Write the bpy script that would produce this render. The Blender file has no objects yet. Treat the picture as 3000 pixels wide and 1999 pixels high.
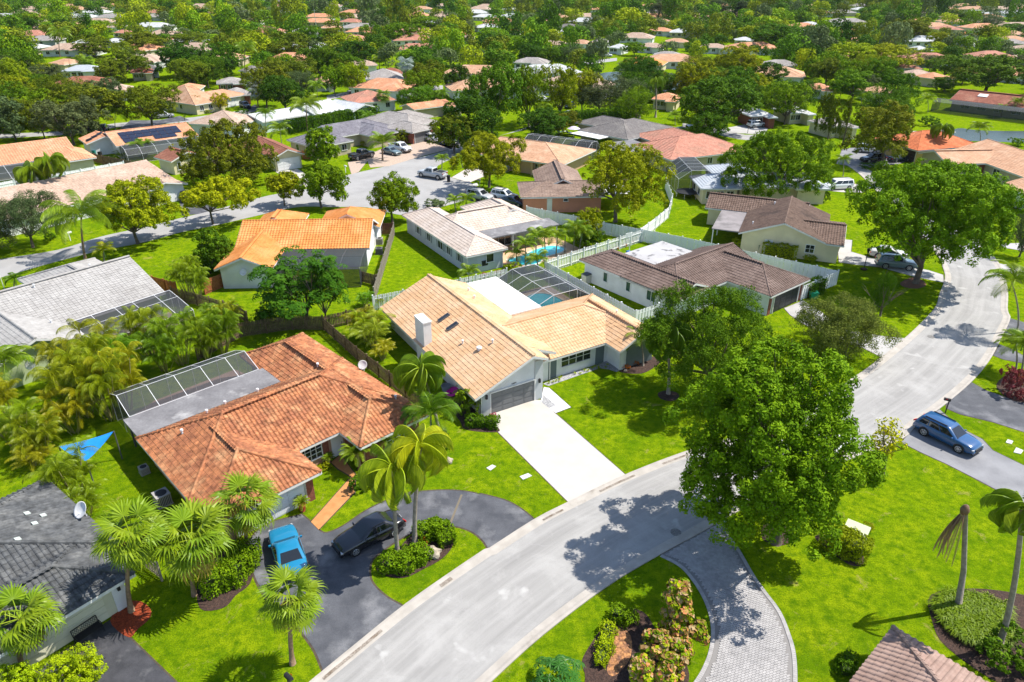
import bpy, bmesh, math, random
import numpy as np
from mathutils import Vector, Matrix
from mathutils.geometry import tessellate_polygon

SC = bpy.context.scene
COL = SC.collection
R_ = math.radians
rng = np.random.default_rng(7)
random.seed(7)

# ------------------------------------------------------------------ camera, sky, sun, exposure
CAM_H, FPX, HORIZON = 33.5, 2083.0, -90.0          # drone height (m), focal length and horizon row of the 3000 px survey frame
TILT = math.atan((999.5 - HORIZON) / FPX)
cam_d = bpy.data.cameras.new('camera'); cam = bpy.data.objects.new('camera', cam_d); COL.objects.link(cam)
cam.location = (0, 0, CAM_H); cam.rotation_euler = (math.pi / 2 - TILT, 0, 0)
cam_d.sensor_fit = 'HORIZONTAL'; cam_d.sensor_width = 36.0; cam_d.lens = 36.0 * FPX / 3000.0
cam_d.clip_start = 0.5; cam_d.clip_end = 9000
SC.camera = cam
TO_SUN = Vector((0.965 * math.cos(R_(57)), 0.26 * math.cos(R_(57)), math.sin(R_(57)))).normalized()
world = bpy.data.worlds.new('World'); SC.world = world; world.use_nodes = True
wn = world.node_tree.nodes; wl = world.node_tree.links
sky = wn.new('ShaderNodeTexSky'); sky.sky_type = 'NISHITA'; sky.sun_disc = False
sky.sun_elevation = R_(57); sky.sun_rotation = math.atan2(TO_SUN.x, TO_SUN.y); sky.air_density = 1.0; sky.dust_density = 0.6
wl.new(sky.outputs[0], wn['Background'].inputs[0]); wn['Background'].inputs[1].default_value = 0.14
sun_d = bpy.data.lights.new('sun', 'SUN'); sun_d.energy = 5.0; sun_d.angle = R_(0.5); sun_d.color = (1.0, 0.95, 0.86)
sun = bpy.data.objects.new('sun', sun_d); COL.objects.link(sun); sun.rotation_euler = TO_SUN.to_track_quat('Z', 'Y').to_euler()
SC.view_settings.view_transform = 'Standard'; SC.view_settings.look = 'None'
SC.view_settings.exposure = 0.65; SC.view_settings.gamma = 1.0
SC.cycles.use_denoising = True
SC.cycles.max_bounces = 6; SC.cycles.diffuse_bounces = 3; SC.cycles.glossy_bounces = 2; SC.cycles.transmission_bounces = 4; SC.cycles.transparent_max_bounces = 12

# ------------------------------------------------------------------ survey: frame readings to metres on the ground
REG = dict(A=(0,0,2.353), B=(1000,0,2.353), C=(2000,0,2.353), D=(0,400,2.353), E=(1000,400,2.353), F=(2000,400,2.353),
           a=(0,900,2.614), b=(700,900,2.614), c=(1400,900,2.614), d=(2200,900,2.614),
           e=(0,1400,2.617), f=(700,1400,2.617), g=(1400,1400,2.617), h=(2200,1400,2.617), o=(0,0,1/1.275), n=(0,0,1.0))
def px(r, x, y):
    q = REG[r]; return q[0] + x / q[2], q[1] + y / q[2]
def ray(r, x, y):
    x, y = px(r, x, y); u = (x - 1500) / FPX; v = -(y - 999.5) / FPX
    return Vector((u, math.cos(TILT) + v * math.sin(TILT), -math.sin(TILT) + v * math.cos(TILT)))
def P(r, x, y, z=0.0):
    d = ray(r, x, y); t = (z - CAM_H) / d.z
    return Vector((d.x * t, d.y * t, z))
def height_at(r, x, y, base):                        # how high the reading stands above a known foot point
    d = ray(r, x, y); return CAM_H + d.z * base[1] / d.y
def m_per_px(base):                                  # metres per survey pixel at that foot point
    return (base[1] * math.cos(TILT) + CAM_H * math.sin(TILT)) / FPX
def frame_xy(w):
    dep = w[1] * math.cos(TILT) - (w[2] - CAM_H) * math.sin(TILT); up = w[1] * math.sin(TILT) + (w[2] - CAM_H) * math.cos(TILT)
    return 1500 + FPX * w[0] / dep, 999.5 - FPX * up / dep
LOC = {}
def loc(o):
    return LOC.get(o.name, o.location)

# ------------------------------------------------------------------ names, labels
TAGGED = []
def tag(o, label=None, cat=None, group=None, kind=None, auto=False, at=None):
    if label: o['label'] = label
    if cat: o['category'] = cat
    if group: o['group'] = group
    if kind: o['kind'] = kind
    if auto: TAGGED.append((o, label, at if at is not None else o.location.copy()))
    return o
def empty(name, loc=(0, 0, 0), rz=0.0, sc=None):
    o = bpy.data.objects.new(name, None); COL.objects.link(o); o.location = loc; o.rotation_euler = (0, 0, rz)
    o.empty_display_size = 0.3
    if sc: o.scale = sc
    return o
def put(name, me, parent=None, loc=(0, 0, 0), rot=(0, 0, 0), sc=(1, 1, 1), mat=None):
    o = bpy.data.objects.new(name, me); COL.objects.link(o)
    if parent is not None: o.parent = parent
    o.location = loc; o.rotation_euler = rot; o.scale = sc
    if mat is not None:
        o.material_slots[0].link = 'OBJECT'; o.material_slots[0].material = mat
    return o

# ------------------------------------------------------------------ materials
MATS = {}
def nd(t, typ, **kw):
    n = t.nodes.new(typ)
    for k, v in kw.items(): setattr(n, k, v)
    return n
def ramp(t, fac, c0, c1, p0=0.35, p1=0.65):
    r = nd(t, 'ShaderNodeMapRange'); r.inputs[1].default_value = p0; r.inputs[2].default_value = p1
    t.links.new(fac, r.inputs[0])
    m = nd(t, 'ShaderNodeMix', data_type='RGBA'); t.links.new(r.outputs[0], m.inputs[0])
    for i, c in ((6, c0), (7, c1)):
        if isinstance(c, tuple): m.inputs[i].default_value = (*c, 1)
        else: t.links.new(c, m.inputs[i])
    return m.outputs[2]
def noise(t, co, scale, detail=3.0, rough=0.55, dist=0.0):
    n = nd(t, 'ShaderNodeTexNoise'); n.inputs['Scale'].default_value = scale; n.inputs['Detail'].default_value = detail
    n.inputs['Roughness'].default_value = rough; n.inputs['Distortion'].default_value = dist
    t.links.new(co, n.inputs['Vector']); return n.outputs['Fac']
def mat(name, col, col2=None, scale=1.5, rough=0.7, bump=0.0, bscale=20.0, spec=0.3, metal=0.0, col3=None, scale3=0.2, coat=0.0, coord='world', grain=0.0, gscale=40.0, p=(0.35, 0.65), p3=(0.5, 0.7)):
    if name in MATS: return MATS[name]
    m = bpy.data.materials.new(name); m.use_nodes = True; t = m.node_tree; b = t.nodes['Principled BSDF']
    b.inputs['Roughness'].default_value = rough; b.inputs['Specular IOR Level'].default_value = spec; b.inputs['Metallic'].default_value = metal
    b.inputs['Coat Weight'].default_value = coat; b.inputs['Coat Roughness'].default_value = 0.05
    if coord == 'world': co = nd(t, 'ShaderNodeNewGeometry').outputs['Position']
    elif coord == 'uv': co = nd(t, 'ShaderNodeTexCoord').outputs['UV']
    else: co = nd(t, 'ShaderNodeTexCoord').outputs['Object']
    out = None
    if col2 is not None: out = ramp(t, noise(t, co, scale, 5), col, col2, *p)
    if col3 is not None: out = ramp(t, noise(t, co, scale3, 4), out if out is not None else col, col3, *p3)
    if grain > 0:
        g = noise(t, co, gscale, 2)
        mr = nd(t, 'ShaderNodeMapRange'); mr.inputs[1].default_value = 0.3; mr.inputs[2].default_value = 0.7; mr.inputs[3].default_value = 1 - grain; mr.inputs[4].default_value = 1 + grain
        t.links.new(g, mr.inputs[0])
        mu = nd(t, 'ShaderNodeMix', data_type='RGBA', blend_type='MULTIPLY'); mu.inputs[0].default_value = 1.0
        if out is None: mu.inputs[6].default_value = (*col, 1)
        else: t.links.new(out, mu.inputs[6])
        t.links.new(mr.outputs[0], mu.inputs[7]); out = mu.outputs[2]
    if out is None: b.inputs['Base Color'].default_value = (*col, 1)
    else: t.links.new(out, b.inputs['Base Color'])
    if bump > 0:
        bn = nd(t, 'ShaderNodeBump'); bn.inputs['Strength'].default_value = bump; bn.inputs['Distance'].default_value = 0.05
        t.links.new(noise(t, co, bscale, 4), bn.inputs['Height']); t.links.new(bn.outputs[0], b.inputs['Normal'])
    MATS[name] = m; return m
def leaf_mat(name, from_attr=False, inst=False, trans=0.16, spec=0.04, rough=0.6):
    if name in MATS: return MATS[name]
    m = bpy.data.materials.new(name); m.use_nodes = True; t = m.node_tree; b = t.nodes['Principled BSDF']; out = t.nodes['Material Output']
    tint = nd(t, 'ShaderNodeAttribute'); tint.attribute_name = 'tint'
    if from_attr:
        base = nd(t, 'ShaderNodeAttribute'); base.attribute_name = 'leafcol'; base.attribute_type = 'INSTANCER' if inst else 'GEOMETRY'; bc = base.outputs['Color']
    else:
        bc = nd(t, 'ShaderNodeObjectInfo').outputs['Color']
    hsv = nd(t, 'ShaderNodeHueSaturation'); t.links.new(bc, hsv.inputs['Color'])
    h = nd(t, 'ShaderNodeMapRange'); h.inputs[3].default_value = 0.512; h.inputs[4].default_value = 0.486; t.links.new(tint.outputs['Fac'], h.inputs[0]); t.links.new(h.outputs[0], hsv.inputs['Hue'])
    v = nd(t, 'ShaderNodeMapRange'); v.inputs[3].default_value = 0.6; v.inputs[4].default_value = 1.45; t.links.new(tint.outputs['Fac'], v.inputs[0]); t.links.new(v.outputs[0], hsv.inputs['Value'])
    t.links.new(hsv.outputs[0], b.inputs['Base Color'])
    b.inputs['Roughness'].default_value = rough; b.inputs['Specular IOR Level'].default_value = spec
    tr = nd(t, 'ShaderNodeBsdfTranslucent'); t.links.new(hsv.outputs[0], tr.inputs['Color'])
    mx = nd(t, 'ShaderNodeMixShader'); mx.inputs[0].default_value = trans
    t.links.new(b.outputs[0], mx.inputs[1]); t.links.new(tr.outputs[0], mx.inputs[2]); t.links.new(mx.outputs[0], out.inputs['Surface'])
    MATS[name] = m; return m
def screen_mat():
    if 'insect_screen' in MATS: return MATS['insect_screen']
    m = bpy.data.materials.new('insect_screen'); m.use_nodes = True; t = m.node_tree; b = t.nodes['Principled BSDF']
    b.inputs['Base Color'].default_value = (0.04, 0.043, 0.05, 1); b.inputs['Roughness'].default_value = 0.6
    tr = nd(t, 'ShaderNodeBsdfTransparent'); mx = nd(t, 'ShaderNodeMixShader'); mx.inputs[0].default_value = 0.58
    t.links.new(tr.outputs[0], mx.inputs[1]); t.links.new(b.outputs[0], mx.inputs[2]); t.links.new(mx.outputs[0], t.nodes['Material Output'].inputs['Surface'])
    MATS['insect_screen'] = m; return m

# ------------------------------------------------------------------ mesh building
def mesh_np(name, V, F, mat=None, smooth=False, attrs=None, uv=None):
    V = np.asarray(V, dtype=np.float32); F = np.asarray(F, dtype=np.int32)
    me = bpy.data.meshes.new(name); n, k = F.shape
    me.vertices.add(len(V)); me.vertices.foreach_set('co', V.ravel())
    me.loops.add(n * k); me.loops.foreach_set('vertex_index', F.ravel())
    me.polygons.add(n); me.polygons.foreach_set('loop_start', np.arange(0, n * k, k, dtype=np.int32)); me.polygons.foreach_set('loop_total', np.full(n, k, dtype=np.int32))
    me.polygons.foreach_set('use_smooth', np.full(n, bool(smooth)))
    for an, arr in (attrs or {}).items():
        arr = np.asarray(arr, dtype=np.float32)
        if arr.ndim == 1: at = me.attributes.new(an, 'FLOAT', 'POINT'); at.data.foreach_set('value', arr)
        else: at = me.attributes.new(an, 'FLOAT_COLOR', 'POINT'); at.data.foreach_set('color', np.hstack([arr, np.ones((len(arr), 1), np.float32)]).ravel())
    if uv is not None:
        l = me.uv_layers.new(name='UVMap'); l.data.foreach_set('uv', np.asarray(uv, np.float32)[F.ravel()].ravel())
    me.update(calc_edges=True)
    if mat: me.materials.append(mat)
    return me
class MB:
    def __init__(s): s.v = []; s.f = []
    def add(s, V, F):
        o = len(s.v); s.v += [tuple(p) for p in V]; s.f += [tuple(i + o for i in q) for q in F]; return s
    def box(s, c, d, rz=0.0, M=None):
        x, y, z = d[0] / 2, d[1] / 2, d[2] / 2; V = [Vector((a * x, b * y, e * z)) for e in (-1, 1) for a, b in ((-1, -1), (1, -1), (1, 1), (-1, 1))]
        T = (Matrix.Translation(Vector(c)) @ Matrix.Rotation(rz, 4, 'Z')) if M is None else M
        return s.add([T @ p for p in V], [(3, 2, 1, 0), (4, 5, 6, 7), (0, 1, 5, 4), (1, 2, 6, 5), (2, 3, 7, 6), (3, 0, 4, 7)])
    def box2(s, lo, hi): return s.box([(a + b) / 2 for a, b in zip(lo, hi)], [b - a for a, b in zip(lo, hi)])
    def bar(s, a, b, w, h=None, up=(0, 0, 1)):
        a = Vector(a); b = Vector(b); d = b - a; L = d.length
        if L < 1e-5: return s
        x = d / L; u = Vector(up)
        if abs(x.dot(u)) > 0.98: u = Vector((1, 0, 0))
        y = u.cross(x).normalized(); z = x.cross(y)
        M = Matrix.Translation((a + b) / 2) @ Matrix((x, y, z)).transposed().to_4x4()
        return s.box(None, (L, w, h or w), M=M)
    def prism(s, poly, z0, z1):
        n = len(poly); A = sum(poly[i][0] * poly[(i + 1) % n][1] - poly[(i + 1) % n][0] * poly[i][1] for i in range(n))
        if A < 0: poly = poly[::-1]
        V = [(q[0], q[1], z0) for q in poly] + [(q[0], q[1], z1) for q in poly]; o = len(s.v); s.v += V
        tri = tessellate_polygon([[Vector((q[0], q[1], 0)) for q in poly]])
        for t in tri:
            a, b, c = t
            cr = (poly[b][0] - poly[a][0]) * (poly[c][1] - poly[a][1]) - (poly[b][1] - poly[a][1]) * (poly[c][0] - poly[a][0])
            if cr < 0: b, c = c, b
            s.f.append((o + n + a, o + n + b, o + n + c)); s.f.append((o + c, o + b, o + a))
        for i in range(n): j = (i + 1) % n; s.f.append((o + i, o + j, o + n + j, o + n + i))
        return s
    def slab(s, pts, th):                            # planar polygon thickened straight down
        n = len(pts); o = len(s.v); s.v += [tuple(q) for q in pts] + [(q[0], q[1], q[2] - th) for q in pts]
        s.f.append(tuple(range(o, o + n))); s.f.append(tuple(range(o + 2 * n - 1, o + n - 1, -1)))
        for i in range(n): j = (i + 1) % n; s.f.append((o + i, o + n + i, o + n + j, o + j))
        return s
    def tube(s, path, rad, n=7, cap=True):
        path = [Vector(q) for q in path]; o = len(s.v); k = len(path)
        rad = rad if hasattr(rad, '__len__') else [rad] * k
        for i, q in enumerate(path):
            d = (path[min(i + 1, k - 1)] - path[max(i - 1, 0)]).normalized(); u = Vector((0, 0, 1)) if abs(d.z) < 0.9 else Vector((1, 0, 0))
            x = d.cross(u).normalized(); y = d.cross(x)
            for j in range(n): a = 2 * math.pi * j / n; s.v.append(tuple(q + (x * math.cos(a) + y * math.sin(a)) * rad[i]))
        for i in range(k - 1):
            for j in range(n): j2 = (j + 1) % n; s.f.append((o + i * n + j, o + i * n + j2, o + (i + 1) * n + j2, o + (i + 1) * n + j))
        if cap: s.f.append(tuple(o + j for j in range(n))); s.f.append(tuple(o + (k - 1) * n + j for j in reversed(range(n))))
        return s
    def lathe(s, prof, n=16, c=(0, 0, 0), axis='z'):
        o = len(s.v)
        for r, z in prof:
            for j in range(n):
                a = 2 * math.pi * j / n; p = (r * math.cos(a), r * math.sin(a), z)
                if axis == 'y': p = (p[0], p[2], p[1])
                if axis == 'x': p = (p[2], p[0], p[1])
                s.v.append((p[0] + c[0], p[1] + c[1], p[2] + c[2]))
        for i in range(len(prof) - 1):
            for j in range(n): j2 = (j + 1) % n; s.f.append((o + i * n + j, o + i * n + j2, o + (i + 1) * n + j2, o + (i + 1) * n + j))
        s.f.append(tuple(o + j for j in range(n))); s.f.append(tuple(o + (len(prof) - 1) * n + j for j in range(n)))
        return s
    def mesh(s, name, mat=None, smooth=False, fix=False):
        me = bpy.data.meshes.new(name); me.from_pydata(s.v, [], s.f); me.update()
        if fix:
            bm = bmesh.new(); bm.from_mesh(me); bmesh.ops.recalc_face_normals(bm, faces=bm.faces); bm.to_mesh(me); bm.free()
        if mat: me.materials.append(mat)
        if smooth: me.polygons.foreach_set('use_smooth', np.ones(len(me.polygons), dtype=bool))
        return me
    def build(s, name, mat, parent=None, smooth=False, loc=(0, 0, 0), fix=False, rot=(0, 0, 0)):
        return put(name, s.mesh(name, mat, smooth, fix), parent, loc, rot)
def spline(pts, n=8, closed=False):
    pts = [Vector(q) for q in pts]; k = len(pts); out = []
    for i in range(k if closed else k - 1):
        g = (lambda j: pts[j % k]) if closed else (lambda j: pts[min(max(j, 0), k - 1)])
        a, b, c, d = g(i - 1), g(i), g(i + 1), g(i + 2)
        for j in range(n):
            t = j / n; out.append(0.5 * ((2 * b) + (c - a) * t + (2 * a - 5 * b + 4 * c - d) * t * t + (3 * b - a - 3 * c + d) * t ** 3))
    if not closed: out.append(pts[-1])
    return out
def sheet(name, poly, z, mat, label=None):
    poly = [Vector((q[0], q[1], 0)) for q in poly]; tri = tessellate_polygon([poly]); F = []
    for a, b, c in tri:
        cr = (poly[b] - poly[a]).cross(poly[c] - poly[a]).z
        F.append((a, b, c) if cr > 0 else (a, c, b))
    me = mesh_np(name, [(q.x, q.y, z) for q in poly], F, mat)
    o = put(name, me); o['kind'] = 'structure'; return o
def grow(poly, d):                                   # polygon pushed outward by d
    n = len(poly); A = sum(poly[i][0] * poly[(i + 1) % n][1] - poly[(i + 1) % n][0] * poly[i][1] for i in range(n)); sg = 1 if A > 0 else -1
    out = []
    for i in range(n):
        a = Vector(poly[i - 1][:2]); b = Vector(poly[i][:2]); c = Vector(poly[(i + 1) % n][:2])
        e1 = (b - a); e2 = (c - b)
        if e1.length < 1e-6 or e2.length < 1e-6: out.append(Vector((b.x, b.y, 0))); continue
        e1.normalize(); e2.normalize(); nn = Vector((e1.y + e2.y, -e1.x - e2.x))
        if nn.length < 0.2: nn = Vector((e1.y, -e1.x)) * 2
        nn = nn.normalized() * d * sg; out.append(Vector((b.x + nn.x, b.y + nn.y, 0)))
    return out
def in_poly(x, y, poly):
    c = False; n = len(poly); j = n - 1
    for i in range(n):
        xi, yi = poly[i][0], poly[i][1]; xj, yj = poly[j][0], poly[j][1]
        if (yi > y) != (yj > y) and x < (xj - xi) * (y - yi) / (yj - yi) + xi: c = not c
        j = i
    return c
def Ps(r, *xy, z=0.0):
    return [P(r, xy[i], xy[i + 1], z) for i in range(0, len(xy), 2)]
# ------------------------------------------------------------------ the ground
def grass_mat():
    m = bpy.data.materials.new('lawn_grass'); m.use_nodes = True; t = m.node_tree; b = t.nodes['Principled BSDF']
    co = nd(t, 'ShaderNodeNewGeometry').outputs['Position']
    c0 = ramp(t, noise(t, co, 0.07, 4, 0.6), (0.11, 0.21, 0.003), (0.225, 0.32, 0.004), 0.36, 0.62)
    c1 = ramp(t, noise(t, co, 0.45, 6, 0.65), c0, (0.28, 0.355, 0.006), 0.42, 0.66)
    c2 = ramp(t, noise(t, co, 1.7, 6, 0.7), (0.07, 0.15, 0.003), c1, 0.36, 0.58)
    c3 = ramp(t, noise(t, co, 11, 5, 0.8), (0.05, 0.105, 0.002), c2, 0.30, 0.58)
    c35 = ramp(t, noise(t, co, 26, 3, 0.8), c3, (0.33, 0.38, 0.02), 0.56, 0.78)
    c4 = ramp(t, noise(t, co, 0.6, 7, 0.75, 0.8), c35, (0.32, 0.26, 0.08), 0.60, 0.74)
    t.links.new(c4, b.inputs['Base Color']); b.inputs['Roughness'].default_value = 0.95; b.inputs['Specular IOR Level'].default_value = 0.0
    bn = nd(t, 'ShaderNodeBump'); bn.inputs['Strength'].default_value = 0.9; bn.inputs['Distance'].default_value = 0.12
    t.links.new(noise(t, co, 9, 6, 0.8), bn.inputs['Height']); t.links.new(bn.outputs[0], b.inputs['Normal'])
    return m
M_GRASS = grass_mat()
sheet('ground', [(-3500, -60), (3500, -60), (3500, 6000), (-3500, 6000)], 0.0, M_GRASS)

def road_mat(name, c0, c1, c2, patch=(0.5, 0.49, 0.48)):
    m = bpy.data.materials.new(name); m.use_nodes = True; t = m.node_tree; b = t.nodes['Principled BSDF']
    uv = nd(t, 'ShaderNodeTexCoord').outputs['UV']; pos = nd(t, 'ShaderNodeNewGeometry').outputs['Position']
    mp = nd(t, 'ShaderNodeMapping'); mp.inputs['Scale'].default_value = (0.05, 0.9, 1); t.links.new(uv, mp.inputs['Vector'])
    s1 = ramp(t, noise(t, mp.outputs[0], 1.6, 4, 0.6), c0, c1, 0.3, 0.7)
    s2 = ramp(t, noise(t, pos, 0.35, 6, 0.65, 0.4), s1, c2, 0.48, 0.72)
    s3 = ramp(t, noise(t, pos, 0.5, 3, 0.5, 0.3), s2, patch, 0.64, 0.72)
    g = noise(t, pos, 30, 3, 0.7); s4 = ramp(t, g, (0.14, 0.14, 0.14), s3, 0.18, 0.42)
    vo = nd(t, 'ShaderNodeTexVoronoi', feature='DISTANCE_TO_EDGE'); vo.inputs['Scale'].default_value = 0.11
    dm = nd(t, 'ShaderNodeVectorMath', operation='ADD'); nv = nd(t, 'ShaderNodeTexNoise'); nv.inputs['Scale'].default_value = 0.8; t.links.new(pos, nv.inputs['Vector'])
    t.links.new(pos, dm.inputs[0]); t.links.new(nv.outputs['Color'], dm.inputs[1]); t.links.new(dm.outputs[0], vo.inputs['Vector'])
    s5 = ramp(t, vo.outputs['Distance'], (0.30, 0.29, 0.285), s4, 0.0, 0.003)
    t.links.new(s5, b.inputs['Base Color']); b.inputs['Roughness'].default_value = 0.85; b.inputs['Specular IOR Level'].default_value = 0.2
    bn = nd(t, 'ShaderNodeBump'); bn.inputs['Strength'].default_value = 0.25; bn.inputs['Distance'].default_value = 0.02
    t.links.new(noise(t, pos, 40, 3, 0.7), bn.inputs['Height']); t.links.new(bn.outputs[0], b.inputs['Normal'])
    return m
M_ROAD = road_mat('weathered_asphalt', (0.235, 0.228, 0.22), (0.34, 0.33, 0.317), (0.365, 0.355, 0.342), (0.40, 0.39, 0.377))
M_CURB = mat('kerb_concrete', (0.41, 0.375, 0.335), (0.34, 0.31, 0.275), 1.2, 0.85, 0.2, 30, col3=(0.20, 0.17, 0.14), scale3=0.5, p3=(0.62, 0.78))
M_SOIL_SHADE = mat('soil_with_edge_shade', (0.05, 0.038, 0.025), (0.09, 0.07, 0.045), 4, 0.95)  # dark soil tone, also standing in for the shadow along lawn edges
M_CONC = mat('pale_concrete', (0.46, 0.437, 0.40), (0.43, 0.405, 0.365), 0.7, 0.8, 0.1, 30, col3=(0.42, 0.35, 0.27), scale3=0.3, p3=(0.6, 0.85), grain=0.06)
M_CONC2 = mat('grey_concrete', (0.42, 0.41, 0.40), (0.34, 0.33, 0.32), 0.6, 0.85, 0.1, 30, grain=0.06)
M_ASPH = mat('sealed_asphalt', (0.055, 0.058, 0.068), (0.09, 0.093, 0.105), 0.8, 0.75, 0.3, 40, col3=(0.20, 0.20, 0.21), scale3=0.45, p3=(0.52, 0.75), grain=0.18, gscale=25)
M_ASPH2 = mat('worn_grey_asphalt', (0.17, 0.17, 0.18), (0.24, 0.24, 0.25), 0.5, 0.85, 0.2, 40, grain=0.12)
M_PAVE2 = mat('tan_pavers', (0.46, 0.36, 0.29), (0.36, 0.27, 0.21), 3, 0.85, 0.3, 6)

def arc(line):
    L = [0.0]
    for a, b in zip(line, line[1:]): L.append(L[-1] + (b - a).length)
    return L
def resample(line, n):
    L = arc(line); out = []; j = 0
    for i in range(n):
        s = L[-1] * i / (n - 1)
        while j < len(L) - 2 and L[j + 1] < s: j += 1
        t = (s - L[j]) / max(L[j + 1] - L[j], 1e-9); out.append(line[j].lerp(line[j + 1], min(max(t, 0), 1)))
    return out
def offset(line, d):
    out = []
    for i, q in enumerate(line):
        t = (line[min(i + 1, len(line) - 1)] - line[max(i - 1, 0)]).normalized(); out.append(q + Vector((-t.y, t.x, 0)) * d)
    return out
def ribbon(name, L, Rr, z, mat, n=120, m=6):
    L = resample(L, n); Rr = resample(Rr, n); V = []; U = []; F = []; s = 0
    for i in range(n):
        if i: s += ((L[i] + Rr[i]) / 2 - (L[i - 1] + Rr[i - 1]) / 2).length
        for j in range(m + 1):
            q = L[i].lerp(Rr[i], j / m); V.append((q.x, q.y, z)); U.append((s, (L[i] - Rr[i]).length * j / m))
    for i in range(n - 1):
        for j in range(m): a = i * (m + 1) + j; F.append((a, a + 1, a + m + 2, a + m + 1))
    me = mesh_np(name, V, F, mat, uv=U)
    if me.polygons[0].normal.z < 0: me.flip_normals()
    o = put(name, me); o['kind'] = 'structure'; return o
def kerb(name, line, side, mat, n=160):             # rolled kerb: gutter, lip, back; outer line given, side=+1 when the road is on the left of the line
    line = resample(line, n); prof = [(-0.02, -0.02), (-0.02, 0.075), (0.14, 0.085), (0.30, 0.040), (0.66, 0.022), (0.68, 0.0)]
    rows = [offset(line, side * d) for d, _ in prof]; V = []; F = []
    for i in range(n):
        for k, (d, z) in enumerate(prof): q = rows[k][i]; V.append((q.x, q.y, z))
    K = len(prof)
    for i in range(n - 1):
        for k in range(K - 1): a = i * K + k; F.append((a, a + K, a + K + 1, a + 1) if side < 0 else (a, a + 1, a + K + 1, a + K))
    o = put(name, mesh_np(name, V, F, mat)); o['kind'] = 'structure'; return o

K1 = Ps('f', 200, 1860, 545, 1568, 850, 1318, 1255, 990, 1600, 745, 1910, 537) + Ps('g', 75, 553, 430, 325, 690, 192) + Ps('c', 1135, 1285, 1610, 1103) + Ps('n', 2210, 1262, 2380, 1180) + \
     Ps('d', 820, 520, 1000, 386, 1180, 240, 1320, 108, 1415, 0) + Ps('F', 1770, 1090, 1800, 1010, 1805, 940, 1740, 800, 1590, 640, 1400, 450, 1300, 340, 1180, 230, 1060, 160)
K2 = Ps('g', -300, 1950, 100, 1568, 500, 1207, 1000, 828, 1400, 588, 1700, 425, 1960, 277) + Ps('n', 2330, 1415, 2480, 1350) + \
     Ps('d', 1150, 1018, 1270, 905, 1480, 752, 1690, 572, 1830, 402, 1920, 230, 1985, 90) + Ps('F', 2238, 1200, 2240, 1080, 2215, 950, 2160, 850, 2040, 720, 1850, 580, 1640, 440, 1430, 330, 1330, 260, 1200, 190)
for K_ in (K1, K2): K_.insert(0, K_[0] + (K_[0] - K_[1]).normalized() * 12); K_.insert(0, K_[0] + (K_[0] - K_[1]).normalized() * 40)
K1 = spline(K1, 6); K2 = spline(K2, 6)
ribbon('road', offset(resample(K1, 260), -0.05), offset(resample(K2, 260), 0.05), 0.012, M_ROAD, 260, 8)
kerb('kerb', K1, -1, M_CURB); kerb('kerb', K2, 1, M_CURB)

# dirt along the gutter, patches and covers on the street
M_DIRT = mat('gutter_dirt', (0.16, 0.125, 0.095), (0.30, 0.265, 0.23), 2.2, 0.95, grain=0.3, gscale=12)
def along(K, x0, x1): return [q for q in resample(K, 900) if x0 < frame_xy(q)[0] < x1 and frame_xy(q)[1] > 0]
for x0, x1, a_, b_ in ((930, 1112, -0.50, -0.30), (1270, 1312, -0.55, -0.28), (1575, 1640, -0.5, -0.34), (1745, 1850, -0.5, -0.32), (1930, 2010, -0.48, -0.30)):
    q = along(K1, x0, x1); ribbon('gutter_dirt', offset(q, a_), offset(q, b_), 0.052, M_DIRT, 24, 1)
for pts in (('c', 1480, 1290, 1610, 1395, 1760, 1350, 1700, 1300), ('d', 1640, 130, 1670, 140, 1640, 185, 1500, 170)):
    sheet('road_patch', Ps(*pts), 0.0160, mat('grey_patch', (0.31, 0.30, 0.29), (0.27, 0.26, 0.255), 2, 0.9, grain=0.1))
for r_, x_, y_ in (('F', 2100, 962), ('n', 1980, 1560), ('d', 1380, 228)):
    o_ = MB().lathe([(0.36, 0), (0.36, 0.012), (0.30, 0.014), (0.29, 0.010), (0.02, 0.011)], 20).build('manhole_cover', mat('cast_iron', (0.12, 0.115, 0.11), (0.2, 0.19, 0.18), 8, 0.7), loc=tuple(P(r_, x_, y_, 0.012))); tag(o_, 'round iron manhole cover in the grey street', 'manhole cover', 'manhole covers', auto=True, at=o_.location.copy())
U1 = Ps('D', -300, 920, 0, 848, 400, 782, 700, 690, 1000, 625, 1250, 562, 1460, 512, 1850, 408, 2090, 370) + Ps('E', -60, 300, 60, 262, 310, 205, 460, 165, 760, 85, 860, 20) + Ps('B', 1000, 960, 1270, 880, 1500, 790, 1560, 760)
U2 = Ps('D', -300, 1050, 0, 975, 300, 888, 640, 800, 1000, 728, 1250, 660, 1500, 610, 1780, 545, 2050, 487, 2280, 487) + Ps('E', 180, 490, 440, 545, 640, 500, 880, 430, 960, 380, 890, 320, 760, 285, 650, 220, 790, 140, 930, 70, 1000, 20) + Ps('B', 1330, 880, 1560, 820, 1660, 775)
sheet('road', spline(U1, 4) + spline(U2, 4)[::-1], 0.010, mat('light_street', (0.33, 0.322, 0.315), (0.275, 0.268, 0.262), 0.3, 0.85, 0.1, 20, grain=0.06))
# lanes further out, seen in gaps between the trees
for name, pts in (('road', Ps('A', -100, 960, 470, 930, 800, 880, 1340, 840, 1700, 790, 1690, 760, 1330, 810, 800, 850, 460, 905, -100, 930)),
                  ('road', Ps('B', -100, 660, 120, 620, 520, 590, 700, 590, 700, 622, 520, 625, 130, 650, -100, 690)),
                  ('road', Ps('C', 0, 850, 200, 880, 430, 930, 560, 930, 560, 980, 380, 960, 180, 915, 0, 895)),
                  ('road', Ps('B', 1660, 450, 1900, 420, 1900, 400, 1650, 425))):
    sheet(name, pts, 0.010, mat('light_street', (0, 0, 0)))
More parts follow.
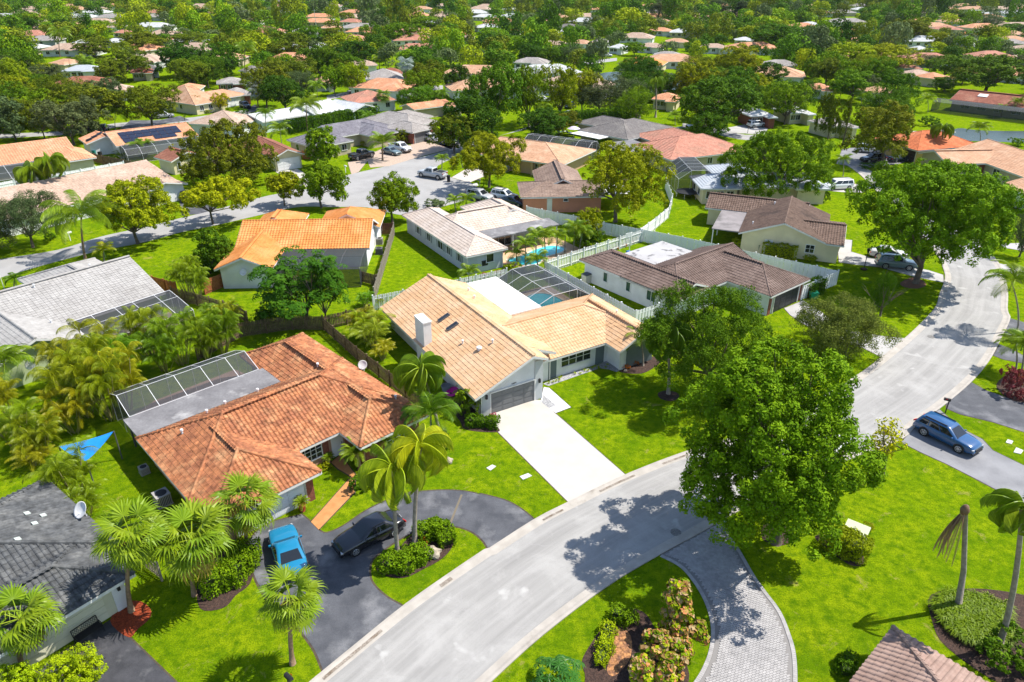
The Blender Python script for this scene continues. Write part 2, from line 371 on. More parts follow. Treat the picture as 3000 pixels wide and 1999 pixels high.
# ------------------------------------------------------------------ driveways and paths
def drive(name, pts, mat, z=0.016, soil=0.09):
    pts = list(pts); sheet('soil_shade_edge', grow(pts, soil), 0.005, M_SOIL_SHADE) if soil else None  # soil line round the drive, doubling as a painted shadow of the lawn edge
    return sheet(name, pts, z, mat)
DR1 = Ps('c', 100, 812, 440, 712, 490, 712, 590, 812, 1133, 1287, 912, 1390, 692, 1494, 152, 955)
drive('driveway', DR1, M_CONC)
drive('garden_path', Ps('c', 505, 615, 545, 620, 712, 768, 596, 812, 500, 735, 482, 720), mat('white_path', (0.62, 0.63, 0.64), (0.56, 0.57, 0.58), 1, 0.7), 0.020)
ISL = spline(Ps('f', 1255, 985, 1130, 915, 1030, 820, 1000, 740, 1010, 650, 1060, 590, 1200, 490, 1330, 420, 1460, 380, 1640, 370, 1780, 410, 1870, 480, 1908, 540), 4)
AL = spline(Ps('f', 640, 1462, 580, 1320, 500, 1205, 440, 1120, 300, 1000, 190, 890, 118, 745, 100, 650, 60, 560, 130, 420, 270, 335), 3) + Ps('f', 480, 283, 550, 340, 610, 402)
AU = spline(Ps('f', 610, 402, 670, 425, 800, 372, 1000, 240, 1250, 130, 1420, 105, 1630, 98, 1800, 118, 2000, 180) + Ps('g', 0, 122, 200, 172, 330, 240, 430, 322), 4)[1:]
MOUTH1 = [K1[i] for i in range(len(K1)) if frame_xy(K1[i])[0] > px('f', 640, 0)[0] and frame_xy(K1[i])[0] < px('f', 1250, 0)[0]]
MOUTH2 = [K1[i] for i in range(len(K1)) if frame_xy(K1[i])[0] > px('f', 1915, 0)[0] and frame_xy(K1[i])[0] < px('g', 425, 0)[0]]
DR2 = AL + AU + MOUTH2[::-1] + ISL[::-1] + MOUTH1[::-1]
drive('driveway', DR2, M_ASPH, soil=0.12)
sheet('driveway_seam', Ps('f', 1700, 130, 1716, 132, 1630, 350, 1612, 348), 0.021, mat('seam_sand', (0.15, 0.125, 0.09)))
drive('garden_path', Ps('f', 552, 340, 612, 400, 885, 115, 890, 30) + Ps('b', 895, 1290, 780, 1130, 705, 1190, 760, 1240, 860, 1300), mat('orange_path', (0.50, 0.24, 0.09), (0.42, 0.18, 0.06), 1.5, 0.7, 0.1, 30), 0.022)
DR3 = Ps('e', 545, 1300, 850, 1090, 990, 1225, 1345, 1568, 1900, 2150, 300, 2300, 270, 1568, 300, 1455)
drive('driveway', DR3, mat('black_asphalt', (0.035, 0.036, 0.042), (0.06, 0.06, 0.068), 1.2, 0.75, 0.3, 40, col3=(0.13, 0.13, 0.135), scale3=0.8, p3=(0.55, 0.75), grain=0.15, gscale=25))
DR5 = Ps('d', 1150, 1035, 1270, 912, 1350, 850, 1445, 785, 1600, 925, 1770, 1012, 1850, 1098, 2091, 1215, 2300, 1300, 2500, 1390) + Ps('h', 2700, 300, 2091, 190, 1960, 130, 1700, 0) + Ps('d', 1940, 1430, 1750, 1330, 1500, 1203, 1300, 1112)
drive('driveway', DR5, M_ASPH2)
drive('driveway', Ps('d', 1497, 742, 1690, 577, 1800, 640, 1950, 692, 2091, 737, 2600, 850, 2600, 1080, 2091, 957, 1850, 880, 1600, 820, 1500, 778), M_ASPH)
drive('driveway', Ps('d', 1855, 370, 1905, 288, 1970, 312, 2091, 375, 2300, 450, 2300, 480, 2091, 432, 1930, 400), M_ASPH)
drive('driveway', Ps('d', 1940, 225, 1978, 85, 2091, 118, 2300, 150, 2300, 260, 2091, 238), M_ASPH)
drive('driveway', Ps('F', 700, 1185, 830, 1132, 930, 1190) + Ps('d', 700, 170, 1000, 222, 1178, 240, 1003, 386, 830, 300, 560, 200, 400, 130, 300, 60) , M_CONC2)
drive('driveway', Ps('F', 1072, 800, 1108, 710, 1168, 716, 1160, 795, 1310, 840, 1700, 925, 1795, 955, 1800, 1008, 1600, 968, 1350, 900, 1200, 885, 1078, 868), M_CONC2)
drive('driveway', Ps('E', 45, 180, 250, 100, 330, 60, 480, 60, 500, 20, 720, 60, 780, 40, 800, 75, 600, 125, 460, 165, 330, 205, 200, 215, 180, 170, 120, 245, 70, 262), M_PAVE2)
drive('driveway', Ps('E', 885, 318, 760, 283, 850, 230, 940, 205, 1080, 212, 1010, 265), mat('pink_concrete', (0.50, 0.45, 0.41), (0.45, 0.40, 0.36), 1, 0.8))
drive('driveway', Ps('E', 870, 440, 900, 390, 1010, 395, 1150, 430, 1250, 470, 1200, 500, 1020, 470), M_ASPH)
drive('driveway', Ps('D', 1255, 545, 1240, 440, 1330, 430, 1450, 480, 1500, 500, 1370, 535), M_ASPH)
drive('driveway', Ps('D', 1900, 245, 2050, 225, 2180, 300, 2080, 370, 1950, 400, 2060, 330), M_CONC)
drive('driveway', Ps('B', 510, 965, 600, 950, 790, 985, 760, 1030, 640, 990), M_ASPH)
drive('driveway', Ps('A', 830, 890, 900, 830, 1100, 830, 1240, 800, 1310, 830, 1150, 850, 1040, 880, 900, 890), M_ASPH)
drive('driveway', Ps('A', 1690, 760, 1760, 720, 1780, 760, 1700, 790), M_ASPH)
drive('driveway', Ps('C', 1060, 1130, 1100, 1030, 1300, 1000, 1600, 1080, 1500, 1130, 1330, 1150, 1230, 1160), M_ASPH2)
drive('driveway', Ps('F', 1010, 375, 1140, 318, 1300, 350, 1240, 388, 1100, 384), M_CONC)
drive('driveway', Ps('C', 230, 895, 460, 855, 600, 870, 560, 930, 400, 920), M_CONC2)
drive('driveway', Ps('F', 2190, 740, 2353, 735, 2500, 740, 2500, 800, 2353, 790, 2200, 765), M_CONC2)
drive('driveway', Ps('F', 2130, 870, 2353, 900, 2500, 930, 2500, 980, 2300, 960, 2170, 910), M_CONC2)

# paver driveway: every stone is laid
PV = spline(Ps('g', 1408, 590, 1550, 662, 1650, 762, 1740, 900, 1800, 1050, 1820, 1200, 1800, 1350, 1750, 1480, 1690, 1580, 1560, 1760), 4)
PV2 = spline(Ps('g', 1882, 322, 1905, 440, 1990, 570) + Ps('h', 0, 752, 90, 880, 200, 1030, 270, 1200, 310, 1350, 320, 1568, 300, 1800), 4)
PVP = PV + PV2[::-1]
pv_root = sheet('paver_driveway', PVP, 0.008, mat('paver_joint_sand', (0.20, 0.19, 0.185)))
sheet('soil_shade_edge', grow(PVP, 0.14), 0.004, M_SOIL_SHADE)
INN = grow(PVP, -0.22)
def pavers():
    bw, bl = 0.235, 0.125; an = R_(20); ca, sa = math.cos(an), math.sin(an)
    xs = [q.x * ca + q.y * sa for q in PVP]; ys = [-q.x * sa + q.y * ca for q in PVP]; spots = []
    r = 0; y = min(ys)
    while y < max(ys):
        x = min(xs) - (bw / 2 if r % 2 else 0)
        while x < max(xs):
            wx, wy = x * ca - y * sa, x * sa + y * ca
            if in_poly(wx, wy, INN): spots.append((wx, wy))
            x += bw
        y += bl; r += 1
    mt = mat('grey_pavers', (0.31, 0.298, 0.295), (0.37, 0.355, 0.35), 1.0, 0.8, 0.1, 30, col3=(0.27, 0.26, 0.26), scale3=0.4, grain=0.14, gscale=3.5)
    hx, hy, hz = bw / 2 - 0.005, bl / 2 - 0.005, 0.03; c = 0.004
    T = np.array([(-hx, -hy, 0), (hx, -hy, 0), (hx, hy, 0), (-hx, hy, 0), (-hx + c, -hy + c, hz), (hx - c, -hy + c, hz), (hx - c, hy - c, hz), (-hx + c, hy - c, hz)], np.float32)
    Q = np.array([(4, 5, 6, 7), (0, 1, 5, 4), (1, 2, 6, 5), (2, 3, 7, 6), (3, 0, 4, 7)])
    Rm = np.array([[ca, -sa, 0], [sa, ca, 0], [0, 0, 1]], np.float32); T = T @ Rm.T
    vis = [s for s in spots if -20 < frame_xy((s[0], s[1], 0))[0] < 3020 and frame_xy((s[0], s[1], 0))[1] < 2010]
    vis.sort(key=lambda s: -frame_xy((s[0], s[1], 0))[1]); near = set(vis[:300])
    me = mesh_np('paving_stone', T, Q, mt); kb = MB()
    for edge, sg in ((PV, -1), (PV2, 1)):
        q = resample(offset(edge, sg * 0.12), int(arc(edge)[-1] / 0.135))
        for a, b in zip(q, q[1:]): kb.box(((a.x + b.x) / 2, (a.y + b.y) / 2, 0.022), ((b - a).length - 0.012, 0.225, 0.036), math.atan2(b.y - a.y, b.x - a.x))
    kb.build('edge_stones', mt, pv_root)['kind'] = 'stuff'
    for s in vis[:300]: put('paving_stone', me, pv_root, (s[0], s[1], 0.006 + random.uniform(-0.004, 0.006)))
    rest = np.array([(s[0], s[1], 0.006 + random.uniform(-0.004, 0.006)) for s in spots if s not in near], np.float32)
    V = (rest[:, None, :] + T[None]).reshape(-1, 3); F = (np.arange(len(rest))[:, None, None] * 8 + Q[None]).reshape(-1, 4)
    o = put('paving_stones', mesh_np('paving_stones', V, F, mt), pv_root); o['kind'] = 'stuff'
pavers()

# ------------------------------------------------------------------ planting beds, water
M_MULCH = mat('dark_mulch', (0.035, 0.022, 0.018), (0.07, 0.04, 0.03), 6, 0.95, 0.8, 18, grain=0.4, gscale=14)
M_RED = mat('red_mulch', (0.28, 0.05, 0.015), (0.18, 0.03, 0.01), 5, 0.95, 0.8, 18, grain=0.4, gscale=14)
M_STONE = mat('river_stones', (0.22, 0.22, 0.23), (0.40, 0.40, 0.41), 9, 0.85, 1.0, 12, grain=0.4, gscale=12)
def bed(poly, m, z=0.025, sm=4): return sheet('planting_bed', spline(poly, sm, True) if sm else poly, z, m)
bed(Ps('c', 500, 590, 700, 500, 870, 465, 985, 415, 1060, 460, 1110, 480, 1060, 498, 1000, 478, 930, 470, 860, 495, 540, 606), M_STONE, 0.025, 0)
bed(Ps('c', 500, 670, 600, 755, 545, 775, 490, 735), M_STONE, 0.024, 0)
bed(Ps('c', 1080, 480, 1200, 430, 1340, 380, 1420, 400, 1340, 470, 1250, 510, 1120, 505), M_MULCH)
bed(Ps('c', 1380, 660, 1450, 640, 1530, 660, 1535, 700, 1470, 722, 1395, 700), M_MULCH)
bed(Ps('e', 845, 1100, 960, 960, 1080, 950, 1155, 1010, 1150, 1080, 1060, 1160, 985, 1225), M_RED, 0.026)
bed(Ps('g', 800, 1400, 870, 1270, 990, 1100, 1090, 1015, 1200, 1005, 1300, 1060, 1380, 1200, 1500, 1330, 1590, 1400, 1560, 1620, 900, 1640, 820, 1500), M_MULCH, 0.024)
bed(Ps('g', 1040, 1180, 1130, 1170, 1180, 1250, 1160, 1400, 1050, 1520, 990, 1480, 1030, 1330), mat('leaf_litter', (0.42, 0.20, 0.08), (0.16, 0.08, 0.05), 3.5, 0.95, 0.8, 14, grain=0.5, gscale=9), 0.03)
bed(Ps('f', 1090, 740, 1060, 660, 1200, 560, 1350, 420, 1500, 370, 1640, 400, 1640, 520, 1560, 620, 1420, 700, 1260, 770), M_MULCH, 0.026)
bed(Ps('h', 490, 460, 570, 440, 700, 480, 860, 600, 850, 670, 760, 670, 620, 580), M_MULCH)
bed(Ps('h', 100, 360, 240, 350, 330, 430, 300, 500, 200, 520, 90, 470), M_MULCH)
bed(Ps('d', 1880, 590, 2000, 500, 2091, 520, 2200, 560, 2200, 720, 2091, 735, 1950, 690), M_MULCH)
bed(Ps('F', 1500, 1010, 1600, 970, 1680, 1020, 1620, 1050, 1530, 1040), mat('rusty_litter', (0.16, 0.06, 0.03), (0.1, 0.06, 0.03), 4, 0.95))
bed(Ps('f', -120, 1000, -20, 900, 80, 820, 110, 700, 60, 600, -100, 560, -300, 760, -300, 1000), M_MULCH, 0.02)
bed(Ps('h', 1380, 900, 1700, 850, 2091, 900, 2300, 1000, 2300, 1600, 1950, 1600, 1500, 1300, 1390, 1100), M_MULCH, 0.02)
bed(Ps('b', 1560, 600, 1650, 560, 1800, 760, 1870, 860, 1990, 930, 1960, 960, 1740, 940, 1690, 870, 1600, 760), M_MULCH, 0.022)
0 and bed(Ps('a', 30, 690, 420, 570, 700, 700, 950, 850, 900, 1050, 600, 1200, 300, 1400, -100, 1300, -100, 800), M_MULCH, 0.006)
sheet('patio', Ps('a', 1000, 850, 1180, 720, 1800, 480, 1900, 520, 1750, 640, 1150, 880), 0.03, mat('pink_patio', (0.50, 0.32, 0.25), (0.42, 0.26, 0.2), 1, 0.8))
# utility covers let into the lawns
for pts in (('c', 65, 1235, 110, 1210, 140, 1222, 95, 1255), ('c', 320, 1300, 385, 1275, 415, 1295, 345, 1325), ('d', 1950, 1040, 1965, 1015, 2008, 1030, 1995, 1052), ('d', 2010, 1115, 2030, 1078, 2086, 1100, 2065, 1128), ('E', 905, 330, 935, 322, 945, 340, 912, 345)):
    q = Ps(*pts); mb = MB().prism([(v.x, v.y) for v in q], 0.0, 0.05)
    o = mb.build('utility_cover', mat('cover_concrete', (0.55, 0.55, 0.5), (0.45, 0.45, 0.42), 2)); tag(o, 'pale concrete utility cover let into the lawn', 'cover', 'utility covers', auto=True, at=q[0])
def water_mat(name, c, c2, rough=0.06, sc=2.5):
    m = mat(name, c, c2, 0.6, rough, 0.12, sc, spec=0.5); return m
M_POOL = water_mat('pool_water', (0.04, 0.52, 0.62), (0.10, 0.62, 0.70))
M_LAKE = water_mat('lake_water', (0.018, 0.03, 0.012), (0.03, 0.045, 0.018), 0.25, 1.2)
sheet('lake', spline(Ps('C', 1840, 930, 1900, 885, 2050, 900, 2353, 905, 2700, 905, 2800, 990, 2353, 985, 2100, 975, 1950, 970), 4, True), 0.01, M_LAKE)
sheet('lake', spline(Ps('B', 1760, 520, 1900, 495, 2100, 510, 2280, 505, 2400, 560, 2300, 620, 2050, 640, 1850, 600), 4, True), 0.01, M_LAKE)
# ------------------------------------------------------------------ houses
M_WHITE = mat('white_paint', (0.78, 0.78, 0.77), (0.72, 0.72, 0.71), 1.5, 0.6, grain=0.03)
M_TRIM = mat('white_trim', (0.74, 0.73, 0.71), (0.66, 0.65, 0.63), 2, 0.6)
M_GLASS = mat('window_glass', (0.012, 0.016, 0.02), (0.03, 0.035, 0.04), 0.8, 0.06, spec=0.7)
M_ALU = mat('white_aluminium', (0.72, 0.72, 0.73), None, rough=0.4, spec=0.5)
M_DARKALU = mat('bronze_aluminium', (0.10, 0.10, 0.105), None, rough=0.45)
def wall_mat(name, c): return mat('stucco_' + name, c, tuple(v * 0.86 for v in c), 0.7, 0.85, 0.25, 35, grain=0.04)
def roof_mat(name, c, c2, c3=None, s3=0.35, p3=(0.5, 0.72), grain=0.22):
    return mat('roof_' + name, c, c2, 1.1, 0.8, 0.15, 25, spec=0.2, col3=c3, scale3=s3, p3=p3, grain=grain, gscale=3.0)
BRICKY = mat('red_brick', (0.26, 0.09, 0.06), (0.18, 0.06, 0.04), 6, 0.9, 0.6, 9)
TILE = {}
def tile_mesh(kind, w, ln, mt):
    key = (kind, w, ln, mt.name)
    if key in TILE: return TILE[key]
    if kind == 'barrel': pr = [(0, 0), (0.14, 0.042), (0.34, 0.062), (0.54, 0.042), (0.68, 0.0), (1.0, 0.0)]
    elif kind == 'low': pr = [(0, 0), (0.14, 0.022), (0.34, 0.032), (0.54, 0.022), (0.68, 0.0), (1.0, 0.0)]
    else: pr = [(0.0, -0.01), (0.03, 0.012), (0.97, 0.012), (1.0, -0.01)]
    n = len(pr); lip = dict(barrel=0.042, low=0.034, flat=0.034)[kind]
    V = [(x * w, -0.02, z + lip) for x, z in pr] + [(x * w, ln, z + 0.002) for x, z in pr] + [(x * w, -0.02, z + lip - 0.045) for x, z in pr]
    F = [(i, i + 1, n + i + 1, n + i) for i in range(n - 1)] + [(2 * n + i, 2 * n + i + 1, i + 1, i) for i in range(n - 1)]
    TILE[key] = (np.array(V, np.float32), np.array(F), mesh_np('roof_tile', V, F, mt)); return TILE[key]
HOUSES = []
class House:
    def __init__(s, name, origin, ang, label, roofm, wallm, short, tiles=None, cat='house', group=None, auto=False):
        s.root = empty(name, (origin[0], origin[1], 0), R_(ang)); s.o = Vector((origin[0], origin[1], 0)); s.ang = ang; s.c = math.cos(R_(ang)); s.s = math.sin(R_(ang))
        tag(s.root, label, cat, group, auto=auto); s.roofm = roofm; s.wallm = wallm; s.tiles = tiles; s.planes = []; s.caps = []; s.nw = 0; s.short = short
        s.fascia = MB(); s.walls = MB(); s.foot = []
        HOUSES.append(s)
    def W(s, u, v, z=0): return Vector((s.o.x + u * s.c - v * s.s, s.o.y + u * s.s + v * s.c, z))
    def L(s, q): x, y = q[0] - s.o.x, q[1] - s.o.y; return Vector((x * s.c + y * s.s, -x * s.s + y * s.c, q[2] if len(q) > 2 else 0))
    def box_of(s, pts): # bounding rectangle of survey readings in the house's own axes
        q = [s.L(p) for p in pts]; return min(a.x for a in q), min(a.y for a in q), max(a.x for a in q), max(a.y for a in q)
    def plane(s, pts):
        s.planes.append([Vector(p) for p in pts])
    def wing(s, axis, u0, v0, u1, v1, ze=2.6, pitch=0.42, ends='gg', over=0.55, ridge=0.5, walls=True, zw=0.0):
        s.nw += 1; e = s.nw * 0.004; s.foot.append((u0, v0, u1, v1))
        if axis == 'u': T = lambda a, b, z: Vector((a, b, z)); a0, a1, b0, b1 = u0, u1, v0, v1
        else: T = lambda a, b, z: Vector((b, a, z)); a0, a1, b0, b1 = v0, v1, u0, u1
        br = b0 + (b1 - b0) * ridge; zr = ze + pitch * (br - b0); ze2 = zr - pitch * (b1 - br)
        h0 = (b1 - b0) / 2 if ends[0] == 'h' else 0; h1 = (b1 - b0) / 2 if ends[1] == 'h' else 0
        if a1 - a0 < h0 + h1: k = (a1 - a0) / (h0 + h1 + 1e-9); h0 *= k; h1 *= k
        r0 = T(a0 + h0, br, zr); r1 = T(a1 - h1, br, zr)
        fl = (lambda q: q) if axis == 'u' else (lambda q: [q[1], q[0]] + q[:1:-1])
        s.plane(fl([T(a0, b0, ze), T(a1, b0, ze), r1, r0])); s.plane(fl([T(a1, b1, ze2), T(a0, b1, ze2), r0, r1]))
        s.caps.append((r0, r1))
        for hx, aa, rr, sg in ((h0, a0, r0, 1), (h1, a1, r1, -1)):
            if hx > 0:
                q = [T(aa, b1, ze2), T(aa, b0, ze), rr] if sg > 0 else [T(aa, b0, ze), T(aa, b1, ze2), rr]
                s.plane(fl(q)); s.caps.append((T(aa, b0, ze), rr)); s.caps.append((T(aa, b1, ze2), rr))
                s.edge(T(aa, b0, ze), T(aa, b1, ze2))
            else:
                s.edge(T(aa, b0, ze), rr); s.edge(rr, T(aa, b1, ze2))
        s.edge(T(a0, b0, ze), T(a1, b0, ze)); s.edge(T(a0, b1, ze2), T(a1, b1, ze2))
        if walls:
            o = over + e; A0, A1, B0, B1 = a0 + o, a1 - o, b0 + o, b1 - o; t = 0.02
            za = ze + pitch * o - 0.16; zb = ze2 + pitch * o - 0.16; zp = zr - 0.16
            base = [T(A0, B0, 0), T(A1, B0, 0), T(A1, B1, 0), T(A0, B1, 0)]; top = [T(A0, B0, za), T(A1, B0, za), T(A1, B1, zb), T(A0, B1, zb)]
            V = base + top; F = [(0, 1, 5, 4), (2, 3, 7, 6)]
            zp2 = lambda h: zp if h == 0 else None
            if h1 == 0: V.append(T(A1, br, zp)); F += [(1, 2, 6, len(V) - 1, 5)]
            else: F += [(1, 2, 6, 5)]
            if h0 == 0: V.append(T(A0, br, zp)); F += [(3, 0, 4, len(V) - 1, 7)]
            else: F += [(3, 0, 4, 7)]
            if axis == 'v': F = [f[::-1] for f in F]
            s.walls.add(V, F)
        return zr
    def edge(s, a, b):
        s.fascia.bar(a - Vector((0, 0, 0.11)), b - Vector((0, 0, 0.11)), 0.05, 0.2)
    def flat(s, name, u0, v0, u1, v1, z, mt, th=0.16, parent=None, slope=0.0):
        mb = MB(); mb.slab([(u0, v0, z), (u1, v0, z), (u1, v1, z + slope), (u0, v1, z + slope)], th); s.foot.append((u0, v0, u1, v1))
        return mb.build(name, mt, parent or s.root)
    def post(s, u, v, z1, mt=None, w=0.12): return MB().box((u, v, z1 / 2), (w, w, z1)).build('post', mt or M_TRIM, s.root)
    def face(s, u, v, rz, name, w, h, z, frame=M_ALU, glass=M_GLASS, cols=1, rows=1, proud=0.0, shutters=None):
        # a window set on the wall at (u, v), looking along angle rz in the house's axes
        M = Matrix.Translation((u, v, z)) @ Matrix.Rotation(R_(rz), 4, 'Z'); fb = MB(); f = 0.07
        def bx(mb, c, d): mb.box(None, d, M=M @ Matrix.Translation(c))
        x = 0.03 + proud
        bx(fb, (x, 0, h + f / 2), (0.09, w + 2 * f, f)); bx(fb, (x + 0.02, 0, -f / 2), (0.13, w + 2 * f + 0.1, f))
        bx(fb, (x, -w / 2 - f / 2, h / 2), (0.09, f, h)); bx(fb, (x, w / 2 + f / 2, h / 2), (0.09, f, h))
        for i in range(1, cols): bx(fb, (x - 0.005, -w / 2 + w * i / cols, h / 2), (0.06, 0.05, h))
        for i in range(1, rows): bx(fb, (x - 0.008, 0, h * i / rows), (0.055, w, 0.045))
        o = fb.build(name, frame, s.root); g = MB(); bx(g, (proud + 0.008, 0, h / 2), (0.016, w, h)); g.build('pane', glass, o)
        if shutters:
            for sg in (-1, 1):
                k = MB(); bx(k, (0.03, sg * (w / 2 + f + 0.2), h / 2), (0.05, 0.36, h + 0.1)); k.build('shutter', shutters, s.root)
        return o
    def panel(s, u, v, rz, name, w, h, z, mt, th=0.06, lines=0, parent=None):
        M = Matrix.Translation((u, v, z)) @ Matrix.Rotation(R_(rz), 4, 'Z'); g = MB(); n = max(lines, 1)
        for i in range(n): g.box(None, (th, w, h / n - (0.02 if lines else 0)), M=M @ Matrix.Translation((th / 2, 0, h * (i + 0.5) / n)))
        return g.build(name, mt, parent or s.root)
    def garage(s, u, v, rz, w, h, mt):
        M = Matrix.Translation((u, v, 0.02)) @ Matrix.Rotation(R_(rz), 4, 'Z'); g = MB()
        for sg in (-1, 1): g.box(None, (0.12, 0.1, h + 0.1), M=M @ Matrix.Translation((0.05, sg * (w / 2 + 0.06), h / 2)))
        g.box(None, (0.12, w, 0.1), M=M @ Matrix.Translation((0.05, 0, h + 0.05)))
        o = g.build('garage_door', M_TRIM, s.root); n = 4; k = max(2, round(w / 1.2))
        me = MB(); ph = h / n; pw = w / k
        me.box((0.02, 0, 0), (0.04, pw - 0.015, ph - 0.015)); me.box((0.045, 0, 0), (0.02, pw - 0.2, ph - 0.18)); mm = me.mesh('door_panel', mt)
        for i in range(n):
            for j in range(k):
                q = put('door_panel', mm, o); q.matrix_local = M @ Matrix.Translation((0.0, -w / 2 + pw * (j + 0.5), ph * (i + 0.5)))
        return o
    def done(s, individual=False, w=0.30, ex=0.36, capr=0.11):
        s.walls.build('wall', s.wallm, s.root)
        if s.fascia.v: s.fascia.build('fascia', M_TRIM, s.root)
        slab = MB()
        for pl in s.planes: slab.slab([p - Vector((0, 0, 0.0)) for p in pl], 0.14)
        roof = slab.build('roof', s.roofm, s.root); s.roof = roof
        mats = []                                    # placement of every tile: origin, eu, ev, en, width scale
        kind, solid = (s.tiles or 'rows'), s.tiles is not None
        V = []; F = []
        for pl in s.planes:
            eu = (pl[1] - pl[0]).normalized(); nn = (pl[1] - pl[0]).cross(pl[-1] - pl[0]).normalized()
            if nn.z < 0: nn = -nn
            ev = nn.cross(eu).normalized(); o = pl[0]
            poly = [((p - o).dot(eu), (p - o).dot(ev)) for p in pl]; vm = max(q[1] for q in poly); r = 0
            while r * ex < vm - 0.05:
                vv = r * ex; vt = min(vv + ex * 0.5, vm - 0.02); xs = []
                for i in range(len(poly)):
                    (x0, y0), (x1, y1) = poly[i], poly[(i + 1) % len(poly)]
                    if (y0 <= vt < y1) or (y1 <= vt < y0): xs.append(x0 + (x1 - x0) * (vt - y0) / (y1 - y0))
                if len(xs) >= 2:
                    a, b = min(xs), max(xs); ln = min(ex * 1.08, vm - vv)
                    if solid:
                        x = math.floor(a / w) * w
                        while x < b - 0.02:
                            xa, xb = max(x, a), min(x + w, b)
                            if xb - xa > 0.04: mats.append((o + eu * xa + ev * vv + nn * 0.004, eu, ev, nn, (xb - xa) / w))
                            x += w
                    else:
                        base = len(V)
                        for (xx, yy, zz) in ((a, vv - 0.01, 0.06), (b, vv - 0.01, 0.06), (b, vv + ln, 0.006), (a, vv + ln, 0.006), (a, vv - 0.01, 0.015), (b, vv - 0.01, 0.015)):
                            V.append(tuple(o + eu * xx + ev * yy + nn * zz))
                        F += [(base, base + 1, base + 2, base + 3), (base + 4, base + 5, base + 1, base)]
                r += 1
        if solid:
            TV, TF, tm = tile_mesh(kind, w, ex * 1.1, s.roofm)
            Rz = Matrix.Rotation(R_(s.ang), 4, 'Z'); sel = set()
            if individual:
                camv = Vector((0, 0, CAM_H)); sc_ = []
                for i, (o, eu, ev, nn, k) in enumerate(mats):
                    wq = s.W(o.x, o.y, o.z); d = camv - wq; fx, fy = frame_xy(wq)
                    if not (0 < fx < 3000 and 0 < fy < 1999) or k < 0.7: continue
                    sc_.append((max((Rz.to_3x3() @ nn).dot(d), 0) / d.length ** 3, i))
                sc_.sort(reverse=True); sel = set(i for _, i in sc_[:300])
                for i in sel:
                    o, eu, ev, nn, k = mats[i]; q = put('roof_tile', tm, roof)
                    q.matrix_local = Matrix.Translation(o) @ Matrix((eu * k, ev, nn)).transposed().to_4x4()
            rest = [m for i, m in enumerate(mats) if i not in sel]
            O = np.array([m[0] for m in rest], np.float32); U = np.array([m[1] * m[4] for m in rest], np.float32); E = np.array([m[2] for m in rest], np.float32); N = np.array([m[3] for m in rest], np.float32)
            jit = rng.normal(0, 0.004, (len(rest), 1)).astype(np.float32); O = O + N * jit
            VV = O[:, None] + TV[None, :, 0, None] * U[:, None] + TV[None, :, 1, None] * E[:, None] + TV[None, :, 2, None] * N[:, None]
            FF = (np.arange(len(rest))[:, None, None] * len(TV) + TF[None]).reshape(-1, 4)
            t = put('roof_tiles', mesh_np('roof_tiles', VV.reshape(-1, 3), FF, s.roofm), roof); t['kind'] = 'stuff'
        elif V:
            t = put('roof_courses', mesh_np('roof_courses', V, F, s.roofm), roof); t['kind'] = 'stuff'
        if capr:
            mb = MB(); cm = None
            if individual: cm = MB(); cm.tube([(0, 0, 0), (0.40, 0, 0.02)], [capr, capr * 1.15], 8); cm = cm.mesh('ridge_cap', s.roofm)
            for a, b in s.caps:
                L = (b - a).length
                if L < 0.3: continue
                n = max(1, round(L / 0.38)); d = (b - a) / n
                for i in range(n):
                    if cm is not None:
                        x = d.normalized(); y = Vector((0, 0, 1)).cross(x).normalized(); z = x.cross(y)
                        q = put('ridge_cap', cm, roof); q.matrix_local = Matrix.Translation(a + d * i + Vector((0, 0, 0.02))) @ Matrix((x, y, z)).transposed().to_4x4()
                    else: mb.tube([a + d * i, a + d * (i + 1.04)], [capr, capr * 1.12], 6)
            if mb.v: q = mb.build('ridge_caps', s.roofm, roof); q['kind'] = 'stuff'
        return s
    def vent(s, u, v, name='roof_vent', mt=None, r=0.07, h=0.4):
        z = s.z_at(u, v); MB().lathe([(r, 0), (r, h * 0.7), (r * 1.7, h * 0.72), (r * 1.5, h)], 8, (u, v, z)).build(name, mt or M_ALU, s.root)
    def z_at(s, u, v):
        best = 0
        for pl in s.planes:
            if in_poly(u, v, pl):
                nn = (pl[1] - pl[0]).cross(pl[2] - pl[0]); best = max(best, pl[0].z - (nn.x * (u - pl[0].x) + nn.y * (v - pl[0].y)) / nn.z)
        return best
def cage(house, name, label, rails, cols, group=None, mt=None, short=None):
    """screened pool enclosure: rails = polylines (front to back) of points in the house's axes; panels between neighbours"""
    mt = mt or M_ALU
    root = empty(name, house.root.location, house.root.rotation_euler.z); tag(root, label, 'pool enclosure')
    barm = {}
    def bar(a, b, w=0.07):
        MB().bar(a, b, w * 0.52).build('frame_bar', mt, root)
    for i in range(len(rails)):
        for j in range(len(rails[0]) - 1): bar(rails[i][j], rails[i][j + 1])
    for j in range(len(rails[0])):
        for i in range(len(rails) - 1): bar(rails[i][j], rails[i + 1][j], 0.06)
    for i in range(len(rails) - 1):
        for j in range(len(rails[0]) - 1):
            q = [rails[i][j], rails[i][j + 1], rails[i + 1][j + 1], rails[i + 1][j]]
            MB().add(q, [(0, 1, 2, 3)]).build('screen_panel', screen_mat(), root)
    for k in (0, -1):                                # end walls
        for j in range(1, len(rails[0]) - 1):
            p = Vector(rails[k][j]); bar(p, Vector((p.x, p.y, 0)), 0.06)
        poly = [Vector(p) for p in rails[k]]
        MB().add(poly + [Vector((poly[-1].x, poly[-1].y, 0.05)), Vector((poly[0].x, poly[0].y, 0.05))], [tuple(range(len(poly) + 2))]).build('screen_panel', screen_mat(), root)
    return root

V3 = Vector
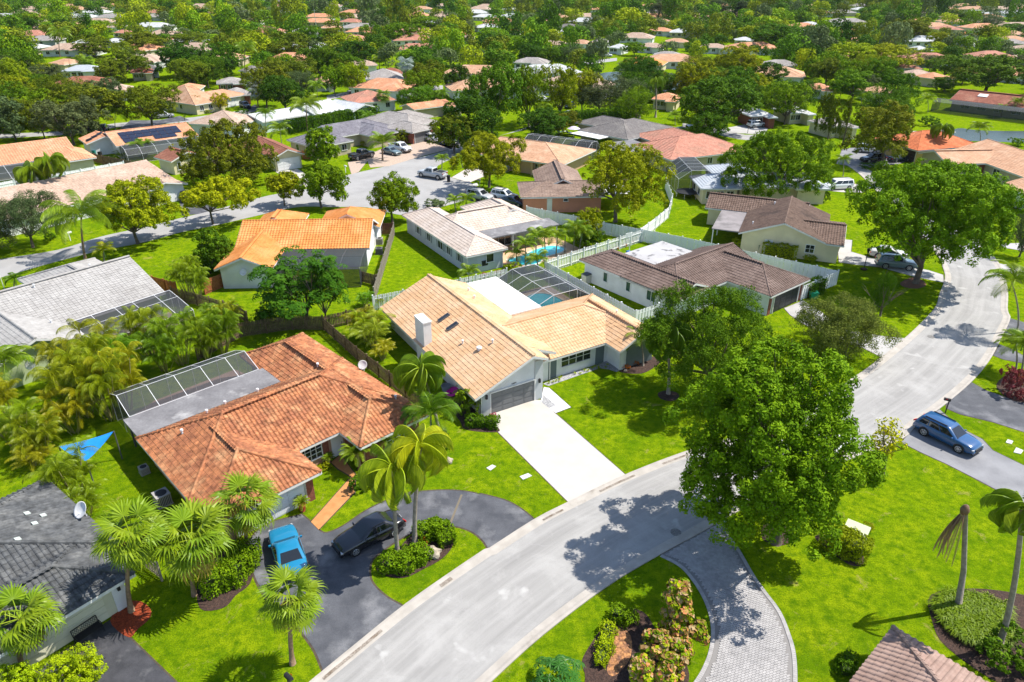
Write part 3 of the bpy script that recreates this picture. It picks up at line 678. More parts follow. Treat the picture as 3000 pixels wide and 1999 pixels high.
# ---- tan tiled house in the middle
M_T1 = roof_mat('tan', (0.575, 0.365, 0.21), (0.53, 0.315, 0.165), (0.635, 0.44, 0.285), 0.5, (0.45, 0.75), 0.12)
H1 = House('house', (-1.824, 50.646), 31, 'white house with tan tiled roof, chimney and grey double garage', M_T1, wall_mat('white', (0.74, 0.75, 0.76)), 'tan tiled house', 'low')
PT = 0.43
def h1_left():
    s = H1; zr = 4.80; ur = 3.9; uL = -1.75; zl = zr - PT * (ur - uL); v0, v1 = -0.62, 20.2
    s.plane([(uL, v1, zl), (uL, v0, zl), (ur, v0, zr), (ur, v1, zr)])
    zz = lambda u: zr - PT * (u - ur)
    s.plane([(5.35, v0, zz(5.35)), (5.35, 1.6, zz(5.35)), (ur, 1.6, zr), (ur, v0, zr)])
    s.plane([(7.5, 1.35, zz(7.5)), (7.5, 4.6, zz(7.5)), (5.35, 4.6, zz(5.35)), (5.35, 1.35, zz(5.35))])
    s.plane([(5.35, 1.6, zz(5.35)), (5.35, 4.6, zz(5.35)), (ur, 4.6, zr), (ur, 1.6, zr)])
    s.plane([(8.3, 4.6, zz(8.3)), (8.3, v1, zz(8.3)), (ur, v1, zr), (ur, 4.6, zr)])
    s.caps.append((V3((ur, v0, zr)), V3((ur, v1, zr))))
    for a, b in (((uL, v0, zl), (uL, v1, zl)), ((uL, v0, zl), (ur, v0, zr)), ((ur, v0, zr), (5.35, v0, zz(5.35))), ((uL, v1, zl), (ur, v1, zr)), ((ur, v1, zr), (8.3, v1, zz(8.3))), ((5.35, v0, zz(5.35)), (5.35, 1.35, zz(5.35))), ((5.35, 1.35, zz(5.35)), (7.5, 1.35, zz(7.5)))): s.edge(V3(a), V3(b))
    h = lambda u: (zr - PT * abs(u - ur)) - 0.16
    a, b, c, d = -0.85, 5.2, 0.0, 19.6
    s.walls.add([(a, c, 0), (b, c, 0), (b, c, h(b)), (ur, c, h(ur)), (a, c, h(a))], [(0, 1, 2, 3, 4)])
    s.walls.add([(a, c, 0), (a, c, h(a)), (a, d, h(a)), (a, d, 0)], [(0, 1, 2, 3)])
    s.walls.add([(b, c, 0), (b, 4.6, 0), (b, 4.6, h(b)), (b, c, h(b))], [(0, 1, 2, 3)])
    s.walls.add([(a, d, 0), (a, d, h(a)), (ur, d, h(ur)), (8.0, d, h(8.0)), (8.0, d, 0)], [(0, 1, 2, 3, 4)])
    s.walls.add([(8.0, d, 0), (8.0, d, h(8)), (8.0, 4.6, h(8)), (8.0, 4.6, 0)], [(0, 1, 2, 3)])
    s.walls.add([(b, 2.2, 0), (7.3, 2.2, 0), (7.3, 2.2, h(7.3)), (b, 2.2, h(b))], [(0, 1, 2, 3)])
    s.foot.append((uL, v0, 8.3, v1))
h1_left()
H1.wing('u', 5.0, 1.62, 19.0, 11.3, 2.5, 0.375, 'gh', 0.62)
H1.wing('v', 13.35, -0.5, 18.7, 8.0, 2.5, 0.52, 'gg', 0.75)
H1.done(True, 0.31, 0.40)
H1.flat('flat_roof', 8.28, 10.6, 12.0, 19.9, 3.0, mat('white_flat_roof', (0.76, 0.74, 0.72), (0.70, 0.67, 0.64), 0.8, 0.7, col3=(0.5, 0.45, 0.42), scale3=0.9, p3=(0.66, 0.8)))
for u in (8.6, 11.8):
    for v in (13, 16.5, 19.6): H1.post(u, v, 2.85)
H1.garage(2.18, -0.01, -90, 4.3, 2.05, mat('grey_door', (0.16, 0.165, 0.17), None, rough=0.5))
for u in (-0.42, 4.78): H1.panel(u, -0.012, -90, 'pillar', 0.8, 2.3 if u < 0 else 3.9, 0, mat('pale_grey_paint', (0.50, 0.52, 0.53), (0.46, 0.48, 0.49), 2, 0.7), 0.10)
M_LAMP = mat('black_lamp', (0.02, 0.02, 0.022), None, rough=0.4)
for u in (-0.45, 4.8): H1.panel(u, -0.12, -90, 'wall_lamp', 0.16, 0.36, 1.75, M_LAMP, 0.16)
M_SLATE = mat('slate_panel', (0.14, 0.175, 0.185), (0.12, 0.15, 0.16), 1, 0.7)
H1.panel(7.75, 2.24, -90, 'wall_panel', 0.95, 2.2, 0.05, M_SLATE, 0.03)
H1.face(10.4, 2.22, -90, 'window', 3.3, 1.15, 0.95, M_ALU, M_GLASS, 4, 2)
H1.panel(13.2, 2.24, -90, 'wall_panel', 1.0, 2.2, 0.05, M_SLATE, 0.03)
H1.panel(16.4, 0.24, -90, 'wall_panel', 3.2, 2.3, 0.05, M_SLATE, 0.03)
H1.panel(14.25, 0.24, -90, 'pillar', 0.35, 2.4, 0, M_WHITE, 0.08)
def lettering(txt, house, u, v, z, rz, size, mt, name='house_number', parent=None):
    cu = bpy.data.curves.new(name, 'FONT'); cu.body = txt; cu.size = size; cu.extrude = 0.01; cu.align_x = 'CENTER'
    t = bpy.data.objects.new('tmp', cu); me = bpy.data.meshes.new_from_object(t); bpy.data.objects.remove(t); me.materials.append(mt); me.name = name
    o = put(name, me, parent or house.root); o.matrix_local = Matrix.Translation((u, v, z)) @ Matrix.Rotation(R_(rz), 4, 'Z') @ Matrix.Rotation(R_(90), 4, 'Y') @ Matrix.Rotation(R_(90), 4, 'Z'); return o
lettering('10074', H1, 2.3, -0.02, 2.28, -90, 0.2, M_DARKALU)
# chimney, skylights, vents
ch = MB(); ch.box2((-1.55, 9.6, 0), (-0.75, 11.5, 4.85)); ch.box2((-1.60, 9.55, 4.85), (-0.70, 11.55, 4.98)); ch.build('chimney', M_WHITE, H1.root)
MB().lathe([(0.02, 0), (0.42, 0.12), (0.45, 0.16)], 12, (0, 0, 0)).build('chimney_vent', M_ALU, H1.root, True, (-1.15, 12.0, 1.6))
for u, v in ((1.55, 11.7), (1.45, 9.7)):
    z = H1.z_at(u, v); q = MB(); q.box((0, 0, 0.05), (1.25, 0.5, 0.16)); o = q.build('skylight', M_DARKALU, H1.root, loc=(u, v, z + 0.05)); o.rotation_euler = (0, -math.atan(PT), 0)
    g = MB(); g.box((0, 0, 0.14), (1.1, 0.38, 0.02)); g.build('pane', M_GLASS, o)
for u, v in ((0.9, 6.6), (2.6, 4.1), (6.2, 14.2), (6.9, 16.8), (16.9, 4.6)): H1.vent(u, v)
M_BALL = M_ALU; H1.vent(1.4, 4.4, 'roof_vent', M_ALU, 0.16, 0.35)
c1 = cage(H1, 'pool_enclosure', 'pool enclosure with dark screens behind the tan tiled white house', [[V3((12.2, v, 2.6)), V3((14.2, v, 3.4)), V3((17.2, v, 3.4)), V3((19.2, v, 2.2)), V3((19.25, v, 0.05))] for v in (11.6, 13.7, 15.8, 17.9, 20.0)], 4)
H1W = lambda u, v, z=0: H1.W(u, v, z)
sheet('patio', [H1W(8.3, 10.5), H1W(19.6, 10.5), H1W(19.6, 20.6), H1W(8.3, 20.6)], 0.02, mat('patio_tan', (0.50, 0.38, 0.28), (0.44, 0.33, 0.24), 1, 0.8))
def pool(pts, label):
    pts = spline(pts, 5, True); cop = grow(pts, 0.28); mb = MB(); n = len(pts)
    V = [(q.x, q.y, 0.10) for q in cop] + [(q.x, q.y, 0.10) for q in pts] + [(q.x, q.y, -0.2) for q in pts] + [(q.x, q.y, 0.0) for q in cop]; F = []
    for i in range(n): j = (i + 1) % n; F += [(i, j, n + j, n + i), (n + i, n + j, 2 * n + j, 2 * n + i), (3 * n + i, 3 * n + j, j, i)]
    o = mb.add(V, F).build('swimming_pool', mat('pool_coping', (0.62, 0.56, 0.48), (0.55, 0.5, 0.43), 3), fix=True)
    w = put('water', mesh_np('water', [(q.x, q.y, 0.05) for q in pts], [t for t in tessellate_polygon([[V3((q.x, q.y, 0)) for q in pts]])], M_POOL), o)
    if w.data.polygons[0].normal.z < 0: w.data.flip_normals()
    tag(o, label, 'swimming pool'); return o
pool([H1W(13.4, 13.2), H1W(16.2, 12.4), H1W(18.2, 14.0), H1W(18.2, 18.0), H1W(16.4, 19.2), H1W(14.2, 17.6)], 'small swimming pool under the screened enclosure of the tan tiled house')

for u_, v_, h_ in ((-0.9, -0.1, 2.2), (-0.9, 19.4, 2.2), (14.0, 0.2, 2.3), (7.45, 2.15, 2.9)): MB().bar((u_, v_, 0.05), (u_, v_, h_), 0.08).build('downpipe', M_TRIM, H1.root)
# ---- red tiled house, lower left
M_T2 = roof_mat('red', (0.40, 0.16, 0.07), (0.26, 0.10, 0.05), (0.54, 0.31, 0.155), 0.7, (0.5, 0.85), 0.38)
H2 = House('house', (-13.40, 39.71), 44, 'brick house with weathered red tiled roof and white garage door', M_T2, wall_mat('peach', (0.52, 0.30, 0.20)), 'red tiled house', 'barrel')
H2.wing('u', -7.8, 3.25, 10.0, 13.1, 2.4, 0.47, 'hh', 0.6)
H2.wing('v', -7.75, -0.05, 0.1, 8.0, 2.42, 0.46, 'hg', 0.6)
H2.wing('v', 3.6, 0.45, 9.95, 20.0, 2.41, 0.46, 'hh', 0.6)
H2.done(True, 0.30, 0.38, 0.13)
H2.flat('flat_roof', -7.7, 12.9, 4.5, 16.1, 2.6, mat('grey_flat_roof', (0.20, 0.195, 0.20), (0.14, 0.135, 0.14), 0.6, 0.85, col3=(0.42, 0.41, 0.40), scale3=0.35, p3=(0.55, 0.7), grain=0.12, gscale=6), 0.18)
for u in (-7.4, -4, 0): H2.post(u, 15.9, 2.45, M_DARKALU)
H2.garage(-3.6, 0.53, -90, 5.0, 2.1, mat('white_door', (0.68, 0.70, 0.74), None, rough=0.5))
H2.panel(-0.75, 0.5, -90, 'brick_pier', 0.65, 2.25, 0, BRICKY, 0.08)
H2.panel(-0.54, 2.0, 0, 'brick_wall', 2.6, 2.2, 0, BRICKY, 0.05); H2.panel(4.25, 2.4, 180, 'brick_wall', 2.6, 2.2, 0, BRICKY, 0.05); H2.panel(6.8, 1.02, -90, 'brick_wall', 5.0, 2.2, 0, BRICKY, 0.05)
H2.face(1.3, 3.82, -90, 'window', 1.8, 1.2, 0.7, M_ALU, M_GLASS, 4, 3)
H2.panel(2.55, 3.82, -90, 'brick_pier', 0.5, 2.2, 0, BRICKY, 0.08)
dr = H2.panel(3.55, 3.82, -90, 'front_door', 1.0, 2.05, 0.02, M_WHITE, 0.07); H2.panel(3.92, 3.74, -90, 'handle', 0.05, 0.14, 1.0, M_LAMP, 0.05, parent=dr)
H2.face(7.0, 0.97, -90, 'window', 1.6, 1.2, 0.8, M_ALU, M_GLASS, 3, 2)
for u, v in ((-5.5, 9.6), (-3.0, 11.2), (-1.2, 12.2), (1.5, 12.1), (6.5, 11.0), (9.0, 3.5)): H2.vent(u, v)
H2.face(-7.13, 10, 180, 'window', 1.2, 1.0, 0.9)
cage(H2, 'pool_enclosure', 'pool enclosure with white bars behind the red tiled house', [[V3((u, 16.12, 2.62)), V3((u, 18.5, 3.5)), V3((u, 20.7, 2.7)), V3((u, 20.75, 0.05))] for u in (-7.2, -4.9, -2.7, -0.5, 1.7, 3.5)], 3)

# ---- dark grey tiled house, bottom left
M_T3 = roof_mat('charcoal', (0.095, 0.098, 0.10), (0.06, 0.063, 0.066), (0.15, 0.15, 0.145), 0.6, (0.48, 0.75), 0.35)
H3 = House('house', (-22.06, 30.18), 52, 'cream house with charcoal barrel tiled roof and a black bench', M_T3, wall_mat('cream', (0.62, 0.60, 0.42)), 'charcoal tiled house', 'barrel')
H3.wing('v', -13.5, 3.2, 0.75, 13.2, 2.5, 0.33, 'hh', 0.5)
H3.wing('u', -12.0, -0.05, 0.2, 5.9, 2.42, 0.36, 'gh', 0.6)
H3.done(True, 0.32, 0.38, 0.12)
H3.panel(-0.7, 0.56, -90, 'pillar', 0.75, 2.1, 0, M_WHITE, 0.06); H3.panel(-0.7, 0.47, -90, 'wall_lamp', 0.16, 0.34, 1.55, M_LAMP, 0.14)
H3.panel(-4.4, 0.56, -90, 'wall_panel', 5.6, 1.95, 0.05, mat('cream_door', (0.66, 0.64, 0.47), (0.62, 0.6, 0.44), 1), 0.03, 4)
for u, v in ((-1.8, 9.0), (-1.2, 8.3), (-1.9, 7.6), (-3.2, 6.3)):
    z = H3.z_at(u, v); q = MB(); q.box((0, 0, 0.08), (0.3, 0.36, 0.05)); o = q.build('patched_tile', mat('pale_tile', (0.42, 0.46, 0.42)), H3.root, loc=(u, v, z + 0.02)); o.rotation_euler = (0.0, 0.3, 0)

# ---- brown roof corner, bottom right
M_T4 = roof_mat('mauve_brown', (0.30, 0.20, 0.165), (0.24, 0.16, 0.13), (0.35, 0.25, 0.21), 0.6, (0.4, 0.8), 0.12)
H4 = House('house', (20.2, 26.37), 42, 'house whose mauve brown tiled roof corner shows at the bottom edge', M_T4, wall_mat('cream', (0, 0, 0)), 'mauve roof corner', 'barrel')
H4.wing('u', -9.0, -7.0, 0.0, 0.0, 2.6, 0.42, 'hh', 0.6)
H4.done(True, 0.34, 0.40, 0.13)

# ---- grey tiled house, left
M_T5 = roof_mat('pale_grey', (0.335, 0.32, 0.305), (0.28, 0.265, 0.25), (0.39, 0.375, 0.355), 0.5, (0.4, 0.8), 0.14)
H5 = House('house', (-37.67, 70.44), 51, 'pale green house with long pale grey tiled roof at the left edge', M_T5, wall_mat('pale_green', (0.44, 0.52, 0.30)), 'long grey roof', 'flat')
H5.wing('u', -26.0, 0.0, 0.25, 13.8, 2.5, 0.36, 'gg', 0.5)
H5.wing('v', -18.2, -4.75, -9.7, 5.0, 2.5, 0.38, 'gg', 0.5)
H5.wing('v', -8.4, 9.0, 0.0, 16.4, 2.5, 0.36, 'gh', 0.5)
H5.done(True, 0.42, 0.36, 0.13)
for u, v in ((-3.5, 8.3), (-9.8, 6.2), (-11, 0.2)): H5.vent(u, v)
cage(H5, 'pool_enclosure', 'long pool enclosure along the grey tiled house on the left', [[V3((u, 0.0, 2.62)), V3((u, -0.95, 3.0)), V3((u, -2.5, 2.7)), V3((u, -5.4, 2.0)), V3((u, -5.45, 0.05))] for u in (-9.7, -7.8, -5.5, -3.7, -1.4, 0.3)], 4)
sheet('patio', [H5.W(-9.7, 0.4), H5.W(0.3, 0.4), H5.W(0.3, -5.5), H5.W(-9.7, -5.5)], 0.02, mat('patio_tan', (0, 0, 0)))

# ---- orange tiled house
M_T6 = roof_mat('orange', (0.60, 0.245, 0.07), (0.53, 0.195, 0.05), (0.66, 0.33, 0.13), 0.4, (0.45, 0.8), 0.12)
H6 = House('house', (-34.54, 84.4), 2.5, 'white house with bright orange tiled roofs and grey screened patio', M_T6, wall_mat('white', (0, 0, 0)), 'orange tiled house', 'barrel')
H6.wing('u', 0.0, -1.0, 16.7, 8.8, 2.6, 0.45, 'gg', 0.5)
H6.wing('v', -0.35, -7.5, 6.3, 4.5, 2.6, 0.42, 'gg', 0.5)
H6.wing('v', 0.0, 7.0, 6.2, 13.5, 2.6, 0.5, 'gh', 0.5)
H6.wing('v', 8.6, 7.0, 17.0, 14.5, 2.6, 0.45, 'gh', 0.5)
H6.done(False, 0.36, 0.42)
H6.panel(16.2, 7.0, 0, 'wall_panel', 1.2, 2.0, 0, M_TRIM, 0.04)
cage(H6, 'pool_enclosure', 'dark screened patio in front of the orange tiled house', [[V3((u, -1.05, 2.6)), V3((u, -4.2, 2.75)), V3((u, -7.2, 2.3)), V3((u, -7.25, 0.05))] for u in (6.4, 8.9, 11.4, 13.9, 16.3)], 3, mt=M_DARKALU)

# ---- white tiled house with curved pool
M_T7 = roof_mat('bone', (0.52, 0.43, 0.36), (0.46, 0.375, 0.31), (0.58, 0.50, 0.44), 0.5, (0.4, 0.8), 0.12)
H7 = House('house', (-15.38, 97.77), 31, 'pale grey house with bone coloured tiled roof and curved pool', M_T7, wall_mat('pale_grey', (0.52, 0.56, 0.60)), 'bone roofed house', 'flat')
H7.wing('v', -0.2, -19.35, 5.7, 0.1, 2.6, 0.45, 'hh', 0.5)
H7.wing('u', 0.2, -12.6, 15.7, -4.3, 2.6, 0.44, 'hh', 0.5)
H7.wing('v', 8.6, -10.0, 15.6, -0.8, 2.6, 0.45, 'gh', 0.5)
H7.done(False, 0.42, 0.40)
H7.flat('flat_roof', 5.2, -15.0, 16.5, -12.2, 2.62, mat('grey_flat_roof', (0, 0, 0)), 0.16, slope=0.16)
H7.flat('flat_roof', 3.3, -2.8, 5.3, -0.4, 2.95, M_T7, 0.2)
for u in (5.6, 9.2, 12.8, 16.2): H7.post(u, -14.8, 2.5)
for v, w in ((-4.2, 0.9), (-7.6, 1.0), (-11.2, 1.4), (-13.6, 0.9), (-16.6, 0.9)): H7.face(0.3, v, 180, 'window', w, 1.1, 1.0, M_ALU, M_GLASS, 2, 1, shutters=mat('grey_shutter', (0.25, 0.28, 0.31)))
H7.face(3.4, -18.86, -90, 'window', 1.0, 1.0, 1.1); H7.face(9.0, -12.1, -90, 'sliding_door', 3.0, 2.0, 0.1, M_ALU, M_GLASS, 3)
for u_, v_ in ((0.25, -18.9), (5.2, -18.9), (0.25, -0.5)): MB().bar((u_, v_, 0.05), (u_, v_, 2.5), 0.08).build('downpipe', M_TRIM, H7.root)
sheet('patio', [H7.W(5.3, -12), H7.W(17.4, -12), H7.W(17.6, -19.2), H7.W(7.0, -20.4), H7.W(5.3, -17)], 0.02, mat('patio_orange', (0.62, 0.40, 0.25), (0.55, 0.34, 0.2), 1, 0.8))
pool([H7.W(*q) for q in ((7.0, -17.2), (9.4, -17.0), (11.6, -16.0), (14.4, -15.6), (15.8, -17.0), (14.6, -18.4), (11.8, -18.7), (9.6, -20.2), (7.6, -19.6))], 'curved turquoise swimming pool beside the bone roofed house')

# ---- dark brown tiled house, right of the middle
M_T8 = roof_mat('dark_brown', (0.165, 0.115, 0.095), (0.125, 0.085, 0.07), (0.22, 0.16, 0.135), 0.5, (0.45, 0.8), 0.2)
H8 = House('house', (8.07, 80.14), 39, 'white house with dark brown tiled roof inside a white fence', M_T8, wall_mat('white', (0, 0, 0)), 'dark brown roof', 'barrel')
H8.wing('v', 0.0, -15.0, 5.6, 0.0, 2.6, 0.40, 'gh', 0.5)
H8.wing('u', 0.0, -15.2, 15.0, -6.6, 2.6, 0.40, 'hg', 0.5)
H8.wing('v', 8.3, -20.75, 16.0, -8.0, 2.6, 0.42, 'hh', 0.5)
H8.done(False, 0.34, 0.40)
H8.flat('flat_roof', 5.0, -8.0, 12.0, -2.6, 3.0, mat('stained_flat_roof', (0.42, 0.41, 0.41), (0.36, 0.35, 0.35), 0.5, 0.8, col3=(0.10, 0.095, 0.10), scale3=0.7, p3=(0.58, 0.66)), 0.2)
for v, w in ((-4.0, 0.6), (-7.6, 0.6), (-11.0, 1.2), (-13.6, 1.2)): H8.face(0.5, v, 180, 'window', w, 1.1, 0.95, M_ALU, mat('green_glass', (0.03, 0.07, 0.06), (0.05, 0.1, 0.08), 1, 0.1), 2 if w > 1 else 1, 1)
H8.garage(12.3, -20.25, -90, 4.8, 2.1, mat('black_door', (0.03, 0.032, 0.036), None, rough=0.5))
H8.panel(9.2, -20.24, -90, 'brick_pier', 0.5, 2.2, 0, BRICKY, 0.06); H8.panel(15.3, -20.24, -90, 'brick_pier', 0.4, 2.2, 0, BRICKY, 0.06)

# ---- cream house with mottled brown roof, right
M_T9 = roof_mat('mottled_brown', (0.17, 0.115, 0.09), (0.13, 0.085, 0.065), (0.06, 0.045, 0.04), 0.28, (0.55, 0.75), 0.25)
H9 = House('house', (30.48, 91.12), -23, 'cream gabled house with mottled brown roof and carport patio', M_T9, wall_mat('butter', (0.72, 0.64, 0.42)), 'mottled brown roof', 'barrel')
H9.wing('v', 0.0, -1.25, 10.9, 12.0, 2.6, 0.37, 'gg', 0.45)
H9.plane([(10.85, -1.3, 2.6), (12.9, -1.3, 2.6), (12.9, 3.6, 3.85), (7.5, 3.6, 3.85)]); H9.plane([(12.9, 8.6, 2.6), (10.85, 8.6, 2.6), (7.5, 3.6, 3.85), (12.9, 3.6, 3.85)]); H9.caps.append((V3((7.5, 3.6, 3.85)), V3((12.9, 3.6, 3.85))))
for a_, b_ in (((10.85, -1.3, 2.6), (12.9, -1.3, 2.6)), ((12.9, -1.3, 2.6), (12.9, 3.6, 3.85)), ((12.9, 3.6, 3.85), (12.9, 8.6, 2.6))): H9.edge(V3(a_), V3(b_))
H9.walls.add([(10.3, -0.78, 0), (12.4, -0.78, 0), (12.4, 8.1, 0), (12.4, -0.78, 2.6), (12.4, 3.6, 3.7), (12.4, 8.1, 2.6), (10.3, -0.78, 2.6), (10.3, 8.1, 0), (10.3, 8.1, 2.6)], [(0, 1, 3, 6), (1, 2, 5, 4, 3), (2, 7, 8, 5)])
H9.wing('u', -6.0, 8.4, 8.0, 15.0, 2.6, 0.40, 'gg', 0.45)
H9.done(False, 0.34, 0.42)
H9.flat('flat_roof', -3.6, -0.6, 0.3, 9.6, 2.55, mat('patio_roof_grey', (0.26, 0.235, 0.235), (0.20, 0.18, 0.18), 0.7, 0.8, col3=(0.1, 0.095, 0.09), scale3=0.4), 0.14, slope=0.0)
for v in (-0.4, 4.5): H9.post(-3.4, v, 2.42, M_TRIM)
H9.panel(3.9, -0.78, -90, 'side_door', 1.0, 2.0, 0.02, M_TRIM, 0.06); H9.face(9.0, -0.80, -90, 'window', 1.0, 1.0, 1.0, M_ALU, M_GLASS, 2, 2)
for u, v in ((3.4, 9.5), (1.4, 1.5)): H9.vent(u, v)

# ---- salmon walled house
M_T10 = roof_mat('taupe', (0.25, 0.175, 0.14), (0.19, 0.13, 0.10), (0.32, 0.23, 0.18), 0.5, (0.45, 0.8), 0.2)
H10 = House('house', (1.3, 106.85), 3, 'salmon pink house with taupe brown flat tiled roof', M_T10, wall_mat('salmon', (0.62, 0.26, 0.17)), 'salmon pink house', 'flat')
H10.wing('u', 0.0, -0.5, 13.0, 8.2, 2.6, 0.30, 'hg', 0.5)
H10.wing('v', 3.0, 3.0, 10.8, 15.5, 2.6, 0.46, 'gg', 0.5)
H10.done(False, 0.42, 0.42)
H10.panel(4.5, 0.0, -90, 'side_door', 0.8, 2.2, 0.0, M_TRIM, 0.05); H10.face(7.0, 0.0, -90, 'window', 0.6, 0.35, 1.8)
H10.flat('flat_roof', 12.9, 1.0, 17.5, 7.5, 2.5, mat('white_flat_roof', (0, 0, 0)), 0.14)
for u, v in ((17.2, 1.3), (17.2, 7.0)): H10.post(u, v, 2.36)

# ---- tan house with columns
M_T11 = roof_mat('sand', (0.53, 0.31, 0.19), (0.45, 0.25, 0.15), (0.60, 0.40, 0.27), 0.5, (0.45, 0.8), 0.15)
H11 = House('house', (-0.44, 131.87), -31, 'tan house with sand tiled hip roof and porch columns', M_T11, wall_mat('tan', (0.55, 0.36, 0.20)), 'columned sand house', 'flat')
H11.wing('u', -6.5, 0.0, 10.8, 14.4, 2.6, 0.27, 'gh', 0.9)
H11.done(False, 0.45, 0.42)
for u in (-3.5, -0.5, 1.5, 4.6, 6.2, 9.6): H11.post(u, 0.35, 2.5, wall_mat('tan', (0, 0, 0)), 0.4)
for u, w in ((0.6, 1.7), (5.4, 0.9), (8.2, 1.2)): H11.face(u, 0.9, -90, 'window', w, 1.2, 0.8, M_ALU, M_GLASS, 2, 2)
cage(H11, 'pool_enclosure', 'arched pool enclosure behind the sand roofed house with columns', [[V3((u, 14.6, 2.6)), V3((u, 16.4, 3.5)), V3((u, 18.6, 3.3)), V3((u, 20.0, 2.2)), V3((u, 20.1, 0.05))] for u in (-5.5, -2.6, 0.3, 3.2, 6.1, 9.0)], 4)
# ------------------------------------------------------------------ houses further back
RM = dict(
    peach=roof_mat('peach', (0.60, 0.30, 0.17), (0.52, 0.24, 0.13), (0.66, 0.38, 0.24)), beige=roof_mat('beige', (0.47, 0.34, 0.26), (0.41, 0.29, 0.22), (0.52, 0.40, 0.32)),
    brown=roof_mat('red_brown', (0.24, 0.10, 0.065), (0.19, 0.075, 0.05), (0.3, 0.15, 0.1)), slate=roof_mat('slate_metal', (0.20, 0.19, 0.215), (0.16, 0.15, 0.17), (0.25, 0.24, 0.26)),
    grey=roof_mat('warm_grey', (0.34, 0.31, 0.29), (0.28, 0.255, 0.24), (0.4, 0.37, 0.35)), white=roof_mat('white', (0.55, 0.56, 0.565), (0.47, 0.48, 0.485), (0.6, 0.6, 0.6), grain=0.08),
    pink=roof_mat('pink', (0.50, 0.24, 0.17), (0.43, 0.19, 0.13), (0.35, 0.20, 0.14)), dgrey=roof_mat('dark_grey', (0.19, 0.175, 0.165), (0.15, 0.135, 0.13), (0.24, 0.22, 0.2)),
    terra=roof_mat('terracotta', (0.55, 0.16, 0.06), (0.47, 0.13, 0.05), (0.6, 0.22, 0.1)), metal=roof_mat('silver_metal', (0.42, 0.45, 0.49), (0.37, 0.40, 0.44), (0.46, 0.49, 0.52), grain=0.05),
    tan=M_T11, rust=roof_mat('rust', (0.30, 0.11, 0.07), (0.24, 0.085, 0.055), (0.36, 0.17, 0.11)), orange=M_T6)
RW = dict(peach='peach', beige='beige', brown='red brown', slate='slate grey ribbed', grey='warm grey', white='white', pink='faded pink', dgrey='dark grey', terra='terracotta', metal='silver metal', tan='sand', rust='rust red', orange='orange')
WM = dict(cream=wall_mat('cream2', (0.66, 0.58, 0.38)), white=wall_mat('white', (0, 0, 0)), mint=wall_mat('mint', (0.60, 0.70, 0.64)), brick=BRICKY, tan=wall_mat('tan2', (0.50, 0.42, 0.30)), yellow=wall_mat('yellow', (0.62, 0.44, 0.16)), grey=wall_mat('grey2', (0.5, 0.5, 0.48)))
def direc(a, b): return math.degrees(math.atan2(b[1] - a[1], b[0] - a[0]))
def wins(h, u0, u1, v, rz=-90, n=3, w=1.1):
    for i in range(n): h.face(u0 + (u1 - u0) * (i + 0.5) / n, v, rz, 'window', w, 1.1, 0.95, M_ALU, M_GLASS, 2)
def corner_house(F, Rt, Lf, roof, wall, label, short, ends='hh', axis='u', pitch=0.36, extra=(), nwin=3, ang=None, tiles=None):
    a = direc(F, Rt) if ang is None else ang; h = House('house', F, a, label, RM[roof], WM[wall], short, tiles)
    L = (Vector(Rt) - Vector(F)).length; D = h.L(Lf).y if not isinstance(Lf, (int, float)) else Lf
    h.wing(axis, 0, 0, L, D, 2.6, pitch, ends, 0.5)
    for e in extra: h.wing(*e)
    h.done(False, 0.45, 0.42, 0.10); wins(h, 0.8, L - 0.8, 0.5, -90, nwin); wins(h, 0, 0, D * 0.35, 180, 0)
    h.face(0.5, D * 0.35, 180, 'window', 1.1, 1.1, 0.95); h.face(0.5, D * 0.7, 180, 'window', 1.1, 1.1, 0.95)
    h.dim = (L, D); return h
z6 = 2.6
L1 = House('house', (-81.0, 128.9), 42, 'cream house with peach tiled roof at the left edge', RM['peach'], WM['cream'], 'left edge peach roof', 'barrel')
L1.wing('u', -26, 4.3, 3.6, 19, 2.6, 0.29, 'gg'); L1.wing('v', -0.6, 0, 5.4, 10, 2.6, 0.33, 'hg'); L1.done(False, 0.45, 0.45)
cage(L1, 'pool_enclosure', 'pool enclosure beside the peach roofed house at the left edge', [[V3((u, 4.2, 2.6)), V3((u, 1.5, 3.2)), V3((u, -2, 2.6)), V3((u, -4.5, 2.0)), V3((u, -4.5, 0.05))] for u in (-24, -19, -14, -9, -4)], 4)
pool([L1.W(-20, 0), L1.W(-10, 0.5), L1.W(-9, -2.5), L1.W(-19, -3)], 'blue swimming pool in the enclosure at the left edge')
L2 = House('house', (-55.0, 116.0), 53, 'white house with long beige tiled roof behind the coconut palm', RM['beige'], WM['white'], 'long beige roof', 'flat')
L2.wing('u', -26, 0, 0, 18, 2.6, 0.235, 'gg'); L2.wing('v', -7.2, -2.5, 0.2, 6, 2.55, 0.26, 'gg'); L2.done(False, 0.4, 0.40)
L3 = House('house', (-61.7, 129.1), 53, 'small cream outbuilding with red brown tiled roof', RM['brown'], WM['cream'], 'small cream outbuilding', 'barrel')
L3.wing('v', 0, 0, 6.6, 6.0, 2.6, 0.36, 'gg'); L3.done(False, 0.4, 0.42); L3.face(1.6, 0.5, -90, 'window', 0.6, 1.3, 0.8)
L4 = House('house', (-43.8, 131.6), 38, 'cream gabled house with red brown roof and white garage door', RM['brown'], WM['cream'], 'white garage gable', 'barrel')
L4.wing('v', -0.3, 0, 5.9, 16, 2.6, 0.42, 'gg'); L4.wing('u', -9, 6, 2, 14, 2.6, 0.34, 'hg'); L4.done(False, 0.4, 0.42); L4.garage(2.8, 0.52, -90, 4.2, 2.1, M_WHITE)
L5 = House('house', (-77.9, 141.7), 40, 'white house with solar panels on its peach roof', RM['peach'], WM['white'], 'house with solar panels', 'flat')
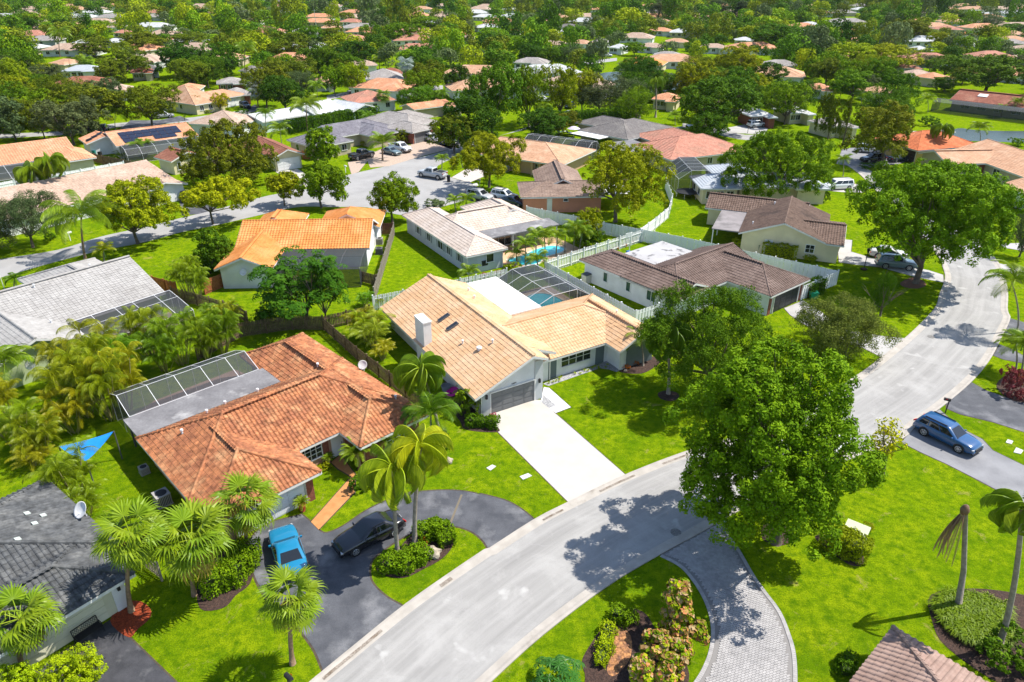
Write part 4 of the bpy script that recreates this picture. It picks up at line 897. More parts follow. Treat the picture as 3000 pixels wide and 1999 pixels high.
L5.wing('u', 0, 0, 16, 13.6, 2.6, 0.25, 'gg'); L5.wing('v', -4, 6, 3, 13, 2.6, 0.3, 'gg'); L5.done(False, 0.42, 0.42)
M_SOLAR = mat('solar_cells', (0.012, 0.014, 0.03), (0.02, 0.022, 0.04), 2, 0.15, spec=0.5)
for i in range(8):
    for j in range(3):
        if j == 0 and i in (2, 3, 7): continue
        u, v = 2.6 + i * 1.45, 1.5 + j * 1.65; q = MB().box((0, 0, 0), (1.38, 1.58, 0.05)).build('solar_panel', M_SOLAR, L5.root, loc=(u, v, L5.z_at(u, v) + 0.14)); q.rotation_euler = (math.atan(0.25), 0, 0)
for i in range(3):
    u, v = -3.0 + i * 1.2, 8.0 + i * 0.6; q = MB().box((0, 0, 0), (1.1, 1.5, 0.05)).build('solar_panel', M_SOLAR, L5.root, loc=(u, v, L5.z_at(u, v) + 0.16)); q.rotation_euler = (0, -math.atan(0.3) if u < -0.5 else math.atan(0.3), 0)
cage(L5, 'pool_enclosure', 'domed pool enclosure in front of the house with solar panels', [[V3((u, -0.05, 2.5)), V3((u, -1.8, 3.0)), V3((u, -4, 2.6)), V3((u, -5.2, 1.6)), V3((u, -5.3, 0.05))] for u in (0.5, 3.2, 6, 9, 12, 15)], 4)
L6 = corner_house(P('n', 922, 433, z6), P('n', 1036, 412, z6), P('n', 828, 412, z6), 'slate', 'tan', 'brown house with slate grey ribbed metal roof', 'slate metal roof', extra=(('u', 8, 5, 24, 15, 2.6, 0.34, 'gh'), ('v', 14, 0.5, 21, 9, 2.58, 0.4, 'hg')))
L7 = corner_house(P('B', 490, 915, z6), P('B', 640, 880, z6), P('B', 275, 880, z6), 'grey', 'brick', 'brick house with warm grey hip roof and double garage', 'grey roofed brick house', extra=(('v', 3, 4, 13, 20, 2.6, 0.36, 'hh'), ('u', 4, 9.5, 17, 18, 2.6, 0.36, 'hh')), nwin=0, axis='v')
L7.garage(3.4, 0.5, -90, 4.6, 2.1, mat('grey_door', (0, 0, 0))); L7.face(15.2, 10.0, -90, 'window', 1.6, 1.4, 0.7, M_ALU, M_GLASS, 2)
L8 = corner_house(P('n', 923, 338, z6), P('n', 1018, 322, z6), 13.0, 'white', 'mint', 'mint green house with white roof behind hedges', 'white roofed mint house', 'gg', extra=(('u', -13, 2, 2, 13, 2.6, 0.2, 'gg'), ('v', 9, -3, 17, 9, 2.6, 0.3, 'gg')), pitch=0.28)
L8.face(12.8, -2.5, -90, 'window', 1.3, 1.4, 0.6, M_ALU, M_GLASS, 2)
L9 = corner_house(P('A', 1345, 725, z6), P('A', 1560, 690, z6), P('A', 1225, 650, z6), 'tan', 'cream', 'cream house with pale tan roof and front lawn', 'far cream house', extra=(('u', 7, 3, 19, 12, 2.6, 0.34, 'gh'),))
L9.garage(14.5, 3.5, -90, 4.4, 2.1, M_WHITE)
L10 = corner_house(P('A', 1640, 870, z6), P('A', 1800, 815, z6), P('A', 1330, 840, z6), 'beige', 'white', 'low house with flat looking beige roof by the street', 'low beige roofed house')
M1 = corner_house(P('B', 168, 548, z6), P('B', 432, 540, z6), 13.0, 'grey', 'cream', 'cream house with large plain grey hip roof', 'plain grey roofed house')
M2 = corner_house(P('B', 770, 745, z6), P('B', 845, 735, z6), 10.0, 'peach', 'tan', 'small gabled house beside the tall dark tree', 'small gabled house', 'gg', 'v', 0.45, extra=(('u', -9, 4, 3, 11, 2.6, 0.25, 'gg'),), nwin=1)
M3 = corner_house(P('B', 80, 715, z6), P('B', 385, 690, z6), 12.0, 'pink', 'white', 'house with pinkish roof partly hidden by palms', 'pinkish roofed house')
H12 = corner_house(P('F', 128, 362, z6), P('F', 408, 360, z6), 8.0, 'metal', 'cream', 'cream house with silver ribbed metal roof', 'silver metal roof', 'hg', extra=(('u', 6, 0.6, 17.5, 9.5, 2.6, 0.3, 'gg'), ('v', 15, -0.5, 20.5, 9, 2.6, 0.36, 'hh'), ('v', 4, 3, 12, 15, 2.6, 0.33, 'gh')), ang=1.0)
cage(H12, 'pool_enclosure', 'tall white barred pool enclosure by the silver metal roof', [[V3((u, v0, z0)) for u, z0 in ((-2.2, 0.05), (-2.2, 2.6), (-0.2, 4.0), (2.6, 4.0), (4.2, 2.7))] for v0 in (6.0, 8.4, 10.8, 13.2, 15.6)], 4)
H13 = corner_house(P('o', 1540, 368, z6), P('o', 1728, 346, z6), 13.5, 'pink', 'tan', 'tan house with pink tiled hip roof and grey flat extension', 'pink tiled house', extra=(('v', 6, 5, 18, 22, 2.6, 0.33, 'hh'),))
H13.flat('flat_roof', -4.5, 8, 3.0, 17, 2.75, mat('grey_flat_roof', (0, 0, 0)))
H14 = corner_house(P('B', 1975, 965, z6), P('B', 2320, 885, z6), P('B', 1690, 885, z6), 'dgrey', 'tan', 'tan house with dark grey hip roof and patio furniture', 'dark grey hip roof', extra=(('v', 6, 6, 15, 20, 2.62, 0.33, 'hh'),), pitch=0.30)
H14.flat('flat_roof', -3.2, 5, 0.3, 13, 2.5, mat('white_flat_roof', (0, 0, 0)), 0.12)
H16 = corner_house(P('C', 1620, 1040, z6), P('C', 2060, 1006, z6), 12.0, 'terra', 'yellow', 'yellow house with bright terracotta hip roof by the lake', 'terracotta roof', pitch=0.38)
H16.garage(0.51, 3.0, 180, 4.6, 2.2, mat('dark_door', (0.06, 0.04, 0.035)))
H16.flat('flat_roof', 12, 11.8, 21, 15, 2.7, mat('white_flat_roof', (0, 0, 0)))
H17 = House('house', (79.9, 127.5), 4, 'tan house with long cream tiled roofs at the right edge', RM['tan'], WM['tan'], 'right edge cream roof', 'flat')
H17.wing('u', -2, 0, 9, 9, 2.6, 0.3, 'gg'); H17.wing('v', 5.2, -12, 19, 10.5, 2.6, 0.29, 'gg'); H17.done(False, 0.45, 0.42)
H17.panel(5.0, 0.52, -90, 'brick_pier', 1.0, 2.2, 0, BRICKY, 0.05); H17.face(5.72, -2.5, 180, 'window', 1.6, 1.4, 0.7, M_ALU, M_GLASS, 2); H17.garage(1.8, 0.52, -90, 4.4, 2.1, WM['tan'])
H18 = House('house', (80.0, 114.6), -6, 'white house with cream roof edge beyond the round tree', RM['tan'], WM['white'], 'right edge white house', 'flat')
H18.wing('v', 0, -14, 10, 0, 2.6, 0.34, 'gg'); H18.done(False, 0.45, 0.42)
H19 = House('house', (116.6, 197.7), -49, 'long house with rust red tiled roof across the lake', RM['rust'], WM['tan'], 'rust red roof', 'flat')
H19.wing('u', 0, 0, 34, 12, 2.6, 0.36, 'gg'); H19.done(False, 0.5, 0.45); wins(H19, 2, 26, 0.5, -90, 6, 2.0)
q = MB().box((0, 0, 0), (2.2, 1.4, 0.1)).build('skylight', M_WHITE, H19.root, loc=(6.5, 3.8, H19.z_at(6.5, 3.8) + 0.15)); q.rotation_euler = (math.atan(0.36), 0, 0)
cage(H19, 'pool_enclosure', 'long screened porch of the rust red roofed house', [[V3((u, 0.0, 2.7)), V3((u, -3, 3.2)), V3((u, -5.5, 2.5)), V3((u, -5.6, 0.05))] for u in (-2, 3, 8, 13, 18, 23)], 3, mt=M_DARKALU)

def far_house(r, x0, x1, y, roof, ang=0, wall='white', ends='hh', k=0.92, pitch=0.34):
    c = P(r, (x0 + x1) / 2, y, 2.6); w = (x1 - x0) / REG[r][2] * m_per_px(c); L = max(w * k, 6); D = min(max(L * 0.7, 8), 13)
    ca, sa = math.cos(R_(ang)), math.sin(R_(ang)); o = (c.x - ca * L / 2, c.y - sa * L / 2)
    h = House('house', o, ang, 'distant house with %s roof among the trees' % RW[roof], RM[roof], WM[wall], None, group='distant houses', auto=True)
    TAGGED[-1] = (h.root, TAGGED[-1][1], c)
    h.wing('u', 0, 0, L, D, 2.6, pitch, ends, 0.5); h.wing('v', L * 0.55, -2.5, L * 0.95, D * 0.6, 2.58, pitch, ends, 0.5)
    h.done(False, 0.5, 0.5, 0.0); wins(h, 0.8, L * 0.55, 0.5, -90, 2 if L < 12 else 3, 1.4)
    return h
FH = [('A', 350, 760, 590, 'rust', 20, 'white'), ('A', 300, 510, 440, 'tan', -15, 'cream'), ('A', 420, 690, 490, 'metal', 15, 'white'), ('A', 30, 330, 245, 'pink', 8, 'tan'), ('A', 980, 1090, 480, 'dgrey', 30, 'white'),
      ('A', 1630, 1760, 490, 'dgrey', -10, 'white'), ('A', 1490, 1700, 575, 'grey', 20, 'brick'), ('A', 1190, 1380, 620, 'peach', 10, 'white'), ('A', 730, 900, 625, 'beige', 20, 'white'), ('A', 1590, 1720, 650, 'grey', 30, 'brick'),
      ('A', 770, 900, 228, 'pink', 5, 'white'), ('A', 1740, 1880, 200, 'peach', 0, 'tan'), ('A', 2190, 2360, 195, 'tan', 5, 'white'), ('A', 150, 290, 330, 'white', 0, 'tan'), ('A', 700, 860, 290, 'white', 5, 'white'), ('A', 900, 1060, 500, 'rust', 25, 'tan'),
      ('A', 1100, 1190, 275, 'rust', 0, 'tan'), ('A', 1470, 1640, 190, 'peach', 0, 'white'), ('A', 490, 570, 300, 'white', 0, 'white'), ('A', 1990, 2060, 300, 'beige', 0, 'white'), ('A', 2180, 2300, 570, 'tan', 20, 'white'),
      ('B', 1170, 1430, 435, 'grey', -12, 'white'), ('B', 1890, 2230, 445, 'orange', -20, 'cream'), ('B', 1150, 1240, 212, 'orange', -20, 'white'), ('B', 760, 870, 240, 'terra', 0, 'tan'), ('B', 1360, 1540, 305, 'beige', -20, 'white'), ('B', 1560, 1720, 300, 'tan', -20, 'white'),
      ('B', 1830, 1960, 330, 'white', -25, 'white'), ('B', 2030, 2230, 325, 'beige', -15, 'white'), ('B', 2130, 2350, 175, 'dgrey', -10, 'tan'), ('B', 2110, 2290, 215, 'peach', -10, 'white'), ('B', 1900, 2160, 262, 'beige', -15, 'white'), ('B', 10, 290, 222, 'peach', 0, 'tan'),
      ('B', 400, 610, 110, 'peach', 0, 'white'), ('B', 950, 1060, 172, 'rust', -10, 'white'), ('B', 1160, 1290, 280, 'beige', -20, 'white'), ('B', 830, 920, 262, 'beige', 0, 'white'), ('B', 1710, 1840, 290, 'grey', -20, 'white'), ('B', 2230, 2400, 290, 'tan', -10, 'cream'), ('B', 1420, 1560, 225, 'white', -10, 'white'), ('B', 40, 260, 450, 'beige', 20, 'white'), ('B', 2140, 2350, 385, 'grey', -15, 'white'), ('B', 2130, 2330, 690, 'peach', -20, 'cream'),
      ('B', 1480, 1660, 190, 'dgrey', 0, 'white'), ('B', 1340, 1440, 150, 'pink', 0, 'white'), ('B', 280, 430, 505, 'rust', 15, 'tan'),
      ('C', 1760, 1950, 205, 'pink', 0, 'cream'), ('C', 2030, 2330, 395, 'pink', 8, 'cream'), ('C', 550, 800, 450, 'grey', -10, 'white'), ('C', 850, 1040, 620, 'peach', -15, 'white'), ('C', 1550, 1780, 520, 'beige', 12, 'cream'), ('C', 130, 330, 330, 'beige', 0, 'white'), ('C', 1930, 2050, 240, 'terra', 0, 'white'), ('C', 2200, 2400, 240, 'tan', 0, 'white'), ('C', 2180, 2400, 300, 'grey', 0, 'white'),
      ('C', 1300, 1520, 640, 'tan', 10, 'white'), ('C', 1030, 1180, 870, 'grey', 20, 'cream'), ('C', 480, 620, 800, 'white', 10, 'brick'), ('C', 730, 900, 780, 'white', 15, 'cream'), ('C', 1700, 1900, 540, 'peach', 30, 'cream'), ('C', 820, 960, 170, 'white', 0, 'white'), ('C', 1240, 1360, 190, 'white', 0, 'white'), ('C', 1530, 1640, 470, 'pink', 0, 'white'), ('C', 1600, 1720, 345, 'white', 0, 'white'), ('C', 360, 500, 280, 'white', -10, 'white')]
FAR_FOOT = []
for a in FH:
    h = far_house(*a); FAR_FOOT.append(h)
def more_houses():
    g = random.Random(12); keys = ['beige', 'peach', 'tan', 'white', 'beige', 'pink', 'tan', 'tan', 'beige', 'white', 'grey', 'peach']; foot = [(h.root.location.x, h.root.location.y) for h in HOUSES] + [(P('B', 2020, 560).x, P('B', 2020, 560).y)]
    y = 215
    while y < 760:
        x = -0.74 * y
        while x < 0.74 * y:
            X, Y = x + g.uniform(-6, 6), y + g.uniform(-6, 6)
            if g.random() < 0.74 and all(math.hypot(X - a, Y - b) > 21 for a, b in foot):
                foot.append((X, Y)); fx, fy = frame_xy((X, Y, 2.6)); w = g.uniform(16, 27) / m_per_px((X, Y)); FAR_FOOT.append(far_house('n', fx - w / 2, fx + w / 2, fy, g.choice(keys), g.uniform(-18, 18), g.choice(['white', 'cream', 'white', 'tan', 'grey'])))
            x += 25
        y += 26 + y * 0.05
more_houses()
def block(r, x0, x1, y, hgt, mt, label, bands=2):
    c = P(r, (x0 + x1) / 2, y, 0); w = (x1 - x0) / REG[r][2] * m_per_px(c); root = empty('building', c); tag(root, label, 'building')
    MB().box((0, 6, hgt / 2), (w, 12, hgt)).build('wall', mt, root); MB().box((0, 6, hgt + 0.15), (w + 0.6, 12.6, 0.3)).build('roof', M_WHITE, root)
    n = max(3, int(w / 3.2))
    for b in range(bands):
        for i in range(n): MB().box((-w / 2 + w * (i + 0.5) / n, -0.03, 1.6 + b * 3.1), (w / n * 0.55, 0.1, 1.4)).build('window', M_GLASS, root)
block('A', 1730, 1960, 58, 7.0, wall_mat('pale_pink', (0.66, 0.55, 0.5)), 'long white two storey building on the skyline, left of middle')
block('A', 1190, 1290, 22, 9.0, wall_mat('peach2', (0.7, 0.5, 0.34)), 'peach block on the far left skyline beside blue panel', 2)
block('A', 1100, 1200, 22, 8.5, mat('blue_sheet', (0.08, 0.28, 0.75), (0.2, 0.15, 0.55), 0.05, 0.6), 'blue and violet panelled block on the far left skyline', 1)
block('B', 460, 640, 55, 4.0, M_WHITE, 'low white building far off below the skyline', 1)
block('B', 1740, 1850, 58, 5.0, wall_mat('pale_grey3', (0.6, 0.6, 0.6)), 'pale block on the skyline right of middle', 1)

# ------------------------------------------------------------------ fences: every board is its own piece
def fence(label, line, h, bw, gap, mt, mt_post=None, rail=True, top='flat', both=False, joined=False, base=0.03, post=2.4):
    line = [Vector((q[0], q[1], 0)) for q in line]; root = empty('fence', line[0]); tag(root, label, 'fence'); o = line[0]
    bm = MB()
    if top == 'dog': bm.add([(-bw / 2, -0.011, 0), (bw / 2, -0.011, 0), (bw / 2, -0.011, h - 0.07), (0, -0.011, h), (-bw / 2, -0.011, h - 0.07), (-bw / 2, 0.011, 0), (bw / 2, 0.011, 0), (bw / 2, 0.011, h - 0.07), (0, 0.011, h), (-bw / 2, 0.011, h - 0.07)], [(0, 1, 2, 3, 4), (9, 8, 7, 6, 5), (0, 5, 6, 1), (1, 6, 7, 2), (2, 7, 8, 3), (3, 8, 9, 4), (4, 9, 5, 0)])
    else: bm.box((0, 0, h / 2), (bw, 0.022, h))
    me = bm.mesh('board', mt); pm = MB().box((0, 0, (h + 0.12) / 2), (0.12, 0.12, h + 0.12)).box((0, 0, h + 0.14), (0.15, 0.15, 0.05)).mesh('post', mt_post or mt); J = MB(); k = 0
    for a, b in zip(line, line[1:]):
        d = b - a; L = d.length; rz = math.atan2(d.y, d.x); dn = d.normalized(); nn = Vector((-dn.y, dn.x, 0)); n = max(1, int(L / (bw + gap)))
        for i in range(n):
            q = a + d * ((i + 0.5) / n) - o; side = (0.022 if i % 2 else -0.022) if both else 0.045; q = q + nn * side + Vector((0, 0, base + random.uniform(-0.02, 0.02)))
            if joined: J.box(q + Vector((0, 0, h / 2)), (bw, 0.022, h), rz)
            else: put('board', me, root, q, (0, random.uniform(-0.012, 0.012), rz))
        m = max(1, round(L / post))
        for i in range(m + 1): put('post', pm, root, a + d * (i / m) - o, (0, 0, rz))
        if rail:
            for z in (0.35, h - 0.35): MB().bar(a - o + Vector((0, 0, z)), b - o + Vector((0, 0, z)), 0.04, 0.09).build('rail', mt, root)
    if J.v: J.build('boards', mt, root)['kind'] = 'stuff'
    return root
M_VINYL = mat('white_vinyl', (0.84, 0.84, 0.84), (0.79, 0.79, 0.79), 1, 0.5, grain=0.02)
M_WOODG = mat('weathered_wood', (0.20, 0.14, 0.08), (0.11, 0.075, 0.045), 3, 0.9, 0.3, 20, grain=0.3, gscale=8)
M_WOODR = mat('red_cedar', (0.36, 0.13, 0.05), (0.26, 0.09, 0.03), 3, 0.9, 0.3, 20, grain=0.25, gscale=8)
M_WOODP = mat('greyed_wood', (0.36, 0.31, 0.25), (0.26, 0.22, 0.17), 3, 0.9, 0.3, 20, grain=0.25, gscale=8)
z8 = 1.8
fence('white vinyl fence along the right side of the tan tiled house', [P('E', 1405, 858, z8), P('E', 2035, 1203, z8), P('E', 2190, 1152, z8)], 1.75, 0.20, 0.01, M_VINYL, both=True)
fence('white picket fence between the curved pool and the artificial turf yard', [P('E', 1405, 855, z8), P('E', 2078, 642, z8)], 1.75, 0.17, 0.11, M_VINYL)
fence('long white vinyl fence behind the dark brown roofed house', [P('E', 1278, 482, z8), P('E', 1600, 545, z8), P('E', 1810, 592, z8), P('E', 2065, 638, z8), P('F', 0, 692, z8), P('F', 1075, 926, z8), P('F', 832, 1030, z8)], 1.75, 0.24, 0.005, M_VINYL, both=True)
fence('white vinyl fence curving past the tall forked tree', [P('E', 2065, 636, z8), P('E', 2170, 560, z8), P('E', 2262, 485, z8), P('E', 2285, 400, z8), P('E', 2240, 290, z8)], 1.75, 0.24, 0.02, M_VINYL, joined=False)
fence('white vinyl fence behind the tan tiled house', [P('E', 215, 1100, z8), P('E', 425, 1060, z8), P('E', 820, 980, z8), P('E', 1140, 912, z8)], 1.75, 0.2, 0.06, M_VINYL, both=True)
fence('weathered picket fence between the red and tan tiled houses', [P('b', 640, 100, 1.2), P('b', 900, 330, 1.2), P('b', 1150, 520, 1.2), P('b', 1400, 720, 1.2)], 1.5, 0.13, 0.05, M_WOODG, top='dog')
fence('dark wooden fence behind the red tiled house', [P('b', -330, 330, 1.2), P('b', 0, 150, 1.2), P('b', 400, 95, 1.2), P('b', 640, 100, 1.2), P('b', 1000, 15, 1.2)], 1.6, 0.14, 0.03, M_WOODG, top='dog')
fence('brown picket fence below the small lawn of the orange house', [P('D', 1180, 1060, 1.2), P('D', 1345, 1100, 1.2), P('D', 1640, 1185, 1.2), P('D', 1700, 1230, 1.2)], 1.5, 0.13, 0.05, M_WOODG, top='dog')
fence('red cedar fence behind the grey tiled house', [P('D', 1050, 985, 1.4), P('D', 1210, 1025, 1.4)], 1.7, 0.15, 0.01, M_WOODR)
fence('red cedar fence beside the white gable of the orange house', [P('D', 1400, 1010, 1.5), P('D', 1555, 948, 1.5)], 1.7, 0.15, 0.01, M_WOODR)
fence('greyed board fence between the orange and bone roofed houses', [P('E', 222, 1050, 1.6), P('E', 290, 830, 1.6), P('E', 360, 605, 1.6)], 1.7, 0.16, 0.01, M_WOODP, both=True)
fence('dark red board gate beside the orange tiled house', [P('E', 255, 600, 1.7), P('E', 352, 600, 1.7)], 1.7, 0.15, 0.01, mat('dark_red_wood', (0.16, 0.06, 0.035), (0.1, 0.04, 0.025), 3, 0.9))
fence('short picket fence behind the shaded fan palms', [P('e', 1030, 560, 1.0), P('e', 1215, 700, 1.0)], 1.4, 0.12, 0.07, M_WOODP, top='dog')
fence('low brown fence at the foot of the greyed fence', [P('E', 130, 930, 1.4), P('E', 240, 960, 1.4)], 1.4, 0.15, 0.02, M_WOODG)
fence('white vinyl fence by the enclosure at the left edge', [P('D', -60, 330, z8), P('D', 95, 300, z8), P('D', 450, 245, z8), P('D', 850, 172, z8)], 1.75, 0.24, 0.02, M_VINYL)
fence('greyed fence in front of the house with solar panels', [P('D', 520, 85, z8), P('D', 700, 130, z8), P('D', 900, 168, z8)], 1.7, 0.2, 0.01, M_WOODG)
fence('orange cedar gate beside the gabled white garage', [P('D', 2082, 100, 1.7), P('D', 2135, 95, 1.7)], 1.7, 0.15, 0.01, M_WOODR)
# ------------------------------------------------------------------ plants
M_LEAF = leaf_mat('leaves'); M_FROND = leaf_mat('palm_leaves', trans=0.3, spec=0.2, rough=0.4); M_LEAFI = leaf_mat('leaves_wood', True, True); M_LEAFA = leaf_mat('leaves_far', True)
M_BARK = mat('grey_bark', (0.16, 0.125, 0.095), (0.09, 0.07, 0.055), 3, 0.9, 0.5, 12)
M_PALMBARK = mat('palm_bark', (0.30, 0.26, 0.22), (0.20, 0.17, 0.14), 4, 0.9, 0.5, 10)
M_PALMTAN = mat('tan_palm_bark', (0.30, 0.20, 0.12), (0.2, 0.13, 0.08), 4, 0.9, 0.5, 10)
def unit(a): return a / (np.linalg.norm(a, axis=-1, keepdims=True) + 1e-9)
def quads(c, n, size, g, asp=0.55):
    N = len(c); t = unit(np.cross(n, g.normal(size=(N, 3)))); b = np.cross(n, t); s = size[:, None]
    fold = n * s * 0.18
    V = np.stack([c - t * s, c - b * s * asp + fold, c + t * s, c + b * s * asp + fold], 1).reshape(-1, 3)
    return V, np.arange(4 * N).reshape(N, 4)
def leaf_cloud(lobes, nsub, subr, nleaf, leaf, g, up=0.35, minz=-0.35, rnd=0.55, asp=0.55):
    rnd *= 0.62; up *= 0.6
    subs = []; outs = []
    for c, r in lobes:
        d = unit(g.normal(size=(nsub * 3, 3))); d = d[d[:, 2] > minz][:nsub]
        p = np.asarray(c) + d * np.asarray(r) * g.uniform(0.82, 1.05, (len(d), 1)); subs.append(p); outs.append(d)
    S = np.vstack(subs); O = np.vstack(outs); keep = np.ones(len(S), bool)
    for c, r in lobes:
        q = (S - np.asarray(c)) / np.asarray(r); keep &= ~((q ** 2).sum(1) < 0.55)
    S, O = S[keep], O[keep]; rs = subr * g.uniform(0.65, 1.25, len(S)); tone = np.clip(g.normal(0.5, 0.2, len(S)), 0, 1)
    i = g.integers(0, len(S), nleaf); d = unit(g.normal(size=(nleaf, 3)) + 0.9 * O[i] + np.array([0, 0, 0.25])); c = S[i] + d * (rs[i] * g.uniform(0.55, 1.08, nleaf))[:, None]
    n = unit(d + np.array([0, 0, up]) + g.normal(size=(nleaf, 3)) * rnd)
    V, F = quads(c, n, leaf * g.uniform(0.55, 1.4, nleaf), g, asp)
    tint = np.repeat(np.clip(tone[i] + g.normal(0, 0.16, nleaf), 0, 1), 4)
    return V, F, tint
def dome_lobes(g, n, R, z0, z1, r, flat=1.0, shell=0.72, lowest=0.0):
    L = []; zc = z0 + (z1 - z0) * 0.42
    k = 0
    while len(L) < n and k < 4000:
        k += 1; a = g.uniform(0, 2 * math.pi); h = g.uniform(lowest, 1); rr = max(0, 1 - ((h - 0.38) / 0.64) ** 2.9) ** 0.45 if h > 0.38 else math.sqrt(max(0, 1 - ((0.38 - h) / 0.55) ** 2))
        f = shell * g.uniform(0.55, 1.08) if g.random() < 0.75 else g.uniform(0, 0.5)
        p = np.array([math.cos(a) * rr * R * f, math.sin(a) * rr * R * f, z0 + (z1 - z0) * (0.12 + 0.76 * h)]); q = r * g.uniform(0.75, 1.25)
        if all(np.linalg.norm(p - o[0]) > 0.62 * q for o in L): L.append((p, np.array([q, q, q * flat])))
    return L
def limbs(mb, base_r, fork, lobes, g, n=8, bend=0.3, multi=1):
    fk = Vector((g.normal(0, 0.12), g.normal(0, 0.12), fork)); mb.tube([(0, 0, -0.1), (0.02, 0, 0.15), fk * 0.5, fk], [base_r * 1.5, base_r * 1.1, base_r * 0.92, base_r * 0.85], 8)
    idx = g.choice(len(lobes), min(n, len(lobes)), replace=False)
    for i in idx:
        t = Vector(lobes[i][0]); m = fk.lerp(t, 0.5) + Vector((g.normal(0, bend), g.normal(0, bend), -abs(t.z - fk.z) * 0.05 + 0.2))
        mb.tube([fk - Vector((0, 0, 0.15)), m, t], [base_r * 0.55, base_r * 0.34, base_r * 0.12], 6)
        for _ in range(2):
            t2 = t + Vector(g.normal(0, 1, 3)) * float(np.mean(lobes[i][1])) * 0.7; mb.tube([m, m.lerp(t2, 0.6) + Vector((0, 0, 0.2)), t2], [base_r * 0.25, base_r * 0.15, base_r * 0.05], 4)
TREES = {}
def tree_template(style, seed):
    """style -> (crown mesh, trunk mesh, radius, height) at a nominal size"""
    key = (style, seed)
    if key in TREES: return TREES[key]
    g = np.random.default_rng(100 + seed * 17 + sum(map(ord, style))); mb = MB(); R, H = 5.0, 9.0
    if style == 'round': lobes = dome_lobes(g, 38, R, 1.2, H, 1.45); limbs(mb, 0.22, 1.8, lobes, g, 9); V, F, t = leaf_cloud(lobes, 18, 0.6, 15000, 0.165, g)
    elif style == 'umb': lobes = dome_lobes(g, 34, R, 2.2, H, 1.5, 0.6, 0.88); limbs(mb, 0.24, 1.8, lobes, g, 10, 0.4); V, F, t = leaf_cloud(lobes, 18, 0.58, 15000, 0.165, g, 0.6)
    elif style == 'open': lobes = dome_lobes(g, 22, R * 0.97, 1.8, H, 1.4, 0.8, 0.9); limbs(mb, 0.2, 1.8, lobes, g, 12, 0.45); V, F, t = leaf_cloud(lobes, 18, 0.58, 12000, 0.165, g)
    elif style == 'dark': lobes = dome_lobes(g, 32, R * 0.95, 1.0, H, 1.5, 0.95, 0.78); limbs(mb, 0.2, 1.6, lobes, g, 8); V, F, t = leaf_cloud(lobes, 18, 0.58, 13000, 0.175, g, 0.4, rnd=0.7)
    elif style == 'fine': lobes = dome_lobes(g, 26, R, 1.6, H, 1.35, 0.9, 0.85); limbs(mb, 0.2, 1.8, lobes, g, 12, 0.4); V, F, t = leaf_cloud(lobes, 22, 0.7, 15000, 0.14, g, 0.3, -0.7, 0.9, 0.45)
    elif style == 'pine': lobes = [(np.array([g.normal(0, 1.2) * (1 - i / 26), g.normal(0, 1.2) * (1 - i / 26), 2.0 + i * 0.42]), np.array([1, 1, 0.9]) * (2.3 - i * 0.07) * g.uniform(0.7, 1.1)) for i in range(24)]; H = 13.0; R = 3.5; limbs(mb, 0.25, 8, lobes, g, 10); V, F, t = leaf_cloud(lobes, 14, 0.8, 8000, 0.2, g, 0.1, -0.8, 1.0, 0.25)
    elif style == 'bush': lobes = dome_lobes(g, 12, 1.0, 0.0, 1.6, 0.42, 0.95, 0.8); mb.tube([(0, 0, 0), (0, 0, 0.6)], [0.06, 0.03], 5); R, H = 1.0, 1.6; V, F, t = leaf_cloud(lobes, 14, 0.15, 3600, 0.062, g, 0.3, -0.6)
    elif style == 'rosette': # umbrella tree: big whorls of drooping leaflets
        lobes = dome_lobes(g, 26, R * 0.9, 2.4, H, 1.3, 0.85, 0.8); limbs(mb, 0.16, 1.6, lobes, g, 12, 0.4); Vs = []; ts = []
        pts = []
        for c, r in lobes:
            d = unit(g.normal(size=(40, 3))); d = d[d[:, 2] > -0.2][:13]; pts += [(c + q * r, q) for q in d]
        for c, q in pts:
            ax = Vector(unit(q + np.array([0, 0, 0.7]) + g.normal(0, 0.2, 3))); x = ax.orthogonal().normalized(); y = ax.cross(x); tn = g.uniform(0.2, 0.8)
            for k in range(9):
                a = k * 2 * math.pi / 9 + g.uniform(-0.1, 0.1); dr = x * math.cos(a) + y * math.sin(a); sd = ax.cross(dr); c0 = Vector(c); L = 0.52 * g.uniform(0.8, 1.2)
                p0 = c0 + dr * 0.08; p1 = c0 + dr * L * 0.6 + ax * 0.03; p2 = c0 + dr * L - ax * 0.2
                Vs += [p0, p1 - sd * 0.10, p2, p1 + sd * 0.10]; ts += [min(max(tn + g.normal(0, 0.1), 0), 1)] * 4
        V = np.array([tuple(v) for v in Vs]); F = np.arange(len(V)).reshape(-1, 4); t = np.array(ts)
    crown = mesh_np('crown', V, F, M_LEAF, attrs={'tint': t}); trunk = mb.mesh('trunk', M_BARK, True)
    TREES[key] = (crown, trunk, R, H); return TREES[key]
COLS = dict(bright=(0.135, 0.235, 0.005), yellow=(0.225, 0.275, 0.005), gold=(0.37, 0.36, 0.006), olive=(0.135, 0.17, 0.008), dark=(0.045, 0.105, 0.006), mid=(0.08, 0.165, 0.006), grey=(0.095, 0.13, 0.045), silver=(0.34, 0.41, 0.37), palm=(0.17, 0.26, 0.010), areca=(0.25, 0.285, 0.006), deep=(0.045, 0.115, 0.006), lime=(0.30, 0.38, 0.006), rose=(0.25, 0.05, 0.05), fire=(0.45, 0.16, 0.02))
CW = dict(bright='bright', yellow='yellowish', gold='golden', olive='olive', dark='dark', mid='green', grey='greyish', silver='silvery', palm='green', areca='yellowish', deep='deep green', lime='lime', rose='red', fire='orange')
def tint(o, c, j=0.12):
    c = COLS[c] if isinstance(c, str) else c; k = 1 + random.uniform(-j, j); o.color = (c[0] * k * (1 + random.uniform(-j, j)), c[1] * k, c[2] * k, 1)
LM = []
